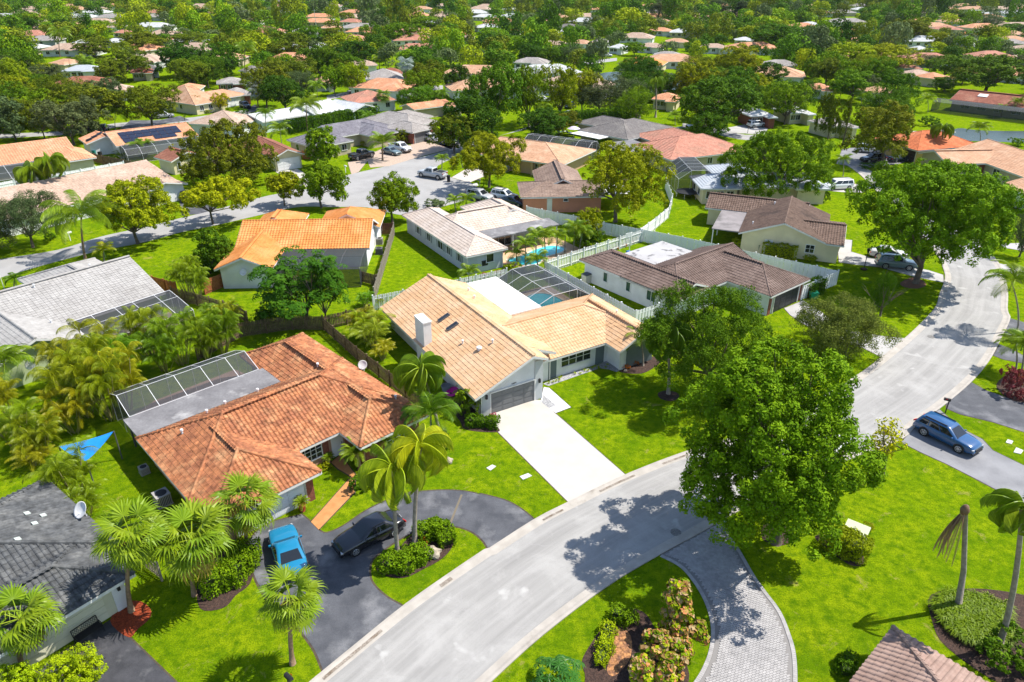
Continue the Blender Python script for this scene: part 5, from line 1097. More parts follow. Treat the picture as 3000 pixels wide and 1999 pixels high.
def landmarks():
    if not LM:
        for h in HOUSES:
            if h.short:
                f = h.foot[0]; c = h.W((f[0] + f[2]) / 2, (f[1] + f[3]) / 2, 2.5); LM.append((h.short, frame_xy(c), (f[2] - f[0] + f[3] - f[1]) / 4 / m_per_px(c)))
    return LM
def where(w, hgt=0):
    x, y = frame_xy((w[0], w[1], hgt)); best = min(landmarks(), key=lambda l: math.hypot(l[1][0] - x, (l[1][1] - y) * 1.6) - 0.3 * l[2]); dx, dy = x - best[1][0], y - best[1][1]
    if abs(dx) > 1.3 * abs(dy): rel = 'left of' if dx < 0 else 'right of'
    else: rel = 'in front of' if dy > 0 else 'behind'
    return '%s the %s' % (rel, best[0])
NT = [0]
def plant_tree(base, H, R, style, col, label=None, shift=(0, 0), word='tree', rz=None, crown=None, group='trees of the neighbourhood', name='tree'):
    NT[0] += 1; cm, tm, r0, h0 = crown or tree_template(style, NT[0] % 3)
    root = empty(name, (base[0], base[1], 0)); rz = random.uniform(0, 6.28) if rz is None else rz
    c = put('crown', cm, root, (shift[0], shift[1], 0), (0, 0, rz), (R / r0, R / r0, H / h0)); tint(c, col)
    put('trunk', tm, root, (0, 0, 0), (0, 0, rz), (max(R / r0, 0.6),) * 2 + (H / h0,))
    if label: tag(root, label, word, group, auto=True, at=Vector((base[0], base[1], H * 0.6)))
    else:
        size = 'broad' if R > 5.2 else ('slim' if R < H * 0.33 else ('small' if H < 6 else 'rounded'))
        look = dict(round='dense', umb='spreading', open='airy', dark='leafy', fine='feathery', pine='wispy', rosette='umbrella', bush='bushy')[style]
        tag(root, '%s %s %s tree %s' % (size, look, CW[col] if isinstance(col, str) else 'green', where(base, H * 0.5)), 'tree', group, auto=True, at=Vector((base[0], base[1], H * 0.6)))
    return root
def T(r, x, yb, yt, w, style='round', col='mid', label=None, xb=None, word='tree', **kw):
    b = P(r, x if xb is None else xb, yb); R = w / REG[r][2] * m_per_px(b) / 2; d = ray(r, x, yt); H = CAM_H + d.z * (b.y + R * 0.15) / d.y
    H = max(H, R * 0.8); ym = yb + (yt - yb) * 0.6; dm = ray(r, x, ym); sx = dm.x * b.y / dm.y - b.x; sx = max(-0.3 * R, min(0.3 * R, sx))
    return plant_tree(b, H, R, style, col, label, (sx, 0), word, **kw)

# ---- the large trees close by, each with its own crown
def hero(r, x, yb, yt, w, xb, col, label, seed, nl=46, lr=1.0, flat=0.9, nleaf=26000, leaf=0.17, low=0.30, subr=0.5, shell=0.8, fork=0.22, asp=0.55, nlimb=12, up=0.35, rnd=0.6, nsub=18):
    g = np.random.default_rng(seed); b = P(r, xb, yb); R = w / REG[r][2] * m_per_px(b) / 2; d = ray(r, x, yt); H = CAM_H + d.z * (b.y + R * 0.25) / d.y
    ym = yb + (yt - yb) * 0.6; dm = ray(r, x, ym); sx = dm.x * b.y / dm.y - b.x; sx = max(-0.6 * R, min(0.6 * R, sx))
    lobes = [(c + np.array([sx, 0, 0]), q) for c, q in dome_lobes(g, nl, R - lr * 0.55, H * low, H - lr * 0.3, lr, flat, shell)]; V, F, t = leaf_cloud(lobes, nsub, subr, nleaf, leaf, g, up, -0.5, rnd, asp); mb = MB(); limbs(mb, 0.024 * H, H * fork, lobes, g, nlimb, 0.4)
    cm = mesh_np('crown', V, F, M_LEAF, attrs={'tint': t})
    return plant_tree(b, H, R, 'round', col, label, (0, 0), rz=0.0, crown=(cm, mb.mesh('trunk', M_BARK, True), R, H))
hero('n', 2290, 1588, 990, 552, 2272, 'bright', 'largest broad bright green tree beside the road bend, shading the street', 1, 80, 1.35, 0.9, 110000, 0.105, 0.14, 0.55, 0.9, 0.15)
hero('F', 1720, 1012, 150, 1085, 1605, 'bright', 'huge round tree beside the road, over two parked cars', 2, 120, 1.6, 0.9, 90000, 0.14, 0.27, 0.6, 0.92, 0.16)
hero('F', 660, 440, -65, 850, 660, 'bright', 'broad bright green tree behind the silver metal roof', 3, 52, 1.6, 0.8, 45000, 0.15, 0.10, 0.6, 0.87, 0.15)
hero('F', 1140, 1215 + 0, 955, 590, 1090, 'olive', 'feathery olive tree beside the driveway of the dark brown roofed house', 4, 34, 1.0, 0.8, 16000, 0.13, 0.16, 0.6, 0.85, 0.2, 0.35, 14, 0.2, 0.9, 22) if False else None
hero('d', 725, 345, -40, 660, 720, (0.15, 0.195, 0.03), 'feathery olive tree beside the driveway of the dark brown roofed house', 4, 44, 1.05, 0.8, 42000, 0.09, 0.15, 0.65, 0.9, 0.2, 0.35, 14, 0.2, 0.9, 22)
hero('n', 2075, 1150, 808, 430, 2070, 'mid', 'fine leaved dark tree behind the large bright tree by the road', 5, 56, 0.95, 0.85, 60000, 0.095, 0.08, 0.55, 0.85, 0.2, 0.4, 12, 0.3, 0.85, 20)
hero('E', 1020, 352, -10, 520, 1018, 'yellow', 'forked yellow green tree standing beside the cul-de-sac', 6, 22, 1.5, 0.8, 26000, 0.14, 0.32, 0.6, 0.95, 0.28)
hero('E', 1950, 590, 40, 680, 1888, 'yellow', 'tall leaning yellow green tree inside the white fence', 7, 30, 1.5, 0.85, 34000, 0.135, 0.22, 0.6, 0.95, 0.3)
hero('E', 370, 592, 255, 345, 352, 'bright', 'round bright green street tree between orange and bone roofs', 8, 26, 0.95, 0.9, 16000, 0.135, 0.2, 0.5, 0.85, 0.26)
hero('n', 655, 548, 343, 315, 640, 'olive', 'large dense olive tree behind the golden street tree', 9, 64, 1.7, 0.9, 40000, 0.16, 0.04, 0.6, 0.85)
hero('D', 945, 740, 268, 620, 950, 'yellow', 'spreading yellow green street tree beside the coconut palm', 10, 44, 1.1, 0.75, 30000, 0.135, 0.2, 0.5, 0.88, 0.2)
hero('D', 1495, 605, 272, 530, 1468, 'gold', 'flat topped golden tree beside the far street', 11, 32, 0.95, 0.6, 22000, 0.13, 0.38, 0.45, 0.9, 0.3)
hero('D', 1960, 478, 245, 270, 1962, 'yellow', 'small yellow green tree at the street corner', 12, 18, 0.8, 0.75, 6000, 0.19, 0.3, 0.42, 0.9, 0.25)
hero('D', 2240, 492, 170, 340, 2215, 'bright', 'drooping bright green tree beside the wide street', 13, 26, 0.95, 0.9, 9000, 0.19, 0.16, 0.48, 0.85, 0.3)
hero('D', 2225, 215, -70, 240, 2228, 'bright', 'upright leafy tree in front of the slate metal roof', 14, 26, 1.1, 0.95, 8000, 0.21, 0.14, 0.5, 0.8, 0.2)
hero('D', 205, 765, 375, 460, 228, 'grey', 'grey green olive like tree at the left edge beside the street', 15, 32, 1.0, 0.85, 24000, 0.1, 0.2, 0.6, 0.9, 0.22, 0.35)
hero('D', -80, 800, 420, 320, -60, 'grey', 'grey green tree cut off by the left edge', 16, 24, 1.0, 0.85, 9000, 0.14, 0.1, 0.6, 0.9, 0.22, 0.35)
hero('D', 1470, 945, 635, 330, 1450, 'mid', 'dense glossy round tree beside the orange gable', 17, 28, 0.75, 0.9, 18000, 0.115, 0.05, 0.4, 0.85, 0.1)
hero('n', 2240, 1, 1, 1, 1, 'mid', '', 1) if False else None
b = P('D', 2110, 1300); rr = plant_tree(b, 7.8, 6.0, 'rosette', 'deep', 'dark umbrella tree with drooping leaf whorls behind the red house', (-0.3, 0))
T('D', 2250, 1290, 830, 330, 'rosette', 'deep', 'second dark umbrella tree beside the greyed board fence')
hero('d', 1030, 1275, 845, 230, 1008, 'gold', 'spindly young yellowish tree beside the driveway of the blue wagon', 19, 12, 0.55, 0.8, 700, 0.13, 0.35, 0.35, 0.9, 0.4, 0.5, 10)
# ---- rows of trees further back (frame readings of crown centre, foot, top, width)
ROW = [('A',130,235,95,330,'umb','bright'),('A',440,220,130,170,'dark','dark'),('A',660,270,165,290,'umb','bright'),('A',90,480,290,340,'round','dark'),('A',650,395,290,280,'round','olive'),('A',970,375,245,330,'round','olive'),('A',1310,355,225,290,'round','olive'),('A',1560,375,258,240,'round','olive'),
 ('A',860,560,335,330,'open','olive'),('A',1230,535,310,340,'round','dark'),('A',1510,525,310,320,'round','mid'),('A',1990,430,230,330,'round','olive'),('A',1830,475,360,170,'dark','dark'),('A',70,650,420,250,'round','yellow'),('A',300,585,440,185,'round','yellow'),('A',2230,500,370,220,'dark','mid'),('A',2310,660,440,180,'open','bright'),
 ('A',1840,745,465,320,'open','olive'),('A',2080,665,495,240,'fine','grey'),('A',1520,770,640,130,'open','gold'),('A',190,670,560,190,'fine','grey'),('A',110,965,680,300,'open','olive'),('A',310,960,670,230,'open','olive'),('A',600,905,595,520,'open','olive'),('A',1050,885,580,410,'open','olive'),('A',1250,965,850,150,'dark','mid'),('A',2290,330,200,200,'round','olive'),('A',1760,330,210,230,'round','olive'),('A',2150,330,180,220,'umb','mid'),
 ('B',100,455,290,290,'dark','dark'),('B',90,655,430,200,'open','yellow'),('B',600,620,420,280,'open','olive'),('B',790,645,455,210,'round','dark'),('B',1040,930,430,390,'umb','mid'),('B',1290,870,465,280,'umb','bright'),('B',1500,840,455,300,'open','yellow'),('B',1660,780,480,260,'open','yellow'),('B',1780,790,520,380,'fine','grey'),('B',2010,790,560,270,'fine','grey'),('B',1320,455,300,200,'umb','dark'),('B',1440,465,330,165,'umb','mid'),('B',1600,465,330,220,'fine','grey'),('B',1740,445,330,180,'fine','grey'),('B',1010,410,320,160,'round','lime'),('B',900,465,350,240,'fine','grey'),('B',1060,345,190,240,'umb','bright'),
 ('B',700,385,250,260,'umb','mid'),('B',430,305,160,270,'umb','bright'),('B',610,225,110,210,'umb','bright'),('B',880,225,140,180,'fine','grey'),('B',1300,165,80,170,'umb','mid'),('B',1430,155,70,170,'umb','mid'),('B',2020,385,290,155,'umb','bright'),('B',1850,245,150,170,'umb','bright'),('B',2030,195,100,180,'umb','mid'),('B',1590,255,200,140,'umb','bright'),('B',1700,275,190,125,'dark','dark'),('B',2180,160,15,160,'pine','grey'),('B',560,430,350,230,'round','mid'),('B',420,985,893,150,'round','olive'),('B',480,770,615,220,'dark','mid'),('B',640,730,630,180,'dark','mid'),('B',280,420,270,200,'dark','mid'),('B',1190,330,260,200,'umb','mid'),
 ('C',245,918,545,490,'umb','mid'),('C',600,615,440,250,'dark','dark'),('C',700,860,555,330,'open','bright'),('C',390,570,325,330,'round','yellow'),('C',110,530,390,230,'fine','olive'),('C',100,275,135,240,'umb','mid'),('C',345,275,145,180,'umb','mid'),('C',240,170,-5,300,'pine','grey'),('C',420,170,0,260,'pine','grey'),('C',650,360,170,340,'umb','mid'),('C',680,150,5,180,'pine','grey'),('C',870,515,310,200,'dark','dark'),('C',980,300,210,190,'umb','mid'),('C',1160,500,300,330,'umb','lime'),('C',1440,510,305,330,'umb','yellow'),('C',1185,280,165,210,'round','olive'),('C',1540,310,145,320,'round','olive'),('C',1790,365,220,180,'umb','yellow'),('C',1360,320,220,240,'umb','mid'),
 ('C',1160,700,485,290,'umb','bright'),('C',1490,735,495,260,'round','mid'),('C',1000,960,650,180,'dark','olive'),('C',1100,1005,660,110,'pine','olive'),('C',1380,1130,730,460,'round','olive'),('C',2080,650,380,500,'umb','mid'),('C',1800,630,535,200,'dark','mid'),('C',1700,495,380,200,'fine','grey'),('C',1710,870,800,120,'bush','mid'),('C',2310,1005,958,110,'bush','bright'),('C',2250,240,160,180,'umb','mid'),('C',2090,200,120,220,'fine','grey'),('C',1950,160,90,200,'umb','mid'),('C',150,600,520,200,'round','mid'),('C',900,640,540,150,'open','bright'),
 ('F',1370,340,180,130,'dark','mid'),('F',2320,830,540,150,'fine','grey'),('E',1700,740,505,190,'round','yellow'),('E',1690,760,620,230,'dark','mid'),('F',1360,1240,945,140,'fine','mid'),('D',2090,1240,1160,0.1,'bush','dark'),('D',1850,1290,1160,200,'dark','deep'),('C',520,985,930,60,'bush','olive'),('e',120,1720,1480,430,'round','lime'),('e',540,1640,1360,460,'round','lime')]
for q in ROW:
    if q[4] > 1: T(*q)
# ------------------------------------------------------------------ shrubs and hedges
def shrub(r, x, yb, yt, w, col, label=None, name='shrub', k=None):
    b = P(r, x, yb); R = w / REG[r][2] * m_per_px(b) / 2; b.y += R * 0.6; H = max(0.35, height_at(r, x, yt, b)); cm, tm, r0, h0 = tree_template('bush', (int(abs(x)) + int(yb)) % 3)
    root = empty(name, (b.x, b.y, 0)); c = put('foliage', cm, root, (0, 0, 0), (0, 0, random.uniform(0, 6)), (R / r0, R / r0 * random.uniform(0.85, 1.1), H / h0)); tint(c, col); put('stem', tm, root, sc=(R / r0, R / r0, H / h0))
    tag(root, label or ('%s rounded shrub %s' % (CW[col], where(b))), 'shrub', 'garden shrubs', auto=True, at=b); return root
def hedge(label, line, w, h, col, dens=150, leaf=0.075, joint=False):
    g = np.random.default_rng(len(label)); line = [Vector((q[0], q[1], 0)) for q in line]; o = line[0]; C = []; N = []
    for a, b in zip(line, line[1:]):
        d = b - a; L = d.length; n = int((L + w) * (2 * h + w) * dens * 1.5); dn = d / max(L, 1e-6); nn = Vector((-dn.y, dn.x, 0)); s = g.uniform(-0.3 * w / L, 1 + 0.3 * w / L, n); sel = g.uniform(0, 2 * h + w, n)
        bump = 0.10 * np.sin(s * L * 3.1 + 1) + 0.07 * np.sin(s * L * 7.7) + g.normal(0, 0.05, n)
        off = np.where(sel < h, -w / 2, np.where(sel < h + w, sel - h - w / 2, w / 2)); z = np.where(sel < h, sel, np.where(sel < h + w, h, sel - h - w)); off = off + np.where(sel < h, -bump, np.where(sel < h + w, 0, bump)); z = z + np.where((sel >= h) & (sel < h + w), bump * 1.2, 0)
        p = np.array(a - o)[None] + np.array(d)[None] * s[:, None] + np.array(nn)[None] * off[:, None]; p[:, 2] = np.maximum(z, 0.02)
        m = np.where((sel < h)[:, None], -np.array(nn)[None], np.where((sel < h + w)[:, None], np.array([[0, 0, 1.0]]), np.array(nn)[None])); C.append(p); N.append(m)
    C = np.vstack(C); N = unit(np.vstack(N) + g.normal(0, 0.7, C.shape)); V, F = quads(C, N, leaf * g.uniform(0.7, 1.3, len(C)), g, 0.6)
    root = empty('hedge', o); core = MB()
    for a, b in zip(line, line[1:]): core.bar(a - o + Vector((0, 0, h * 0.42)), b - o + Vector((0, 0, h * 0.42)), w * 0.6, h * 0.74)
    core.build('branches', mat('hedge_core', (0.03, 0.05, 0.008)), root)
    f = put('foliage', mesh_np('foliage', V, F, M_LEAF, attrs={'tint': np.repeat(np.clip(g.normal(0.5, 0.2, len(C)), 0, 1), 4)}), root); tint(f, col, 0.03); tag(root, label, 'hedge'); return root
hedge('clipped dark hedge on a low kerb beside the concrete driveway', [P('b', 1760, 900, 0), P('b', 1970, 915, 0)], 0.9, 0.75, 'mid')
hedge('long rounded hedge below the shaded fan palms', [P('f', -230, 860), P('f', -60, 800), P('f', 40, 690), P('f', 85, 600)], 1.5, 1.3, 'bright', 110)
hedge('round clipped hedge at the back of the island bed', [P('f', 1390, 470), P('f', 1480, 430), P('f', 1560, 440), P('f', 1600, 520)], 1.1, 0.9, 'bright')
hedge('low clipped hedge at the front of the island bed', [P('f', 1130, 680), P('f', 1250, 700), P('f', 1350, 640), P('f', 1420, 600)], 1.2, 0.75, 'bright')
hedge('yellow green hedge beside the pale utility cabinet', [P('h', 600, 500), P('h', 720, 560), P('h', 840, 610)], 1.5, 1.3, 'yellow', 110)
hedge('square clipped hedge against the cream gable', [P('F', 560, 820), P('F', 760, 845)], 1.3, 1.7, 'yellow', 90, 0.09)
hedge('small clipped bush beside the patio of the cream gable', [P('F', 350, 775), P('F', 410, 780)], 1.0, 1.3, 'yellow', 90, 0.09)
hedge('tall hedge beside the black garage of the dark brown roofed house', [P('F', 850, 1110), P('F', 940, 1060)], 1.3, 1.6, 'mid', 90, 0.09)
hedge('long green hedge behind the pink tiled house', [P('B', 1760, 1020), P('B', 1960, 1010), P('B', 2353, 965), P('C', 130, 940)], 1.6, 2.2, 'bright', 40, 0.14)
hedge('tall hedge along the street near the dark grey hip roof', [P('B', 1340, 925), P('B', 1440, 905), P('B', 1530, 870)], 2.2, 2.6, 'bright', 35, 0.15)
hedge('hedge behind the patio umbrella', [P('B', 1520, 870), P('B', 1700, 850), P('B', 1960, 835)], 2.2, 3.0, 'mid', 35, 0.15)
hedge('leafy hedge between slate metal and white roofs', [P('A', 2000, 920), P('A', 2250, 875), P('B', 0, 850), P('B', 240, 815)], 2.0, 2.8, 'mid', 35, 0.15)
hedge('low green hedge in front of the central planting of the paver island', [P('g', 1040, 1060), P('g', 1140, 1090), P('g', 1170, 1130)], 0.8, 0.6, 'bright', 170, 0.06)
hedge('low feathery green border along the mulch bed', [P('g', 1000, 1170), P('g', 980, 1300), P('g', 940, 1440)], 0.7, 0.55, 'lime', 170, 0.06)
hedge('small curved clipped hedge beside the mauve brown roof', [P('h', 720, 1520), P('h', 710, 1460), P('h', 760, 1395)], 0.6, 0.6, 'mid', 170, 0.06)
for q in [('b',1760,850,640,190,'palm','broad leaved shrub against the shaded wall of the tan house'),('f',1250,640,540,120,'bright'),('f',1480,470,420,60,'fire','orange croton in the island bed'),('f',1410,520,460,80,'fire','low orange croton near the boulder'),('c',1130,480,440,70,'fire','red croton in the mulch bed by the front wall'),('c',1210,450,400,60,'fire','orange croton beside the small palm'),('b',1560,1100,960,120,'mid','upright shrub beside the queen palm trunk'),('b',1250,1110,1050,110,'bright'),('b',930,1420,1260,170,'mid','dense dark shrub beside the orange path'),('b',640,1260,1200,110,'yellow','yellow green shrub below the front window'),
 ('d',2000,690,490,190,'rose','dark red cordyline in the bed by the black driveway'),('d',2070,600,500,90,'fire','orange croton in the bed by the black driveway'),('d',2091,730,640,120,'rose'),('F',880,870,820,80,'lime','yellow bush beside the cream gable'),('F',985,460,385,60,'mid'),('h',900,420,355,80,'yellow','small yellow bush behind the utility cabinet'),('E',1090,980,930,80,'rose','red bush behind the tan house fence'),('E',990,980,945,70,'rose'),('E',1190,940,880,110,'lime','yellow green bush between fence and pool'),('E',1660,1120,1100,50,'mid'),('E',1845,790,745,34,'mid','leftmost clipped cone bush along the turf yard fence'),('E',1908,770,725,38,'mid','middle clipped cone bush along the turf yard fence'),('E',1965,750,715,32,'mid','second clipped cone bush from the fence corner'),('E',2022,730,692,36,'mid','rightmost clipped cone bush near the fence corner'),('E',1790,810,778,34,'mid','clipped cone bush nearest the turf yard roof'),
 ('E',1893,785,758,36,'fire','orange bush left of the clipped cones'),('E',1950,765,740,34,'fire','orange bush between the clipped cones'),('E',2003,745,722,30,'fire','orange bush near the fence corner'),('F',890,865,825,70,'yellow'),('E',650,500,440,190,'grey','pale spiky shrub row at the end of the cul-de-sac'),('D',340,720,660,90,'mid','spiky plant in a ringed bed beside the far street'),('D',2050,200,165,40,'mid'),('B',150,1010,975,45,'yellow','yellow green bush beside the slate metal roofed porch'),('B',910,890,825,80,'mid'),('A',1375,780,745,70,'rose','red bush in front of the far cream house'),('A',1425,785,760,50,'yellow'),('A',1660,800,755,90,'mid'),('E',1130,250,195,60,'silver','silvery shrub beside the porch columns'),('D',1010,500,440,60,'mid'),('h',2060,1540,1250,420,'mid','flowering bush at the lower right corner'),('c',1300,120,60,140,'bright','hedge like bush at the fence corner'),('F',1300,230,190,120,'mid')]:
    shrub(*q)
# sea grape and broad leaved plants in the paver island
def broadleaf(label, lobes, n, leaf, cols, seed, name='shrub'):
    g = np.random.default_rng(seed); o = Vector(lobes[0][0]); o.z = 0; V, F, t = leaf_cloud([(np.array(c) - np.array(o), np.array(r)) for c, r in lobes], 16, 0.3, n, leaf, g, 0.5, -0.3, 0.6, 0.85)
    root = empty(name, o); cc = np.array([COLS[c] if isinstance(c, str) else c for c in cols])[g.integers(0, len(cols), n)]
    put('foliage', mesh_np('foliage', V, F, M_LEAFA, attrs={'tint': t, 'leafcol': np.repeat(cc, 4, axis=0)}), root); mb = MB()
    for c, r in lobes: mb.tube([(0, 0, 0), tuple((Vector(c) - o) * 0.6), tuple(Vector(c) - o)], [0.06, 0.04, 0.02], 5)
    mb.build('stem', M_BARK, root); tag(root, label, 'shrub'); return root
def lob(r, x, yb, h, rad): q = P(r, x, yb); return ((q.x, q.y, h), (rad, rad, rad))
SG = ['yellow', 'bright', 'yellow', (0.44, 0.19, 0.07), (0.42, 0.30, 0.15), (0.40, 0.24, 0.08)]
broadleaf('sea grape with round green and rusty leaves in the paver island', [lob('g', 1500, 1250, 1.1, 0.7), lob('g', 1480, 1200, 2.3, 0.7), lob('g', 1560, 1290, 1.6, 0.8), lob('g', 1500, 1180, 3.1, 0.5), lob('g', 1590, 1330, 1.2, 0.8), lob('g', 1450, 1320, 0.9, 0.8), lob('g', 1540, 1390, 0.9, 0.8)], 5200, 0.125, SG, 41)
broadleaf('lower sea grape with rusty leaves nearest the paver driveway', [lob('g', 1350, 1530, 1.0, 0.65), lob('g', 1260, 1560, 0.9, 0.55), lob('g', 1440, 1480, 1.3, 0.7), lob('g', 1340, 1450, 1.7, 0.6), lob('g', 1420, 1580, 0.8, 0.6), lob('g', 1470, 1540, 1.0, 0.7), lob('g', 1300, 1500, 1.1, 0.6)], 4200, 0.125, SG, 42)
# ------------------------------------------------------------------ palms
def strip(V, F, t, a, b, w0, w1, side, tn):
    o = len(V); V += [a - side * w0, a + side * w0, b + side * w1, b - side * w1]; F.append((o, o + 1, o + 2, o + 3)); t += [tn] * 4
PALM = {}
def frond_mesh(kind, v):
    key = (kind, v)
    if key in PALM: return PALM[key]
    g = random.Random(hash(kind) % 97 + v * 13 + 5); V = []; F = []; t = []
    if kind in ('feather', 'queen', 'coco', 'areca', 'date', 'dead'):
        spec = dict(feather=(2.2, 0.9, -0.9, 24, 0.55, 0.35), queen=(2.9, 0.95, -1.75, 46, 0.78, 1.3), coco=(3.4, 0.75, -0.95, 30, 0.75, 0.75), areca=(2.3, 1.2, -0.9, 26, 0.5, 0.6), date=(2.4, 0.9, -0.6, 28, 0.40, 0.15), dead=(3.4, -1.1, -1.62, 26, 0.34, 1.2))[kind]
        L, a0, a1, n, ll, hang = spec; a0 += g.uniform(-0.1, 0.15); a1 += g.uniform(-0.2, 0.2); pts = [Vector((0, 0, 0))]; m = 12; dirs = []
        for i in range(m):
            a = a0 + (a1 - a0) * (i / (m - 1)) ** 1.15; d = Vector((math.cos(a), 0, math.sin(a))); dirs.append(d); pts.append(pts[-1] + d * (L / m))
        for i in range(m): strip(V, F, t, pts[i], pts[i + 1], 0.035 * (1 - i / m) + 0.008, 0.035 * (1 - (i + 1) / m) + 0.006, Vector((0, 1, 0)), 0.75)
        for k in range(n):
            s = 0.14 + 0.86 * k / (n - 1); f = s * m; i = min(int(f), m - 1); p = pts[i].lerp(pts[i + 1], f - i); d = dirs[i]; up = Vector((-d.z, 0, d.x)); ln = ll * (0.55 + 0.75 * math.sin(math.pi * min(s * 0.9 + 0.1, 1))) * g.uniform(0.85, 1.1)
            for sg in (-1, 1):
                q = (Vector((0, sg, 0)) * (1 - hang * 0.45) + d * 0.55 + up * (0.25 - hang * 0.6) + Vector((0, 0, -hang * 0.55))).normalized(); w = (d * 0.030 + up * 0.012) * (0.62 if kind == 'areca' else (0.8 if kind == 'queen' else 1.0)); mid = p + q * ln * 0.55; e = mid + (q + Vector((0, 0, -0.35 - hang * 0.6))).normalized() * ln * 0.5; tn = g.uniform(0.25, 0.8)
                o = len(V); V += [p - w * 0.6, p + w * 0.6, mid + w, mid - w, e]; F += [(o, o + 1, o + 2, o + 3), (o + 3, o + 2, o + 4, o + 4)]; t += [tn] * 5
    else:  # fan leaf
        pt = 0.8; droop = 0.30; V += [Vector((0, -0.02, 0)), Vector((0, 0.02, 0)), Vector((pt, 0.015, 0.12)), Vector((pt, -0.015, 0.12))]; F.append((0, 1, 2, 3)); t += [0.95] * 4; c = Vector((pt, 0, 0.12)); n = 22
        for k in range(n):
            a = -2.05 + 4.1 * (k + 0.5) / n; ln = 0.80 * (0.72 + 0.34 * math.cos(a * 0.7)) * g.uniform(0.9, 1.1); dr = Vector((math.cos(a), math.sin(a), 0)); sd = Vector((-math.sin(a), math.cos(a), 0)); z1 = 0.06 * (1 if k % 2 else -1)
            p1 = c + dr * ln * 0.5 + Vector((0, 0, 0.05 - droop * 0.2)); e1 = c + dr * ln * 0.84 + Vector((0, 0, -droop * 0.55)) + sd * g.uniform(-0.02, 0.02); e2 = c + dr * ln * 0.95 + Vector((0, 0, -droop * 1.1 - g.uniform(0.05, 0.3))); w = ln * 0.5 * 4.1 / n * 0.5; tn = g.uniform(0.3, 0.8); o = len(V)
            V += [c - sd * 0.01, c + sd * 0.01, p1 + sd * w + Vector((0, 0, z1 * 0.4)), p1 - sd * w - Vector((0, 0, z1 * 0.4)), e1 + sd * w * 0.38, e1 - sd * w * 0.38, e2]; F += [(o, o + 1, o + 2, o + 3), (o + 3, o + 2, o + 4, o + 5), (o + 5, o + 4, o + 6, o + 6)]; t += [tn] * 7
    F4 = [f for f in F if f[2] != f[3]]; F3 = [f[:3] for f in F if f[2] == f[3]]
    me = bpy.data.meshes.new('frond'); me.from_pydata([tuple(q) for q in V], [], F4 + F3); at = me.attributes.new('tint', 'FLOAT', 'POINT'); at.data.foreach_set('value', np.array(t, np.float32)); me.materials.append(M_FROND); me.update()
    PALM[key] = me; return me
PSPEC = dict(queen=(26, 'queen', 0.15, 'palm'), coco=(18, 'coco', 0.16, 'palm'), feather=(13, 'feather', 0.10, 'palm'), fan=(26, 'fan', 0.15, 'palm'), date=(26, 'date', 0.2, 'palm'), royal=(14, 'queen', 0.22, 'palm'), bismarck=(22, 'fan', 0.2, 'silver'))
def palm(base, H, Rf, kind, label=None, col=None, top=None, group='palms of the neighbourhood', parts=True, dead=0, bark=None):
    n, fk, tr, c0 = PSPEC[kind]; root = empty('palm_tree', (base[0], base[1], 0)); tp = Vector((0, 0, H)) if top is None else Vector((top[0] - base[0], top[1] - base[1], H)); g = random.Random(int(abs(base[0] * 31 + base[1] * 7)))
    mb = MB(); k = 7; path = [Vector((tp.x * (i / k) ** 1.5, tp.y * (i / k) ** 1.5, H * i / k)) for i in range(k + 1)]; tr = tr * (0.75 + 0.03 * H)
    rad = [tr * (1.5 if i == 0 else (1.05 - 0.35 * i / k)) for i in range(k + 1)]; path[0].z = -0.05; mb.tube(path, rad, 8); mb.build('trunk', bark or (M_PALMBARK if kind in ('queen', 'royal', 'feather') else M_PALMTAN), root, True)
    if kind in ('royal', 'feather'): m2 = MB(); m2.tube([tp - Vector((0, 0, 0.9)), tp + Vector((0, 0, 0.1))], [tr * 0.7, tr * 0.5], 8); o = m2.build('crownshaft', mat('green_shaft', (0.10, 0.2, 0.04)), root, True)
    L0 = dict(queen=2.9, coco=3.4, feather=2.2, fan=1.55, date=2.4)[fk]; s = Rf / (L0 * (0.82 if fk != 'fan' else 0.95)); col = col or c0
    vals = []
    for i in range(n):
        f = i / (n - 1); el = (0.95 - 2.25 * f + g.uniform(-0.2, 0.2)) if fk == 'fan' else ((0.5 - 1.4 * f) if fk == 'queen' else (0.62 - 1.05 * f)); az = i * 2.39996 + g.uniform(-0.2, 0.2); vals.append((az, el + g.uniform(-0.12, 0.12), g.randrange(3), s * g.uniform(0.85, 1.08)))
    if parts:
        for az, el, v, sc in vals:
            o = put('frond', frond_mesh(fk, v), root, tp, (0, 0, 0), (sc, sc, sc)); o.rotation_euler = (Matrix.Rotation(az, 3, 'Z') @ Matrix.Rotation(-el, 3, 'Y') @ Matrix.Rotation(g.uniform(-0.5, 0.5), 3, 'X')).to_euler(); tint(o, col, 0.1)
            if fk == 'fan' and el < -0.9 and g.random() < 0.3 + dead: o.color = (0.40, 0.30, 0.05, 1) if g.random() < 0.7 else (0.22, 0.13, 0.05, 1)
    else:
        me = far_palm_crown(fk, kind); o = put('crown', me, root, tp, (0, 0, g.uniform(0, 6)), (s, s, s)); tint(o, col, 0.12)
    look = dict(queen='drooping queen palm', coco='tall coconut palm', feather='slender feathery palm', fan='fan palm', date='bristling date palm', royal='pale trunked royal palm', bismarck='silvery blue fan palm')[kind]
    tag(root, label or (look + ' ' + where(base, H * 0.6)), 'palm', group, auto=True, at=Vector((base[0], base[1], H))); return root
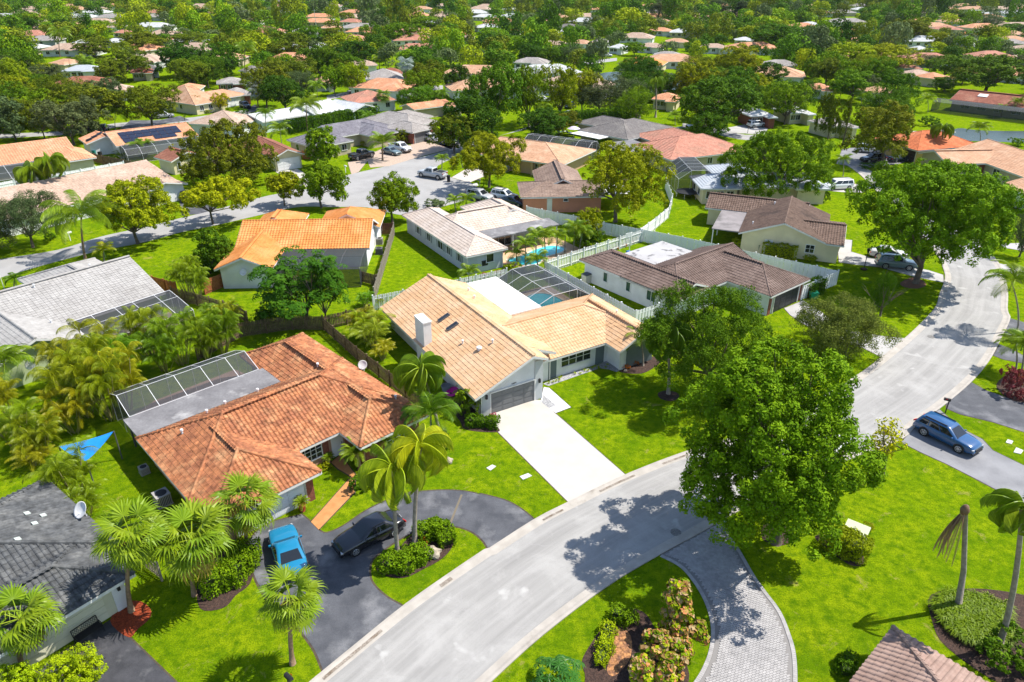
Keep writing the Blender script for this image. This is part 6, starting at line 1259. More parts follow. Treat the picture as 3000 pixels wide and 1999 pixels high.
def far_palm_crown(fk, kind):
    key = ('crown', fk, kind)
    if key in PALM: return PALM[key]
    n = PSPEC[kind][0]; bm = bmesh.new(); g = random.Random(3)
    for i in range(n):
        f = i / (n - 1); el = (0.9 - 1.75 * f) if fk == 'fan' else (0.62 - 1.05 * f); me = frond_mesh(fk, i % 3).copy(); me.transform(Matrix.Rotation(i * 2.39996, 4, 'Z') @ Matrix.Rotation(-el + g.uniform(-0.1, 0.1), 4, 'Y')); bm.from_mesh(me); bpy.data.meshes.remove(me)
    me = bpy.data.meshes.new('crown'); bm.to_mesh(me); bm.free(); me.materials.append(M_FROND); PALM[key] = me; return me
def PM(r, xb, yb, xt, yt, rad, kind, label=None, **kw):
    b = P(r, xb, yb); d = ray(r, xt, yt); t = b.y / d.y; H = max(1.2, CAM_H + d.z * t); return palm(b, H, rad / REG[r][2] * m_per_px(b), kind, label, top=(d.x * t, b.y), **kw)
PM('e', 1008, 1025, 1000, 430, 270, 'fan', 'fan palm rising from the red mulch ring', dead=0.1)
PM('e', 1490, 900, 1470, 470, 310, 'fan', 'broad fan palm with yellowing lower leaves above the long hedge', dead=0.45)
PM('e', 1900, 560, 1880, 190, 260, 'fan', 'fan palm against the red tiled garage', dead=0.2)
PM('f', 412, 1425, 400, 930, 255, 'fan', 'fan palm beside the mailbox and the asphalt driveway', dead=0.15)
PM('e', 180, 1480, 150, 1080, 280, 'fan', 'fan palm at the lower left corner in front of the cream wall')
PM('f', 1218, 605, 1180, -60, 340, 'queen', 'queen palm with trunk in the front of the island bed', col=(0.25, 0.34, 0.010))
PM('f', 1350, 515, 1390, -230, 310, 'queen', 'queen palm with lime young fronds at the back of the island bed', col=(0.33, 0.38, 0.008))
PM('b', 1530, 960, 1390, 480, 270, 'queen', 'queen palm in front of the shaded wall of the tan house')
PM('b', 1470, 1090, 1470, 830, 230, 'feather', 'dark short palm beside the brick wing of the red house', col='mid')
PM('b', 930, 1245, 900, 1120, 130, 'date', 'pygmy date palm beside the orange path')
PM('b', 1125, 1150, 1120, 1030, 130, 'date', 'pygmy date palm against the brick wing')
PM('h', 1890, 1310, 2080, 230, 290, 'queen', 'tall queen palm at the right edge with drooping fronds')
PM('c', 1458, 665, 1455, 210, 250, 'queen', 'tall palm on the front lawn with mulch ring', col='mid')
PM('c', 1265, 450, 1250, 250, 160, 'feather', 'young palm in the mulch bed before the grey wall panel')
PM('D', 588, 842, 560, 560, 250, 'coco', 'tall coconut palm beside the far street')
PM('D', 720, 860, 715, 790, 90, 'feather', 'small pale palm behind the grey tiled roof', col='areca')
PM('F', 2305, 1345, 2270, 1010, 190, 'feather', 'palm at the right edge beside the road', col='palm')
PM('d', 2025, 490, 2030, 290, 140, 'feather', 'left palm of the pair in the croton bed', col='palm')
PM('d', 2068, 500, 2091, 270, 140, 'feather', 'right palm of the pair in the croton bed', col='palm')
PM('D', 100, 1050, 100, 985, 70, 'feather', 'small palm behind the grey roof at the left edge', col='mid')
PM('a', 25, 690, 30, 430, 230, 'feather', 'palm beside the pale green gable at the left edge')
for q in [('E',1215,885,1205,815,80,'feather','leftmost small palm beside the curved pool'),('E',1268,890,1270,755,95,'feather','palm at the near edge of the curved pool'),('E',1340,850,1345,700,95,'feather','palm between the pool and the patio roof'),('E',1405,835,1400,690,95,'feather','palm in the middle of the pool edge'),('E',1480,825,1490,700,85,'feather','palm near the right end of the curved pool'),('E',1540,800,1545,690,80,'feather','slim palm right of the curved pool'),('E',1600,790,1610,640,100,'feather','tall slim palm beside the white fence'),('E',1640,790,1660,670,90,'feather','palm closest to the white picket fence'),
 ('E',790,525,780,450,70,'feather','left small palm at the end of the cul-de-sac'),('E',855,510,862,440,75,'feather','right small palm at the end of the cul-de-sac'),('E',285,165,285,50,100,'date','date palm on the round lawn beside the black pickup'),('E',693,225,695,155,55,'feather','small palm on the lawn by the silver pickup'),('E',835,218,825,155,50,'feather','second small palm on the lawn by the silver pickup'),('F',380,1010,375,900,100,'feather','palm standing over the dark brown roof'),('F',1105,275,1108,165,60,'feather','slim palm beside the far driveway'),('E',880,1010,880,940,90,'feather','palm beside the back fence of the tan house'),('E',1360,930,1350,860,100,'feather','yellowish palm between pool and screen enclosure')]:
    PM(*q)
for q in [('A',415,395,410,230,75,'coco'),('A',1690,510,1690,330,75,'coco'),('A',797,905,795,790,85,'feather'),('A',1395,600,1390,490,85,'feather'),('A',2120,905,2110,730,110,'coco'),('A',1835,940,1830,790,70,'feather'),('A',1350,770,1348,690,45,'date'),('A',1780,745,1778,620,80,'bismarck'),('A',560,500,562,410,45,'fan'),('A',610,510,605,420,45,'fan'),('A',2190,700,2185,600,65,'feather'),('A',1945,1010,1930,900,90,'feather'),
 ('B',445,600,442,440,62,'bismarck'),('B',820,450,825,350,60,'coco'),('B',350,450,352,370,60,'coco'),('B',265,480,262,410,50,'coco'),('B',285,765,288,660,55,'fan'),('B',1405,885,1400,760,80,'queen'),('B',2165,810,2170,570,85,'royal'),('B',2055,815,2050,620,70,'royal'),('B',1960,560,1955,460,60,'coco'),('B',2080,560,2075,470,60,'coco'),('B',1105,240,1105,170,45,'royal'),('B',1280,240,1280,180,45,'coco'),('B',1460,330,1465,270,45,'royal'),('B',60,640,45,560,60,'fan'),('B',700,740,698,650,50,'feather'),('B',2300,860,2300,800,50,'feather'),
 ('C',800,365,800,270,75,'coco'),('C',700,465,700,390,48,'royal'),('C',1785,1090,1790,900,95,'queen'),('C',2050,980,2045,890,75,'feather'),('C',2195,810,2190,760,50,'date'),('C',2315,810,2310,710,55,'feather'),('C',1955,395,1952,300,65,'bismarck'),('C',1230,720,1235,680,80,'feather'),('C',1690,775,1690,690,60,'feather'),('C',890,330,895,270,55,'royal'),('C',600,370,598,330,35,'fan'),('C',420,380,418,330,40,'royal'),('C',1050,490,1050,450,60,'royal'),('C',30,560,20,470,60,'coco')]:
    PM(*q, parts=False)
PM('D', 225, 500, 220, 245, 150, 'queen', 'left queen palm of the pair against the beige roof')
PM('D', 350, 490, 345, 180, 140, 'queen', 'right queen palm of the pair against the beige roof')
# the dead palm on the right: bare trunk with hanging brown fronds
def dead_palm():
    b = P('h', 1585, 1000); d = ray('h', 1640, 250); t = b.y / d.y; H = CAM_H + d.z * t; tx = d.x * t - b.x; root = empty('palm_tree', b); tag(root, 'dead palm with bare trunk and hanging brown fronds', 'palm', 'palms of the neighbourhood')
    MB().tube([(0, 0, 0), (tx * 0.3, 0, H * 0.4), (tx * 0.75, 0, H * 0.8), (tx, 0, H)], [0.2, 0.15, 0.13, 0.15], 9).build('trunk', M_PALMBARK, root, True)
    MB().lathe([(0.05, 0), (0.2, 0.1), (0.24, 0.35), (0.15, 0.6), (0.02, 0.7)], 8, (tx, 0, H - 0.3)).build('bud', mat('dry_brown', (0.20, 0.12, 0.07), (0.13, 0.08, 0.05), 6), root, True)
    for i in range(10):
        o = put('dead_frond', frond_mesh('dead', i % 3), root, (tx, 0, H + 0.1), (0, 0, 0), (0.9, 0.6, 0.95)); o.rotation_euler = (Matrix.Rotation(2.3 + i * 0.22, 3, 'Z') @ Matrix.Rotation(0.12 - 0.03 * i, 3, 'Y')).to_euler(); o.color = (0.26, 0.17, 0.10, 1)
dead_palm()
# ------------------------------------------------------------------ areca clumps and grassy ground cover
ARECA = {}
def areca_mesh(v):
    if v in ARECA: return ARECA[v]
    g = random.Random(v + 21); bm = bmesh.new(); st = MB()
    for s in range(13):
        a = g.uniform(0, 6.28); rr = g.uniform(0.1, 0.9); h = g.uniform(1.2, 3.2); tip = Vector((math.cos(a) * (rr + 0.5), math.sin(a) * (rr + 0.5), h)); st.tube([(math.cos(a) * rr * 0.5, math.sin(a) * rr * 0.5, 0), tip], [0.05, 0.035], 5)
        for k in range(7):
            me = frond_mesh('areca', k % 3).copy(); sc = g.uniform(0.6, 0.95); me.transform(Matrix.Translation(tip) @ Matrix.Rotation(k * 0.9 + g.uniform(0, 1), 4, 'Z') @ Matrix.Rotation(-g.uniform(-0.35, 0.45), 4, 'Y') @ Matrix.Scale(sc, 4)); bm.from_mesh(me); bpy.data.meshes.remove(me)
    me = bpy.data.meshes.new('fronds'); bm.to_mesh(me); bm.free(); me.materials.append(M_FROND); ARECA[v] = (me, st.mesh('stems', mat('areca_stem', (0.30, 0.26, 0.09), (0.2, 0.2, 0.07), 5))); return ARECA[v]
def areca(r, x, yb, yt, w, col=None, label=None):
    col = col or ('areca', 'palm', 'bright', 'palm')[(int(x) * 7 + int(yb)) % 4]
    b = P(r, x, yb); R = w / REG[r][2] * m_per_px(b) / 2; b.y += R * 0.4; H = max(height_at(r, x, yt, b), 1.2); f, s = areca_mesh((int(x) + int(yb)) % 3); root = empty('areca_palm', (b.x, b.y, 0)); rz = random.uniform(0, 6)
    o = put('fronds', f, root, (0, 0, 0), (0, 0, rz), (R / 1.9, R / 1.9, H / 3.2)); tint(o, col, 0.22); put('stems', s, root, (0, 0, 0), (0, 0, rz), (R / 1.9, R / 1.9, H / 3.2)); tag(root, label or ('%s clumping palm %s' % (CW[col], where(b, H * 0.5))), 'palm', 'clumping palms', auto=True, at=Vector((b.x, b.y, H)))
for q in [('a',120,1150,820,380),('a',300,1180,900,320),('a',560,1520,1170,400),('a',560,640,330,330),('a',740,560,200,360),('a',620,880,480,380),('a',820,900,470,380),('a',950,830,400,340),('a',930,560,270,320),('a',1130,430,110,300),('a',1250,520,250,300),('a',1380,470,130,300),('a',1560,430,150,260),('a',1700,370,90,260),('a',700,760,340,340),('a',60,920,620,240),('a',540,1000,700,330),('a',230,1250,1080,300),
 ('D',1290,1130,890,190),('D',1360,1150,940,180),('D',1480,1310,1190,170),('D',1570,1330,1180,170),('b',1030,330,120,330,'palm','clumping palm beside the picket fence and the tan house wall'),('b',960,280,90,200),('b',1100,420,300,180),('E',170,1180,1150,110),('E',270,1190,1130,90),('E',170,1390,1230,230),('E',1250,1180,1165,0.5),('B',190,900,790,130),('B',560,750,620,120),('b',1740,800,640,170,'palm','leafy clump against the tan house side wall'),('e',640,330,100,300),('A',980,1090,985,160),('A',850,1095,1050,120,'bright'),('F',480,440,410,60)]:
    if q[4] > 1: areca(*q)
def tufts(label, poly, n, L, col, seed, name='ground_cover'):
    g = np.random.default_rng(seed); xs = [q.x for q in poly]; ys = [q.y for q in poly]; V = []; F = []; t = []; k = 0
    while k < n:
        x, y = g.uniform(min(xs), max(xs)), g.uniform(min(ys), max(ys))
        if not in_poly(x, y, poly): continue
        k += 1; tn = g.uniform(0.2, 0.9); c = Vector((x, y, 0.02))
        for _ in range(16):
            a = g.uniform(0, 6.28); l = L * g.uniform(0.7, 1.2); d = Vector((math.cos(a), math.sin(a), 0)); s = Vector((-d.y, d.x, 0)) * 0.02; m = c + d * l * 0.35 + Vector((0, 0, l * 0.75)); e = c + d * l * 0.95 + Vector((0, 0, l * 0.5)); o = len(V); V += [c - s, c + s, m + s, m - s, e]; F += [(o, o + 1, o + 2, o + 3), (o + 3, o + 2, o + 4, o + 4)]; t += [tn] * 5
    me = bpy.data.meshes.new(name); me.from_pydata([tuple(q) for q in V], [], [f if f[2] != f[3] else f[:3] for f in F]); at = me.attributes.new('tint', 'FLOAT', 'POINT'); at.data.foreach_set('value', np.array(t, np.float32)); me.materials.append(M_FROND)
    o = put(name, me); tint(o, col, 0.02); tag(o, label, 'ground cover', kind='stuff')
tufts('spiky green grassy border around the palm trunks', Ps('h', 1390, 1010, 1470, 900, 1600, 890, 1800, 950, 1950, 1000, 2000, 1250, 1850, 1350, 1600, 1250, 1450, 1130), 420, 0.6, 'palm', 51)
tufts('small plants dotted in the river stone bed', Ps('c', 520, 590, 700, 510, 870, 470, 985, 420, 1000, 470, 870, 485, 560, 595), 16, 0.25, 'lime', 52)
# papaya like plant with star shaped leaves at the bottom edge
def star_plant():
    b = P('g', 620, 1600); root = empty('shrub', b); tag(root, 'glossy star leaved plant at the bottom edge beside the street', 'shrub'); V = []; F = []; t = []; g = random.Random(8)
    for i in range(46):
        a = g.uniform(0, 6.28); rr = g.uniform(0, 1.5) ; c = Vector((math.cos(a) * rr, math.sin(a) * rr, 1.5 - 0.35 * rr * rr + g.uniform(-0.15, 0.15))); n = Vector((math.cos(a) * rr * 0.5, math.sin(a) * rr * 0.5, 1)).normalized(); x = n.orthogonal().normalized(); y = n.cross(x); tn = g.uniform(0.3, 0.7); s = g.uniform(0.30, 0.42); ph = g.uniform(0, 6)
        for k in range(8):
            an = ph + k * 0.785; d = x * math.cos(an) + y * math.sin(an); q = n.cross(d); o = len(V); V += [c, c + d * s * 0.55 - q * s * 0.17 - n * 0.02, c + d * s - n * 0.10, c + d * s * 0.55 + q * s * 0.17 - n * 0.02]; F.append((o, o + 1, o + 2, o + 3)); t += [tn + (0.15 if k % 2 else 0)] * 4
    o = put('foliage', mesh_np('foliage', [tuple(q) for q in V], F, M_FROND, attrs={'tint': t}), root); o.color = (0.04, 0.15, 0.02, 1); MB().tube([(0, 0, 0), (0, 0, 1.4)], [0.07, 0.05], 6).build('stem', M_BARK, root)
star_plant()
# ------------------------------------------------------------------ the wood beyond
def far_wood():
    g = np.random.default_rng(77); foot = []
    for h in HOUSES:
        for f in h.foot: c = h.W((f[0] + f[2]) / 2, (f[1] + f[3]) / 2); foot.append((c.x, c.y, max(f[2] - f[0], f[3] - f[1]) / 2 + 2))
    FT = np.array(foot); styles = ['umb', 'round', 'open', 'umb', 'dark', 'fine']; cs = ['bright', 'olive', 'mid', 'mid', 'dark', 'grey', 'yellow', 'olive']; left = 300 - NT[0]; spots = []
    lakes = [P('B', 2020, 560), P('C', 2150, 935), P('C', 1900, 800), P('B', 1800, 470)]
    def free(x, y, r):
        d = np.hypot(FT[:, 0] - x, FT[:, 1] - y)
        if (d < FT[:, 2] - 1.5 + r * 0.8).any(): return False
        ahead = (FT[:, 1] - y > 0) & (FT[:, 1] - y < FT[:, 2] + 6 + y * 0.13) & (np.abs(FT[:, 0] - x * FT[:, 1] / y) < FT[:, 2] * 0.8)
        if ahead.any() and g.random() < (0.94 if y < 240 else 0.80): return False
        return all(math.hypot(x - l.x, y - l.y) > k for l, k in zip(lakes, (9, 20, 18, 10)))
    done = []
    for y0, y1, sp in ((150, 260, 9.0), (260, 420, 10.0), (420, 760, 12.5), (760, 1700, 18.0)):
        y = y0
        while y < y1:
            x = -0.80 * y - 20
            while x < 0.80 * y + 20:
                px_, py_ = x + g.uniform(-0.45, 0.45) * sp, y + g.uniform(-0.45, 0.45) * sp; R = g.uniform(0.42, 0.74) * sp * (1.0 if y < 700 else 0.85)
                if free(px_, py_, R): spots.append((px_, py_, R, sp))
                x += sp
            y += sp
    near = sorted([s for s in spots if s[1] < 430], key=lambda s: s[1])
    ex = [(o.location.x, o.location.y) for o, l, a in TAGGED if o.name.startswith('tree')]; EX = np.array(ex)
    near = [s for s in near if np.hypot(EX[:, 0] - s[0], EX[:, 1] - s[1]).min() > s[2] * 1.3 + 2]
    used = set()
    for s in near[:max(left, 0)]:
        R = s[2]; plant_tree((s[0], s[1]), R * g.uniform(1.25, 1.75), R, styles[g.integers(0, 6)], cs[g.integers(0, 8)]); used.add(s)
    rest = [s for s in spots if s not in used and (s[1] >= 430 or s in near)]
    # the rest stand as one wood: a point per tree, a small crown on each point
    lib = bpy.data.collections.new('wood_crowns'); NV = 8
    for k in range(NV):
        n = 1100; m = 13; sub = unit(g.normal(size=(m, 3)) + np.array([0, 0, 0.45])) * np.array([0.70, 0.70, 0.50]); i = g.integers(0, m, n); d = unit(g.normal(size=(n, 3)) + np.array([0, 0, 0.35])); p = sub[i] + d * np.array([0.36, 0.36, 0.31]) * g.uniform(0.7, 1.06, (n, 1)) + np.array([0, 0, 0.75])
        V, F = quads(p, unit(d + g.normal(size=(n, 3)) * 0.5 + np.array([0, 0, 0.3])), 0.064 * g.uniform(0.6, 1.4, n), g, 0.7); tone = np.clip(g.normal(0.5, 0.15, m), 0, 1)
        lib.objects.link(bpy.data.objects.new('wood_crown', mesh_np('wood_crown', V, F, M_LEAFI, attrs={'tint': np.repeat(np.clip(tone[i] + g.normal(0, 0.15, n), 0, 1), 4)})))
    me = bpy.data.meshes.new('distant_woodland'); N = len(rest); me.vertices.add(N); me.vertices.foreach_set('co', np.array([(x, y, 0) for x, y, R, sp in rest], np.float32).ravel())
    sc = np.array([(R, R, R * (g.uniform(0.7, 1.2) if g.random() < 0.85 else g.uniform(1.3, 1.9))) for x, y, R, sp in rest], np.float32); cc = np.array([np.array(COLS[cs[g.integers(0, 8)]]) * g.uniform(0.95, 1.5) for _ in rest], np.float32)
    a = me.attributes.new('size', 'FLOAT_VECTOR', 'POINT'); a.data.foreach_set('vector', sc.ravel()); a = me.attributes.new('spin', 'FLOAT_VECTOR', 'POINT'); a.data.foreach_set('vector', np.stack([np.zeros(N), np.zeros(N), g.uniform(0, 6.28, N)], 1).astype(np.float32).ravel())
    a = me.attributes.new('leafcol', 'FLOAT_COLOR', 'POINT'); a.data.foreach_set('color', np.hstack([cc, np.ones((N, 1), np.float32)]).ravel()); a = me.attributes.new('which', 'INT', 'POINT'); a.data.foreach_set('value', g.integers(0, NV, N).astype(np.int32)); me.materials.append(M_LEAFI)
    ng = bpy.data.node_groups.new('wood', 'GeometryNodeTree'); ng.interface.new_socket('Geometry', in_out='INPUT', socket_type='NodeSocketGeometry'); ng.interface.new_socket('Geometry', in_out='OUTPUT', socket_type='NodeSocketGeometry'); nn = ng.nodes; ln = ng.links
    gi, go, ip, ci = nn.new('NodeGroupInput'), nn.new('NodeGroupOutput'), nn.new('GeometryNodeInstanceOnPoints'), nn.new('GeometryNodeCollectionInfo'); ci.inputs['Collection'].default_value = lib; ci.inputs['Separate Children'].default_value = True; ci.inputs['Reset Children'].default_value = True
    def at_(name, typ): q = nn.new('GeometryNodeInputNamedAttribute'); q.data_type = typ; q.inputs[0].default_value = name; return q.outputs[0]
    ln.new(gi.outputs[0], ip.inputs['Points']); ln.new(ci.outputs[0], ip.inputs['Instance']); ip.inputs['Pick Instance'].default_value = True; ln.new(at_('which', 'INT'), ip.inputs['Instance Index']); ln.new(at_('size', 'FLOAT_VECTOR'), ip.inputs['Scale'])
    er = nn.new('FunctionNodeEulerToRotation'); ln.new(at_('spin', 'FLOAT_VECTOR'), er.inputs[0]); ln.new(er.outputs[0], ip.inputs['Rotation']); ln.new(ip.outputs[0], go.inputs[0])
    o = put('distant_woodland', me); md = o.modifiers.new('wood', 'NODES'); md.node_group = ng
    tag(o, 'dense canopy of distant trees reaching the skyline', 'woodland', kind='stuff'); print('far trees', N, 'individual', NT[0])
far_wood()
# ------------------------------------------------------------------ cars
M_TYRE = mat('tyre_rubber', (0.018, 0.018, 0.019), None, rough=0.85); M_RIM = mat('alloy_rim', (0.55, 0.55, 0.56), None, rough=0.3, metal=0.8)
M_CARGLASS = mat('car_glass', (0.012, 0.015, 0.018), None, rough=0.04, spec=0.8); M_TAIL = mat('tail_lamp', (0.45, 0.02, 0.015), None, rough=0.2); M_HEAD = mat('head_lamp', (0.38, 0.39, 0.41), None, rough=0.08, spec=0.8); M_BLACKP = mat('black_plastic', (0.022, 0.022, 0.024), None, rough=0.55)
def paint(name, c, rough=0.25): return mat('paint_' + name, c, None, rough=rough, spec=0.5, coat=0.8)
PAINT = dict(blue=paint('blue', (0.015, 0.075, 0.20)), teal=paint('bright_blue', (0.008, 0.17, 0.32)), black=paint('black', (0.012, 0.012, 0.015)), white=paint('white', (0.72, 0.72, 0.72)), silver=paint('silver', (0.42, 0.43, 0.44)), greyteal=paint('grey_teal', (0.12, 0.17, 0.18)), dark=paint('dark_blue', (0.015, 0.025, 0.05)), champagne=paint('champagne', (0.50, 0.48, 0.44)))
#  kind: length, half width, ground clearance, [(x, top z)] of the lower body, cabin (belt x0, x1, roof x0, x1, belt z, roof z), wheel radius, axle x
CARS = dict(
    sedan=(4.75, 0.90, 0.20, [(-1.0, .62), (-.97, .90), (-.80, .98), (-.55, .98), (.18, .97), (.45, .92), (.80, .80), (.96, .66), (1.0, .48)], (-1.72, 0.98, -1.02, 0.12, .93, 1.43), 0.33, 1.42),
    coupe=(4.7, 0.92, 0.18, [(-1.0, .66), (-.97, .93), (-.80, .99), (-.45, .98), (.14, .95), (.45, .93), (.80, .84), (.96, .70), (1.0, .48)], (-1.85, 0.75, -0.75, 0.02, .93, 1.36), 0.35, 1.38),
    wagon=(4.86, 0.93, 0.26, [(-1.0, .66), (-.985, .98), (-.90, 1.06), (-.5, 1.05), (.22, 1.04), (.48, 1.02), (.82, .92), (.96, .78), (1.0, .52)], (-2.28, 1.12, -1.95, 0.25, 1.0, 1.60), 0.36, 1.38),
    suv=(4.75, 0.94, 0.28, [(-1.0, .70), (-.985, 1.05), (-.92, 1.12), (-.5, 1.11), (.22, 1.10), (.48, 1.08), (.84, .98), (.97, .84), (1.0, .56)], (-2.26, 1.15, -2.0, 0.35, 1.06, 1.72), 0.37, 1.36),
    van=(5.0, 0.98, 0.22, [(-1.0, .70), (-.99, 1.05), (-.92, 1.10), (-.5, 1.10), (.35, 1.08), (.60, 1.02), (.88, .90), (.97, .78), (1.0, .52)], (-2.44, 1.75, -2.25, 0.75, 1.04, 1.74), 0.35, 1.5),
    pickup=(5.7, 1.0, 0.38, [(-1.0, .82), (-.99, 1.20), (-.6, 1.22), (-.2, 1.22), (.30, 1.22), (.55, 1.20), (.88, 1.12), (.98, 0.98), (1.0, .66)], (-0.75, 1.45, -0.62, 0.75, 1.18, 1.90), 0.42, 1.85))
CARM = {}
def car_parts(kind):
    if kind in CARM: return CARM[kind]
    L, hw, gc, prof, (bx0, bx1, rx0, rx1, bz, rz), wr, ax = CARS[kind]; out = {}
    mb = MB(); N = 28; xs = np.linspace(-1, 1, N); pz = np.interp(xs, [p[0] for p in prof], [p[1] for p in prof]); rows = []
    for x, z in zip(xs, pz):
        e = 1 - 0.16 * abs(x) ** 5 - 0.05 * abs(x) ** 2; w = hw * e; zl = gc + 0.10 * max(0, abs(x) - 0.82) / 0.18; zm = (z + zl) / 2
        rows.append([(0, z + 0.025), (w * 0.55, z + 0.02), (w * 0.86, z - 0.01), (w * 0.97, z - 0.07), (w, zm + 0.08), (w * 0.985, zm - 0.12), (w * 0.95, zl + 0.05), (w * 0.86, zl)])
    K = len(rows[0]); V = []; F = []
    for i, row in enumerate(rows):
        full = [(-y, z) for y, z in row[:0:-1]] + row; V += [(xs[i] * L / 2, y, z) for y, z in full]
    K2 = 2 * K - 1
    for i in range(N - 1):
        for j in range(K2 - 1): a = i * K2 + j; F.append((a, a + 1, a + K2 + 1, a + K2))
        F.append((i * K2 + K2 - 1, i * K2, (i + 1) * K2, (i + 1) * K2 + K2 - 1))
    F.append(tuple(range(K2))); F.append(tuple((N - 1) * K2 + j for j in reversed(range(K2)))); out['body'] = MB().add(V, F).mesh('body', PAINT['blue'], True, True)
    # cabin: rounded frustum in body colour, windows set proud of it
    def ring(x0, x1, w, z, n=5, rr=0.22):
        pts = []
        for cx, cy, a0 in ((x1 - rr, w - rr, 0), (x0 + rr, w - rr, 90), (x0 + rr, -w + rr, 180), (x1 - rr, -w + rr, 270)):
            for k in range(n): a = R_(a0 + 90 * k / (n - 1)); pts.append((cx + rr * math.cos(a), cy + rr * math.sin(a), z))
        return pts
    w0, w1 = hw * 0.93, hw * 0.74; mid = 0.93; R0 = ring(bx0, bx1, w0, bz - 0.04); R1 = ring(bx0 + (rx0 - bx0) * mid, bx1 + (rx1 - bx1) * mid, w0 + (w1 - w0) * mid, bz + (rz - bz) * 0.9, rr=0.2); R2 = ring(rx0 + 0.12, rx1 - 0.1, w1 * 0.86, rz, rr=0.18); n = len(R0)
    F = [(i, (i + 1) % n, n + (i + 1) % n, n + i) for i in range(n)] + [(n + i, n + (i + 1) % n, 2 * n + (i + 1) % n, 2 * n + i) for i in range(n)] + [tuple(range(2 * n, 3 * n))]
    out['cabin'] = MB().add(R0 + R1 + R2, F).mesh('cabin', PAINT['blue'], True, True)
    def pane(pts, d):
        q = [Vector(p) for p in pts]; nn = (q[1] - q[0]).cross(q[2] - q[0]).normalized()
        if nn.dot(Vector(d)) < 0: nn = -nn
        return MB().add([p + nn * 0.022 for p in q] + [p - nn * 0.03 for p in q], [(0, 1, 2, 3), (7, 6, 5, 4), (0, 4, 5, 1), (1, 5, 6, 2), (2, 6, 7, 3), (3, 7, 4, 0)]).mesh('window', M_CARGLASS, False, True)
    lerp = lambda a, b, k: a + (b - a) * k
    def pt(front, s, k): # k = height fraction
        x = lerp(bx1, rx1, k) if front else lerp(bx0, rx0, k); return (x, s * (lerp(w0, w1, k) - 0.17), lerp(bz - 0.04, rz, k * 0.93))
    out['windshield'] = pane([pt(1, -1, .06), pt(1, 1, .06), pt(1, 1, .88), pt(1, -1, .88)], (1, 0, 0.6)); out['rear_window'] = pane([pt(0, -1, .15), pt(0, 1, .15), pt(0, 1, .86), pt(0, -1, .86)], (-1, 0, 0.6))
    def side(s, f0, f1):
        q = []
        for k, fr in ((0.13, f0), (0.13, f1), (0.86, f1), (0.86, f0)): xa, xb = lerp(bx0, rx0, k) + 0.24, lerp(bx1, rx1, k) - 0.24; q.append((lerp(xa, xb, fr), s * lerp(w0, w1, k), lerp(bz - 0.04, rz, k * 0.93)))
        return pane(q, (0, s, 0.2))
    ds = ((0.0, 0.44), (0.48, 1.0)) if kind in ('coupe', 'sedan', 'pickup') else ((0.0, 0.26), (0.29, 0.62), (0.65, 1.0))
    out['side_windows'] = [side(s, a, b) for s in (-1, 1) for a, b in ds]
    ty = MB(); ty.lathe([(wr * 0.66, -0.11), (wr * 0.95, -0.115), (wr, -0.07), (wr, 0.07), (wr * 0.95, 0.115), (wr * 0.66, 0.11)], 20, axis='y'); out['tyre'] = ty.mesh('tyre', M_TYRE, True, True)
    ri = MB()
    for k in range(7): a = k * 2 * math.pi / 7; ri.bar((0, 0.118, 0), (math.cos(a) * wr * 0.64, 0.120, math.sin(a) * wr * 0.64), 0.055, 0.02, up=(0, 1, 0))
    ri.lathe([(wr * 0.70, 0.112), (wr * 0.66, 0.124), (wr * 0.60, 0.116), (wr * 0.60, 0.10)], 18, axis='y'); ri.f = ri.f[:-2]; out['rim'] = ri.mesh('rim', M_RIM, False, False)
    ar = MB(); ar.lathe([(wr * 1.17, -0.03), (wr * 1.17, 0.012), (0.05, 0.010)], 18, axis='y'); out['arch'] = ar.mesh('wheel_arch', M_BLACKP)
    CARM[kind] = out; return out
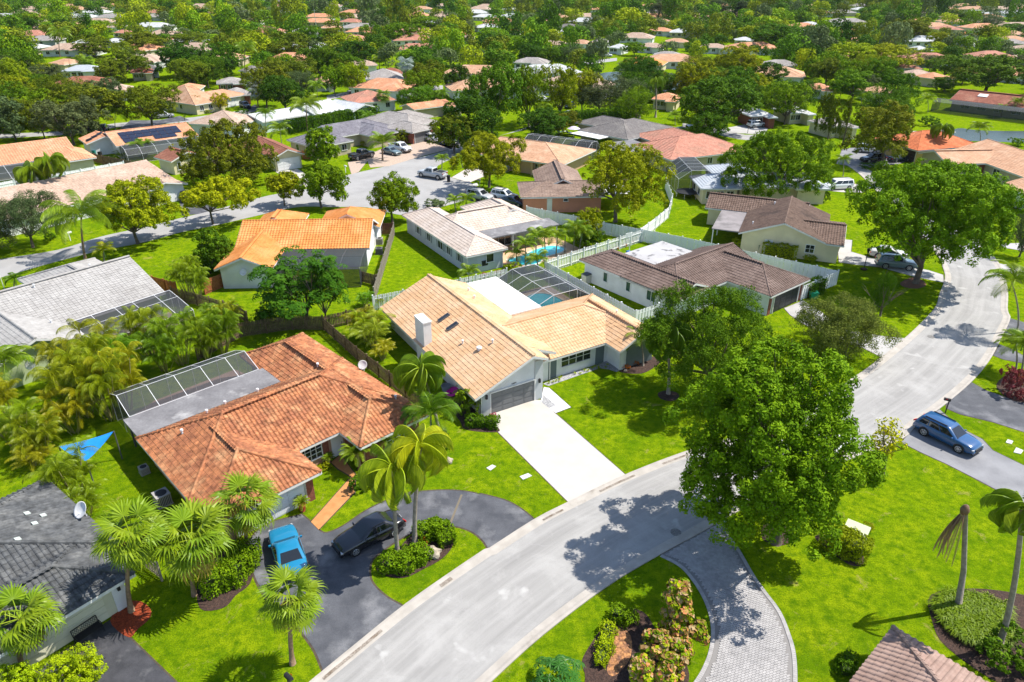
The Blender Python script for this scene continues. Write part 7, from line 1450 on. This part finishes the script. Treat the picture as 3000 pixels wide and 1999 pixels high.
def car(r, x, y, heading, kind, col, label, z=0.0, group='parked cars', at=None, far=False):
    L, hw, gc, prof, cab, wr, ax = CARS[kind]; p = at if at is not None else P(r, x, y, 0.5); q = car_parts(kind); root = empty('pickup_truck' if kind == 'pickup' else 'car', (p[0], p[1], 0.018), R_(heading)); tag(root, label, 'truck' if kind == 'pickup' else 'car', group, auto=True, at=Vector((p[0], p[1], 1)))
    pm = PAINT[col]; body = put('body', q['body'], root, mat=pm); cabn = put('cabin', q['cabin'], root, mat=pm)
    put('windshield', q['windshield'], root); put('rear_window', q['rear_window'], root)
    for m in q['side_windows']: put('side_window', m, root)
    for sx in (-1, 1):
        for sy in (-1, 1):
            yy = sy * (hw * 0.985 - 0.10); w = put('wheel', q['tyre'], root, (sx * ax, yy, wr)); w.name = 'wheel'; put('rim', q['rim'], w, (0, 0, 0), (0, 0, 0 if sy > 0 else math.pi)); put('wheel_arch', q['arch'], root, (sx * ax, sy * (hw * 0.985 - 0.005), wr + 0.02), (0, 0, 0 if sy > 0 else math.pi))
    zf = np.interp(0.97, [a[0] for a in prof], [a[1] for a in prof]); zb = np.interp(-0.98, [a[0] for a in prof], [a[1] for a in prof]); e = 0.80
    for s in (-1, 1):
        MB().box((L / 2 * 0.945, s * hw * 0.68, zf - 0.055), (0.16, 0.3, 0.08), s * -0.4).build('headlight', M_HEAD, root)
        MB().box((-L / 2 * 0.985, s * hw * 0.66, zb - 0.10), (0.06, 0.32, 0.13), s * 0.25).build('tail_light', M_TAIL, root)
        MB().box((cab[1] - 0.35, s * (hw + 0.06), cab[4] + 0.04), (0.1, 0.15, 0.11)).build('mirror', pm, root)
    MB().box((L / 2 * 0.985, 0, gc + 0.30), (0.10, hw * 1.0, 0.2)).build('grille', M_BLACKP, root); MB().box((L / 2 * 0.97, 0, gc + 0.06), (0.16, hw * 1.5, 0.14)).build('bumper', M_BLACKP if kind != 'sedan' else pm, root); MB().box((-L / 2 * 0.975, 0, gc + 0.12), (0.14, hw * 1.45, 0.18)).build('bumper', M_BLACKP, root)
    MB().box((-L / 2 * 1.0, 0, gc + 0.42), (0.03, 0.34, 0.17)).build('licence_plate', M_HEAD, root)
    if kind in ('wagon', 'suv', 'van'):
        for s in (-1, 1): MB().bar((cab[2] + 0.25, s * hw * 0.66, cab[5] + 0.03), (cab[3] - 0.2, s * hw * 0.66, cab[5] + 0.03), 0.05, 0.06).build('roof_rail', M_BLACKP, root)
    if kind == 'coupe' or label.startswith('white panoramic'): MB().box((-0.1, 0, CARS[kind][4][5] + 0.004), (0.5, 0.7, 0.02)).build('sunroof', M_CARGLASS, root) if kind != 'coupe' else None
    if kind == 'pickup':
        x0, x1 = -L / 2 + 0.1, cab[0] - 0.1; MB().box(((x0 + x1) / 2, 0, 1.235), (x1 - x0 - 0.15, hw * 1.6, 0.03)).build('bed_floor', M_BLACKP, root)
        b = MB(); b.box(((x0 + x1) / 2, hw * 0.9, 1.28), (x1 - x0, 0.1, 0.13)); b.box(((x0 + x1) / 2, -hw * 0.9, 1.28), (x1 - x0, 0.1, 0.13)); b.box((x0 + 0.02, 0, 1.28), (0.1, hw * 1.85, 0.13)); b.build('bed_side', pm, root)
    return root
car(None, 0, 0, -57, 'wagon', 'blue', 'dark blue wagon parked on the grey driveway at the right', group='cars close to the camera', at=(34.76, 46.83))
car(None, 0, 0, 117, 'coupe', 'teal', 'bright blue coupe parked on the asphalt driveway', group='cars close to the camera', at=(-14.35, 34.1))
car(None, 0, 0, -142, 'sedan', 'black', 'black sedan parked on the circular driveway', group='cars close to the camera', at=(-9.43, 35.72))
car('n', 2440, 1300, 40, 'suv', 'white', 'white car half hidden behind the large bright tree')
for a in [('E',140,135,52,'pickup','black','black pickup truck on the tan paver driveway'),('E',405,85,-40,'pickup','white','white pickup truck beside the date palm'),('E',345,105,-40,'sedan','greyteal','grey car behind the date palm'),('E',628,265,150,'pickup','silver','silver pickup truck standing in the cul-de-sac'),('E',955,415,-35,'suv','silver','silver car at the left of three by the bone roof'),('E',1125,415,-30,'suv','white','white panoramic car in the middle of three by the bone roof'),('E',1190,450,-35,'sedan','dark','dark car at the right of three by the bone roof'),('B',622,958,-40,'suv','white','white car beside the brick house with grey roof'),('B',748,978,-38,'sedan','dark','dark sedan beside the white car near the brick house'),('D',1280,415,-60,'sedan','black','black car between the yellow and golden street trees'),
 ('F',1420,808,-15,'sedan','champagne','champagne car under the huge round tree'),('F',1470,878,-14,'suv','greyteal','grey green car under the huge round tree'),('C',1275,1035,-25,'suv','white','white car on the far driveway by the terracotta roof'),('C',1310,1100,190,'suv','black','black car under the olive tree by the terracotta roof'),('C',1490,1095,20,'sedan','dark','dark sedan beside the terracotta roofed house'),('F',1072,342,190,'van','white','white minivan beside the silver metal roof'),('F',2255,455,-60,'sedan','dark','dark car at the right edge beside the white house'),('C',508,862,20,'suv','white','white car in front of the red garage door'),('C',45,905,10,'pickup','white','white pickup truck behind the long hedge'),('A',1690,732,-50,'suv','black','black car beside the far cream house'),('A',540,885,100,'suv','dark','leftmost dark car under the left trees'),('A',640,872,100,'suv','dark','middle dark car under the left trees'),('A',715,892,110,'suv','dark','rightmost dark car under the left trees'),('B',1580,732,60,'suv','dark','dark car in the shade beyond the tall trees'),('B',1385,690,20,'suv','white','white car in the shade beyond the tall trees'),('B',95,632,20,'sedan','silver','silver car by the far lane'),('B',1830,385,10,'suv','white','white car by the far lawn and lake'),('A',1130,800,30,'suv','silver','grey car beside the far black driveway')]:
    car(*a)
# ------------------------------------------------------------------ street furniture and garden things
def mailbox(r, x, y, h, mt, label, face=0, post=0.09):
    b = P(r, x, y); root = empty('mailbox', b, R_(face)); tag(root, label, 'mailbox'); MB().box((0, 0, h / 2), (post, post, h)).build('post', mt, root); m = MB(); n = 8; pr = [(-0.12, 0), (0.12, 0)] + [(0.12 * math.cos(math.pi * k / n), 0.12 + 0.10 * math.sin(math.pi * k / n)) for k in range(n + 1)]
    V = [(-0.26, p[0], p[1]) for p in pr] + [(0.26, p[0], p[1]) for p in pr]; k = len(pr); m.add(V, [tuple(range(k)), tuple(range(2 * k - 1, k - 1, -1))] + [(i, k + i, k + (i + 1) % k, (i + 1) % k) for i in range(k)]); m.build('box', mt, root, loc=(0.15, 0, h - 0.12), fix=True); MB().box((0.2, 0.14, h + 0.06), (0.14, 0.015, 0.06)).build('flag', M_TAIL, root); return root
mailbox('d', 1487, 812, 1.35, M_LAMP, 'black mailbox on a post beside the blue wagon', 150)
mailbox('f', 395, 1640, 1.3, M_LAMP, 'dark mailbox at the bottom edge beside the fan palm', -40)
mailbox('E', 955, 345, 1.2, mat('grey_post', (0.3, 0.3, 0.3)), 'grey mailbox beneath the forked tree', 200); mailbox('D', 487, 720, 1.2, M_WHITE, 'white mailbox on the lawn behind the coconut palm', 60); mailbox('E', 30, 250, 1.3, M_WHITE, 'white mailbox by the tan paver driveway', -40); mailbox('C', 447, 920, 1.3, M_LAMP, 'dark mailbox in front of the far red garage', 0); mailbox('A', 1275, 835, 1.2, M_LAMP, 'dark mailbox by the far black driveway', 0)
def dish(at, r, az, el, label, mt=None):
    root = empty('satellite_dish', at, R_(az)); tag(root, label, 'satellite dish'); m = MB(); m.lathe([(0.02, 0.0), (r * 0.5, 0.05 * r), (r * 0.85, 0.17 * r), (r, 0.24 * r), (r * 1.0, 0.26 * r), (r * 0.85, 0.20 * r), (r * 0.5, 0.08 * r), (0.02, 0.03)], 20); o = m.build('reflector', mt or mat('dish_white', (0.72, 0.72, 0.70), (0.64, 0.62, 0.6), 3, 0.5), root, True, (0, 0, 0.55)); o.rotation_euler = (0, R_(90 - el), 0)
    MB().tube([(-0.15, 0, -0.1), (-0.12, 0, 0.3), (-0.02, 0, 0.55)], 0.03, 6).build('mast', M_ALU, root); d = Vector((math.cos(R_(el)), 0, math.sin(R_(el)))); MB().tube([Vector((0.1, 0, 0.3)), Vector((0, 0, 0.55)) + d * r * 0.9 - Vector((0, 0, r * 0.35))], 0.018, 5).build('feed_arm', M_ALU, root); return root
dish(H2.W(10.2, 10.0, 2.35), 0.42, -100, 35, 'round white satellite dish on the eave of the red tiled house')
dish(H3.W(0.55, 7.0, 2.6), 0.55, -120, 40, 'large white satellite dish with rusty stain on the charcoal roof edge'); dish(H5.W(-15.0, -5.2, 1.6), 0.55, -100, 40, 'white satellite dish against the pale green gable'); dish(H6.W(2.9, -7.35, 1.6), 0.42, -95, 30, 'satellite dish on the white gable of the orange house')
def ac_unit(at, rz, label, s=0.85, mt=None):
    root = empty('air_conditioner', at, rz); tag(root, label, 'air conditioner'); mt = mt or mat('ac_grey', (0.36, 0.34, 0.32), (0.3, 0.28, 0.27), 3, 0.5); m = MB()
    for i in range(4):
        for j in range(9): a = -s / 2 + s * (j + 0.5) / 9; c = ((a, -s / 2, s * 0.48), (a, s / 2, s * 0.48), (-s / 2, a, s * 0.48), (s / 2, a, s * 0.48))[i]; m.box(c, (0.05, 0.03, s * 0.8) if i < 2 else (0.03, 0.05, s * 0.8))
    m.build('grille', mt, root); MB().box((0, 0, s * 0.46), (s * 0.93, s * 0.93, s * 0.84)).build('core', M_BLACKP, root); t = MB(); t.box((0, 0, s * 0.93), (s * 1.04, s * 1.04, 0.07)); t.box((0, 0, 0.03), (s * 1.1, s * 1.1, 0.06)); t.build('casing', mt, root); MB().lathe([(s * 0.40, 0), (s * 0.40, 0.03), (s * 0.30, 0.035), (0.03, 0.045)], 18, (0, 0, s * 0.965)).build('fan_guard', M_BLACKP, root); return root
ac_unit(P('e', 1255, 195), R_(44), 'grey air conditioner beside the red tiled house', 0.95); ac_unit(P('E', 265, 740), 0.05, 'air conditioner nearest the dark red gate'); ac_unit(P('E', 262, 808), 0.05, 'air conditioner behind the orange house, nearer its screens', 0.85, mat('ac_dark', (0.10, 0.105, 0.11))); ac_unit(P('E', 1415, 505), 0.05, 'air conditioner against the salmon wall', 0.9); ac_unit(P('a', 1110, 1270), R_(44), 'small pump unit beside the red house shade', 0.6); ac_unit(P('a', 375, 520), R_(51), 'air conditioner against the pale green wall', 0.9, mat('ac_teal', (0.3, 0.36, 0.33)))
def bin_(r, x, y, mt, label, h=1.05, w=0.58, rz=0):
    root = empty('waste_bin', P(r, x, y), R_(rz)); tag(root, label, 'waste bin'); a, b = w * 0.42, w * 0.5; V = [(-a, -a, 0.05), (a, -a, 0.05), (a, a, 0.05), (-a, a, 0.05), (-b, -b, h), (b, -b, h), (b, b * 1.1, h), (-b, b * 1.1, h)]; MB().add(V, [(3, 2, 1, 0), (4, 5, 6, 7), (0, 1, 5, 4), (1, 2, 6, 5), (2, 3, 7, 6), (3, 0, 4, 7)]).build('body', mt, root); l = MB(); l.box((0, 0.02, h + 0.035), (w * 1.08, w * 1.16, 0.05)); l.box((0, 0.02, h + 0.075), (w * 0.8, w * 0.85, 0.04)); l.build('lid', mt, root)
    for s in (-1, 1): MB().lathe([(0.1, -0.03), (0.1, 0.03)], 10, (s * w * 0.4, b, 0.1), 'x').build('wheel', M_TYRE, root)
bin_('E', 740, 312, M_BLACKP, 'black waste bin standing in the cul-de-sac'); bin_('E', 980, 920, M_BLACKP, 'black waste bin against the bone roofed house', 1.35, 0.9, 31); bin_('F', 480, 790, mat('bin_blue', (0.015, 0.04, 0.16)), 'blue recycling bin beside the cream gable'); bin_('F', 528, 800, mat('bin_green', (0.01, 0.10, 0.06)), 'dark green bin beside the cream gable'); bin_('F', 432, 780, mat('bin_red', (0.16, 0.015, 0.02)), 'dark red plastic chair like bin by the carport patio', 0.95); bin_('F', 895, 1118, mat('bin_green2', (0.01, 0.26, 0.13)), 'bright green bin beside the black garage', 0.8, 0.9); bin_('D', 655, 135, mat('bin_teal', (0.02, 0.2, 0.18)), 'teal bin beside the house with solar panels'); bin_('D', 695, 145, M_BLACKP, 'dark bin beside the house with solar panels')
# utility cabinet
u = empty('utility_cabinet', P('h', 790, 470), R_(-38)); tag(u, 'pale yellow green utility cabinet on the lawn behind a hedge', 'cabinet'); uc = mat('cabinet_green', (0.50, 0.52, 0.34), (0.44, 0.46, 0.30), 3, 0.5); MB().box((0, 0.0, 0.45), (1.35, 0.95, 0.9)).build('body', uc, u); q = MB(); q.add([(-0.72, -0.52, 0.9), (0.72, -0.52, 0.9), (0.72, 0.52, 1.02), (-0.72, 0.52, 1.02), (-0.72, -0.52, 0.84), (0.72, -0.52, 0.84), (0.72, 0.52, 0.84), (-0.72, 0.52, 0.84)], [(0, 1, 2, 3), (7, 6, 5, 4), (0, 4, 5, 1), (1, 5, 6, 2), (2, 6, 7, 3), (3, 7, 4, 0)]); q.build('lid', uc, u); MB().box((0, -0.49, 0.5), (0.02, 0.02, 0.6)).build('seam', M_BLACKP, u)
# bench
def bench():
    c = (P('e', 585, 1290) + P('e', 790, 1150)) / 2; d = P('e', 790, 1150) - P('e', 585, 1290); root = empty('bench', c, math.atan2(d.y, d.x)); tag(root, 'black cast metal bench with lattice back against the cream wall', 'bench'); w = 1.4
    for s in (-1, 1):
        m = MB(); m.tube([(s * w / 2, -0.32, 0), (s * w / 2, -0.26, 0.42), (s * w / 2, -0.3, 0.62), (s * w / 2, 0.1, 0.64)], 0.025, 6); m.tube([(s * w / 2, 0.22, 0), (s * w / 2, 0.16, 0.42), (s * w / 2, 0.26, 0.88)], 0.025, 6); m.bar((s * w / 2, -0.28, 0.42), (s * w / 2, 0.18, 0.42), 0.04); m.build('leg', M_LAMP, root)
    for k in range(6): MB().box((0, -0.26 + k * 0.085, 0.44), (w, 0.065, 0.025)).build('seat_slat', M_LAMP, root)
    b = MB(); b.bar((-w / 2, 0.18, 0.5), (w / 2, 0.18, 0.5), 0.035); b.bar((-w / 2, 0.27, 0.9), (w / 2, 0.27, 0.9), 0.04); n = 11
    for k in range(n):
        x0 = -w / 2 + w * k / n
        for dx in (-1, 1): b.bar((x0 + (0 if dx > 0 else w / n), 0.19, 0.5), (x0 + (w / n if dx > 0 else 0), 0.225, 0.7), 0.015); b.bar((x0 + (0 if dx > 0 else w / n), 0.225, 0.7), (x0 + (w / n if dx > 0 else 0), 0.265, 0.9), 0.015)
    b.build('backrest', M_LAMP, root)
bench()
# blue shade sail stretched over the yard
def sail():
    A_, B_, C_ = P('a', 870, 950, 2.6), P('a', 435, 1120, 2.4), P('a', 660, 1180, 2.0); D_ = P('a', 450, 1065, 2.4); o = A_.copy(); o.z = 0; root = empty('shade_sail', o); tag(root, 'blue triangular shade sail stretched over the shaded yard', 'shade sail'); n = 10; V = []; F = []
    for i in range(n + 1):
        for j in range(n + 1): s, t = i / n, j / n; p = (A_ * (1 - s) + D_ * s) * (1 - t) + (A_ * (1 - s) + C_ * s) * t; p = p + (B_ - D_) * 0.5 * s * 4 * t * (1 - t) * 0.3; p.z -= 0.5 * s * (1 - s) + 0.25 * t * (1 - t); V.append(tuple(p - o))
    for i in range(n):
        for j in range(n): a = i * (n + 1) + j; F.append((a, a + 1, a + n + 2, a + n + 1))
    put('canvas', mesh_np('canvas', V, F, mat('blue_canvas', (0.01, 0.22, 0.62), (0.01, 0.18, 0.52), 1, 0.6), True), root)
    for q in (A_, D_, C_): MB().tube([(q.x - o.x, q.y - o.y, 0), tuple(q - o)], 0.05, 6).build('post', M_DARKALU, root)
sail()
# boulder, pots, saucer, lamp post, hoop, storage box, trampoline, umbrellas, furniture
def rock(r, x, y, s, label):
    g = np.random.default_rng(int(x)); bm = bmesh.new(); bmesh.ops.create_icosphere(bm, subdivisions=3, radius=s)
    for v in bm.verts: n = v.co.normalized(); k = 1 + 0.16 * math.sin(n.x * 5 + 1) + 0.12 * math.sin(n.y * 7 + 2) + g.normal(0, 0.03); v.co = Vector((n.x * s * 1.3 * k, n.y * s * k, n.z * s * 0.7 * k + s * 0.35))
    me = bpy.data.meshes.new('boulder'); bm.to_mesh(me); bm.free(); me.materials.append(mat('boulder_stone', (0.42, 0.36, 0.28), (0.26, 0.22, 0.17), 2.5, 0.9, 0.6, 8)); o = put('boulder', me, None, P(r, x, y), (0, 0, 0.5)); tag(o, label, 'boulder')
rock('f', 1490, 590, 0.45, 'pale boulder in the island planting bed'); rock('b', 1605, 1185, 0.3, 'grey rock beside the upright shrub'); rock('c', 1130, 490, 0.14, 'small pale rock in the stone bed')
def pot(r, x, y, h, mt, label, col='palm', plant='date', R=0.5):
    b = P(r, x, y); root = empty('potted_plant', b); tag(root, label, 'potted plant'); MB().lathe([(h * 0.30, 0), (h * 0.42, h * 0.5), (h * 0.46, h), (h * 0.40, h * 1.0), (h * 0.36, h * 0.8)], 14).build('pot', mt, root, True); me = far_palm_crown('date', 'date'); o = put('foliage', me, root, (0, 0, h * 1.1), (0, 0, 0), (R / 2,) * 3); tint(o, col)
pot('b', 490, 1560, 0.6, mat('red_pot', (0.36, 0.07, 0.03), None, rough=0.4), 'potted plant in a red glazed pot beside the garage', R=0.6); pot('b', 690, 1190, 0.4, mat('clay_pot', (0.35, 0.15, 0.08)), 'potted plant beside the front door', R=0.5)
o = empty('flower_pot', P('b', 1945, 865)); tag(o, 'small pot of pink flowers beside the grey garage', 'flower pot'); MB().lathe([(0.14, 0), (0.2, 0.3), (0.17, 0.3)], 12).build('pot', mat('yellow_pot', (0.5, 0.4, 0.1)), o); f = put('flowers', tree_template('bush', 1)[0], o, (0, 0, 0.2), (0, 0, 0), (0.32, 0.32, 0.35)); f.color = (0.55, 0.10, 0.16, 1)
o = empty('plastic_saucer', P('b', 1635, 650, 0.3)); o.location.z = 0; tag(o, 'magenta plastic saucer leaning by the shaded side wall', 'saucer'); q = MB().lathe([(0.55, 0.0), (0.6, 0.06), (0.52, 0.04), (0.02, 0.02)], 20).build('dish', mat('magenta_plastic', (0.55, 0.01, 0.30), None, rough=0.35), o, True, (0, 0, 0.3)); q.rotation_euler = (0.25, -0.3, 0); MB().box((0, 0, 0.14), (0.4, 0.4, 0.28)).build('stand', M_BLACKP, o)
o = empty('planter', P('b', 1590, 640)); tag(o, 'round grey planter in the shade of the tan house', 'planter'); MB().lathe([(0.35, 0), (0.48, 0.55), (0.42, 0.55), (0.38, 0.4)], 16).build('tub', mat('grey_tub', (0.2, 0.22, 0.24)), o, True)
o = empty('lamp_post', P('F', 1248, 918)); tag(o, 'black lamp post beside the driveway of the cream gabled house', 'lamp post'); m = MB(); m.tube([(0, 0, 0), (0, 0, 2.3)], 0.05, 8); m.build('post', M_LAMP, o); MB().lathe([(0.1, 2.3), (0.17, 2.55), (0.2, 2.7), (0.05, 2.85)], 8).build('lantern', M_LAMP, o); MB().lathe([(0.38, 0), (0.42, 0.12), (0.3, 0.18)], 12).build('foot', M_MULCH, o)
o = empty('storage_box', P('E', 1700, 1005), R_(39)); tag(o, 'beige storage box with dark lid beside the white wall', 'storage box'); MB().box((0, 0, 0.55), (1.5, 0.8, 1.1)).build('body', mat('box_beige', (0.55, 0.53, 0.46)), o); q = MB(); q.box((0, 0, 1.14), (1.6, 0.9, 0.09)); q.box((0, 0, 1.2), (1.4, 0.75, 0.05)); q.build('lid', mat('box_lid', (0.12, 0.13, 0.14)), o)
o = empty('basketball_hoop', P('E', 1985, 805), R_(120)); tag(o, 'white basketball hoop with blue base on the turf yard', 'basketball hoop'); MB().box((0, 0, 0.12), (0.8, 0.5, 0.24)).build('base', mat('hoop_blue', (0.02, 0.12, 0.4)), o); MB().tube([(0, 0, 0.2), (0.1, 0, 1.9), (0.4, 0, 2.2)], 0.05, 6).build('pole', M_WHITE, o); MB().box((0.45, 0, 2.35), (0.05, 1.0, 0.65)).build('backboard', M_WHITE, o); MB().lathe([(0.22, 2.1), (0.24, 2.12), (0.22, 2.14)], 12, (0.7, 0, 0)).build('ring', M_TAIL, o)
o = empty('trampoline', P('F', 35, 415)); tag(o, 'round black trampoline beside the tall white barred enclosure', 'trampoline'); MB().lathe([(1.75, 0.85), (2.0, 0.86), (2.05, 0.9), (1.95, 0.93), (0.05, 0.88)], 28).build('bed', M_BLACKP, o, True)
for k in range(6): a = k * 1.047; MB().tube([(1.9 * math.cos(a), 1.9 * math.sin(a), 0), (1.9 * math.cos(a), 1.9 * math.sin(a), 0.88)], 0.03, 5).build('leg', M_ALU, o)
def parasol(r, x, y, R, mt, label, h=2.4, closed=False):
    o = empty('parasol', P(r, x, y)); tag(o, label, 'parasol'); MB().tube([(0, 0, 0), (0, 0, h)], 0.04, 6).build('pole', M_ALU, o); MB().lathe([(R, h - 0.55), (R * 0.5, h - 0.2), (0.04, h)] if not closed else [(0.12, h - 1.5), (0.22, h - 1.1), (0.1, h - 0.2), (0.02, h)], 8).build('canopy', mt, o); MB().lathe([(0.35, 0), (0.3, 0.1)], 12).build('foot', M_BLACKP, o)
parasol('B', 1600, 945, 1.5, mat('lilac_cloth', (0.55, 0.5, 0.65)), 'lilac open parasol on the patio by the dark grey hip roof'); parasol('B', 1475, 930, 0.2, M_WHITE, 'closed white parasol beside the patio hedge', 2.6, True)
def lounger(r, x, y, rz, mt, label):
    o = empty('deck_chair', P(r, x, y), R_(rz)); tag(o, label, 'chair'); MB().box((0, 0, 0.32), (1.2, 0.6, 0.06)).build('seat', mt, o); q = MB().box((0, 0, 0.35), (0.06, 0.6, 0.7)).build('backrest', mt, o, loc=(-0.7, 0, 0.33)); q.rotation_euler = (0, -0.5, 0)
    for a in (-0.5, 0.5):
        for b in (-0.25, 0.25): MB().box((a, b, 0.15), (0.04, 0.04, 0.3)).build('leg', M_ALU, o)
for i, (x, y, c) in enumerate(((1510, 920, 'blue'), (1545, 915, 'white'), (1575, 925, 'blue'))): lounger('B', x, y, 40, mat('cloth_' + c, (0.2, 0.35, 0.6) if c == 'blue' else (0.7, 0.7, 0.7)), ('left blue', 'middle white', 'right blue')[i] + ' deck chair on the patio by the lilac parasol')
lounger('D', 840, 1340, 120, M_WHITE, 'white deck chair under the long pool enclosure'); lounger('D', 870, 1290, 30, mat('cloth_rose', (0.45, 0.2, 0.18)), 'rose deck chair under the long pool enclosure')
o = empty('flagpole', P('D', 30, 1050)); tag(o, 'white flagpole with striped flag at the left edge', 'flagpole'); MB().tube([(0, 0, 0), (0, 0, 5.2)], 0.04, 6).build('pole', M_WHITE, o); V = [(-0.05 - 0.75 * i / 8, 0.06 * math.sin(i * 1.3), 5.1 - 1.5 * j / 7 - 0.08 * i) for i in range(9) for j in range(8)]; me = mesh_np('flag', V, [(i * 8 + j, i * 8 + j + 1, i * 8 + j + 9, i * 8 + j + 8) for i in range(8) for j in range(7)], mat('flag_white', (0.7, 0.7, 0.7))); me.materials.append(mat('flag_red', (0.5, 0.02, 0.03))); me.materials.append(mat('flag_blue', (0.02, 0.03, 0.2)))
for p_ in me.polygons: i, j = divmod(p_.index, 7); p_.material_index = 2 if (i < 3 and j < 4) else (1 if j % 2 == 0 else 0)
put('flag', me, o)
def pole_line():
    pts = [P('A', 1947, 185), P('A', 2180, 195), P('A', 785, 250), P('B', 410, 160), P('B', 670, 85), P('B', 1510, 110)]
    for i, b in enumerate(pts):
        o = empty('utility_pole', b); tag(o, 'thin pale utility pole rising from the distant trees', 'utility pole', 'utility poles', auto=True, at=b); MB().tube([(0, 0, 0), (0, 0, 11)], [0.2, 0.12], 6).build('pole', mat('pole_concrete', (0.5, 0.5, 0.48)), o); MB().bar((-1.2, 0, 10.2), (1.2, 0, 10.2), 0.12).build('crossarm', mat('pole_concrete', (0, 0, 0)), o)
pole_line()
def person():
    b = P('E', 790, 212); root = empty('person', b); tag(root, 'person in dark clothes walking on the lawn by the cul-de-sac', 'person'); me = bpy.data.meshes.new('body'); J = [(0, 0, .95), (0, 0, 1.2), (0, 0, 1.42), (0, 0.01, 1.52), (0.02, 0.02, 1.66), (-.1, 0, .9), (-.14, .12, .5), (-.14, .05, .06), (-.14, .2, .04), (.1, 0, .9), (.13, -.14, .5), (.13, -.3, .1), (.13, -.17, .05), (-.2, 0, 1.4), (-.26, -.1, 1.15), (-.25, .05, .92), (.2, 0, 1.4), (.26, .08, 1.15), (.25, .22, .95)]
    E = [(0, 1), (1, 2), (2, 3), (3, 4), (0, 5), (5, 6), (6, 7), (7, 8), (0, 9), (9, 10), (10, 11), (11, 12), (2, 13), (13, 14), (14, 15), (2, 16), (16, 17), (17, 18)]; rad = [.16, .15, .15, .06, .11, .1, .07, .05, .04, .1, .07, .05, .04, .07, .05, .035, .07, .05, .035]
    me.from_pydata(J, E, []); o = put('body', me, root); me.materials.append(mat('dark_clothes', (0.03, 0.03, 0.04))); sk = o.modifiers.new('skin', 'SKIN'); o.modifiers.new('sub', 'SUBSURF').levels = 1
    for i, r in enumerate(rad): me.skin_vertices[0].data[i].radius = (r, r)
    me.skin_vertices[0].data[0].use_root = True; MB().lathe([(0.02, 1.52), (0.09, 1.58), (0.105, 1.68), (0.08, 1.76), (0.02, 1.78)], 10, (0.02, 0.02, 0)).build('head', mat('skin_tone', (0.4, 0.24, 0.16)), root, True)
person()
# ------------------------------------------------------------------ the humid air
hz = MB().box2((-3700, -120, -1.0), (3700, 6200, 40.0)).build('haze', None); hz['kind'] = 'stuff'; tag(hz, 'thin humid haze over the whole suburb', 'haze')
hm = bpy.data.materials.new('humid_air'); hm.use_nodes = True; ht = hm.node_tree
ht.nodes.remove(ht.nodes['Principled BSDF']); hv = nd(ht, 'ShaderNodeVolumePrincipled'); hv.inputs['Density'].default_value = 0.00003; hv.inputs['Color'].default_value = (0.80, 0.88, 1.0, 1); hv.inputs['Anisotropy'].default_value = 0.2
ht.links.new(hv.outputs[0], ht.nodes['Material Output'].inputs['Volume']); hz.data.materials.append(hm)
SC.cycles.volume_bounces = 0
# ------------------------------------------------------------------ things that would share a label are told apart by their order in the view
def rank_labels():
    W_ = ['leftmost', 'second from left', 'third from left', 'fourth from left', 'fifth from left', 'sixth from left', 'seventh from left', 'eighth from left', 'ninth from left', 'tenth from left', 'eleventh from left', 'twelfth from left']
    W_ += [k + ' from left' for k in ('thirteenth', 'fourteenth', 'fifteenth', 'sixteenth', 'seventeenth', 'eighteenth')]
    by = {}
    cnt = {}
    for o, l, at in TAGGED: cnt.setdefault(l, []).append(at[1])
    for o, l, at in TAGGED:
        d = sorted(cnt[l]); n = len(d); k = l
        if n > 24: k = l + (', nearest rows' if at[1] < d[n // 3] else (', middle rows' if at[1] < d[2 * n // 3] else ', farthest rows'))
        o['label'] = k; by.setdefault(k, []).append((frame_xy(at)[0], o))
    for l, q in by.items():
        if len(q) < 2: continue
        q.sort(key=lambda e: e[0]); n = len(q)
        for i, (x, o) in enumerate(q):
            if n == 2: s = 'the left one of two' if i == 0 else 'the right one of two'
            elif n == 3 and i == 1: s = 'the middle one of three'
            elif i == n - 1: s = 'the rightmost'
            elif i < 18: s = W_[i]
            elif n - 1 - i < 18: s = W_[n - 1 - i].replace('left', 'right')
            else: s = 'number %d of %d from left' % (i + 1, n)
            o['label'] = l + ', ' + s
rank_labels()
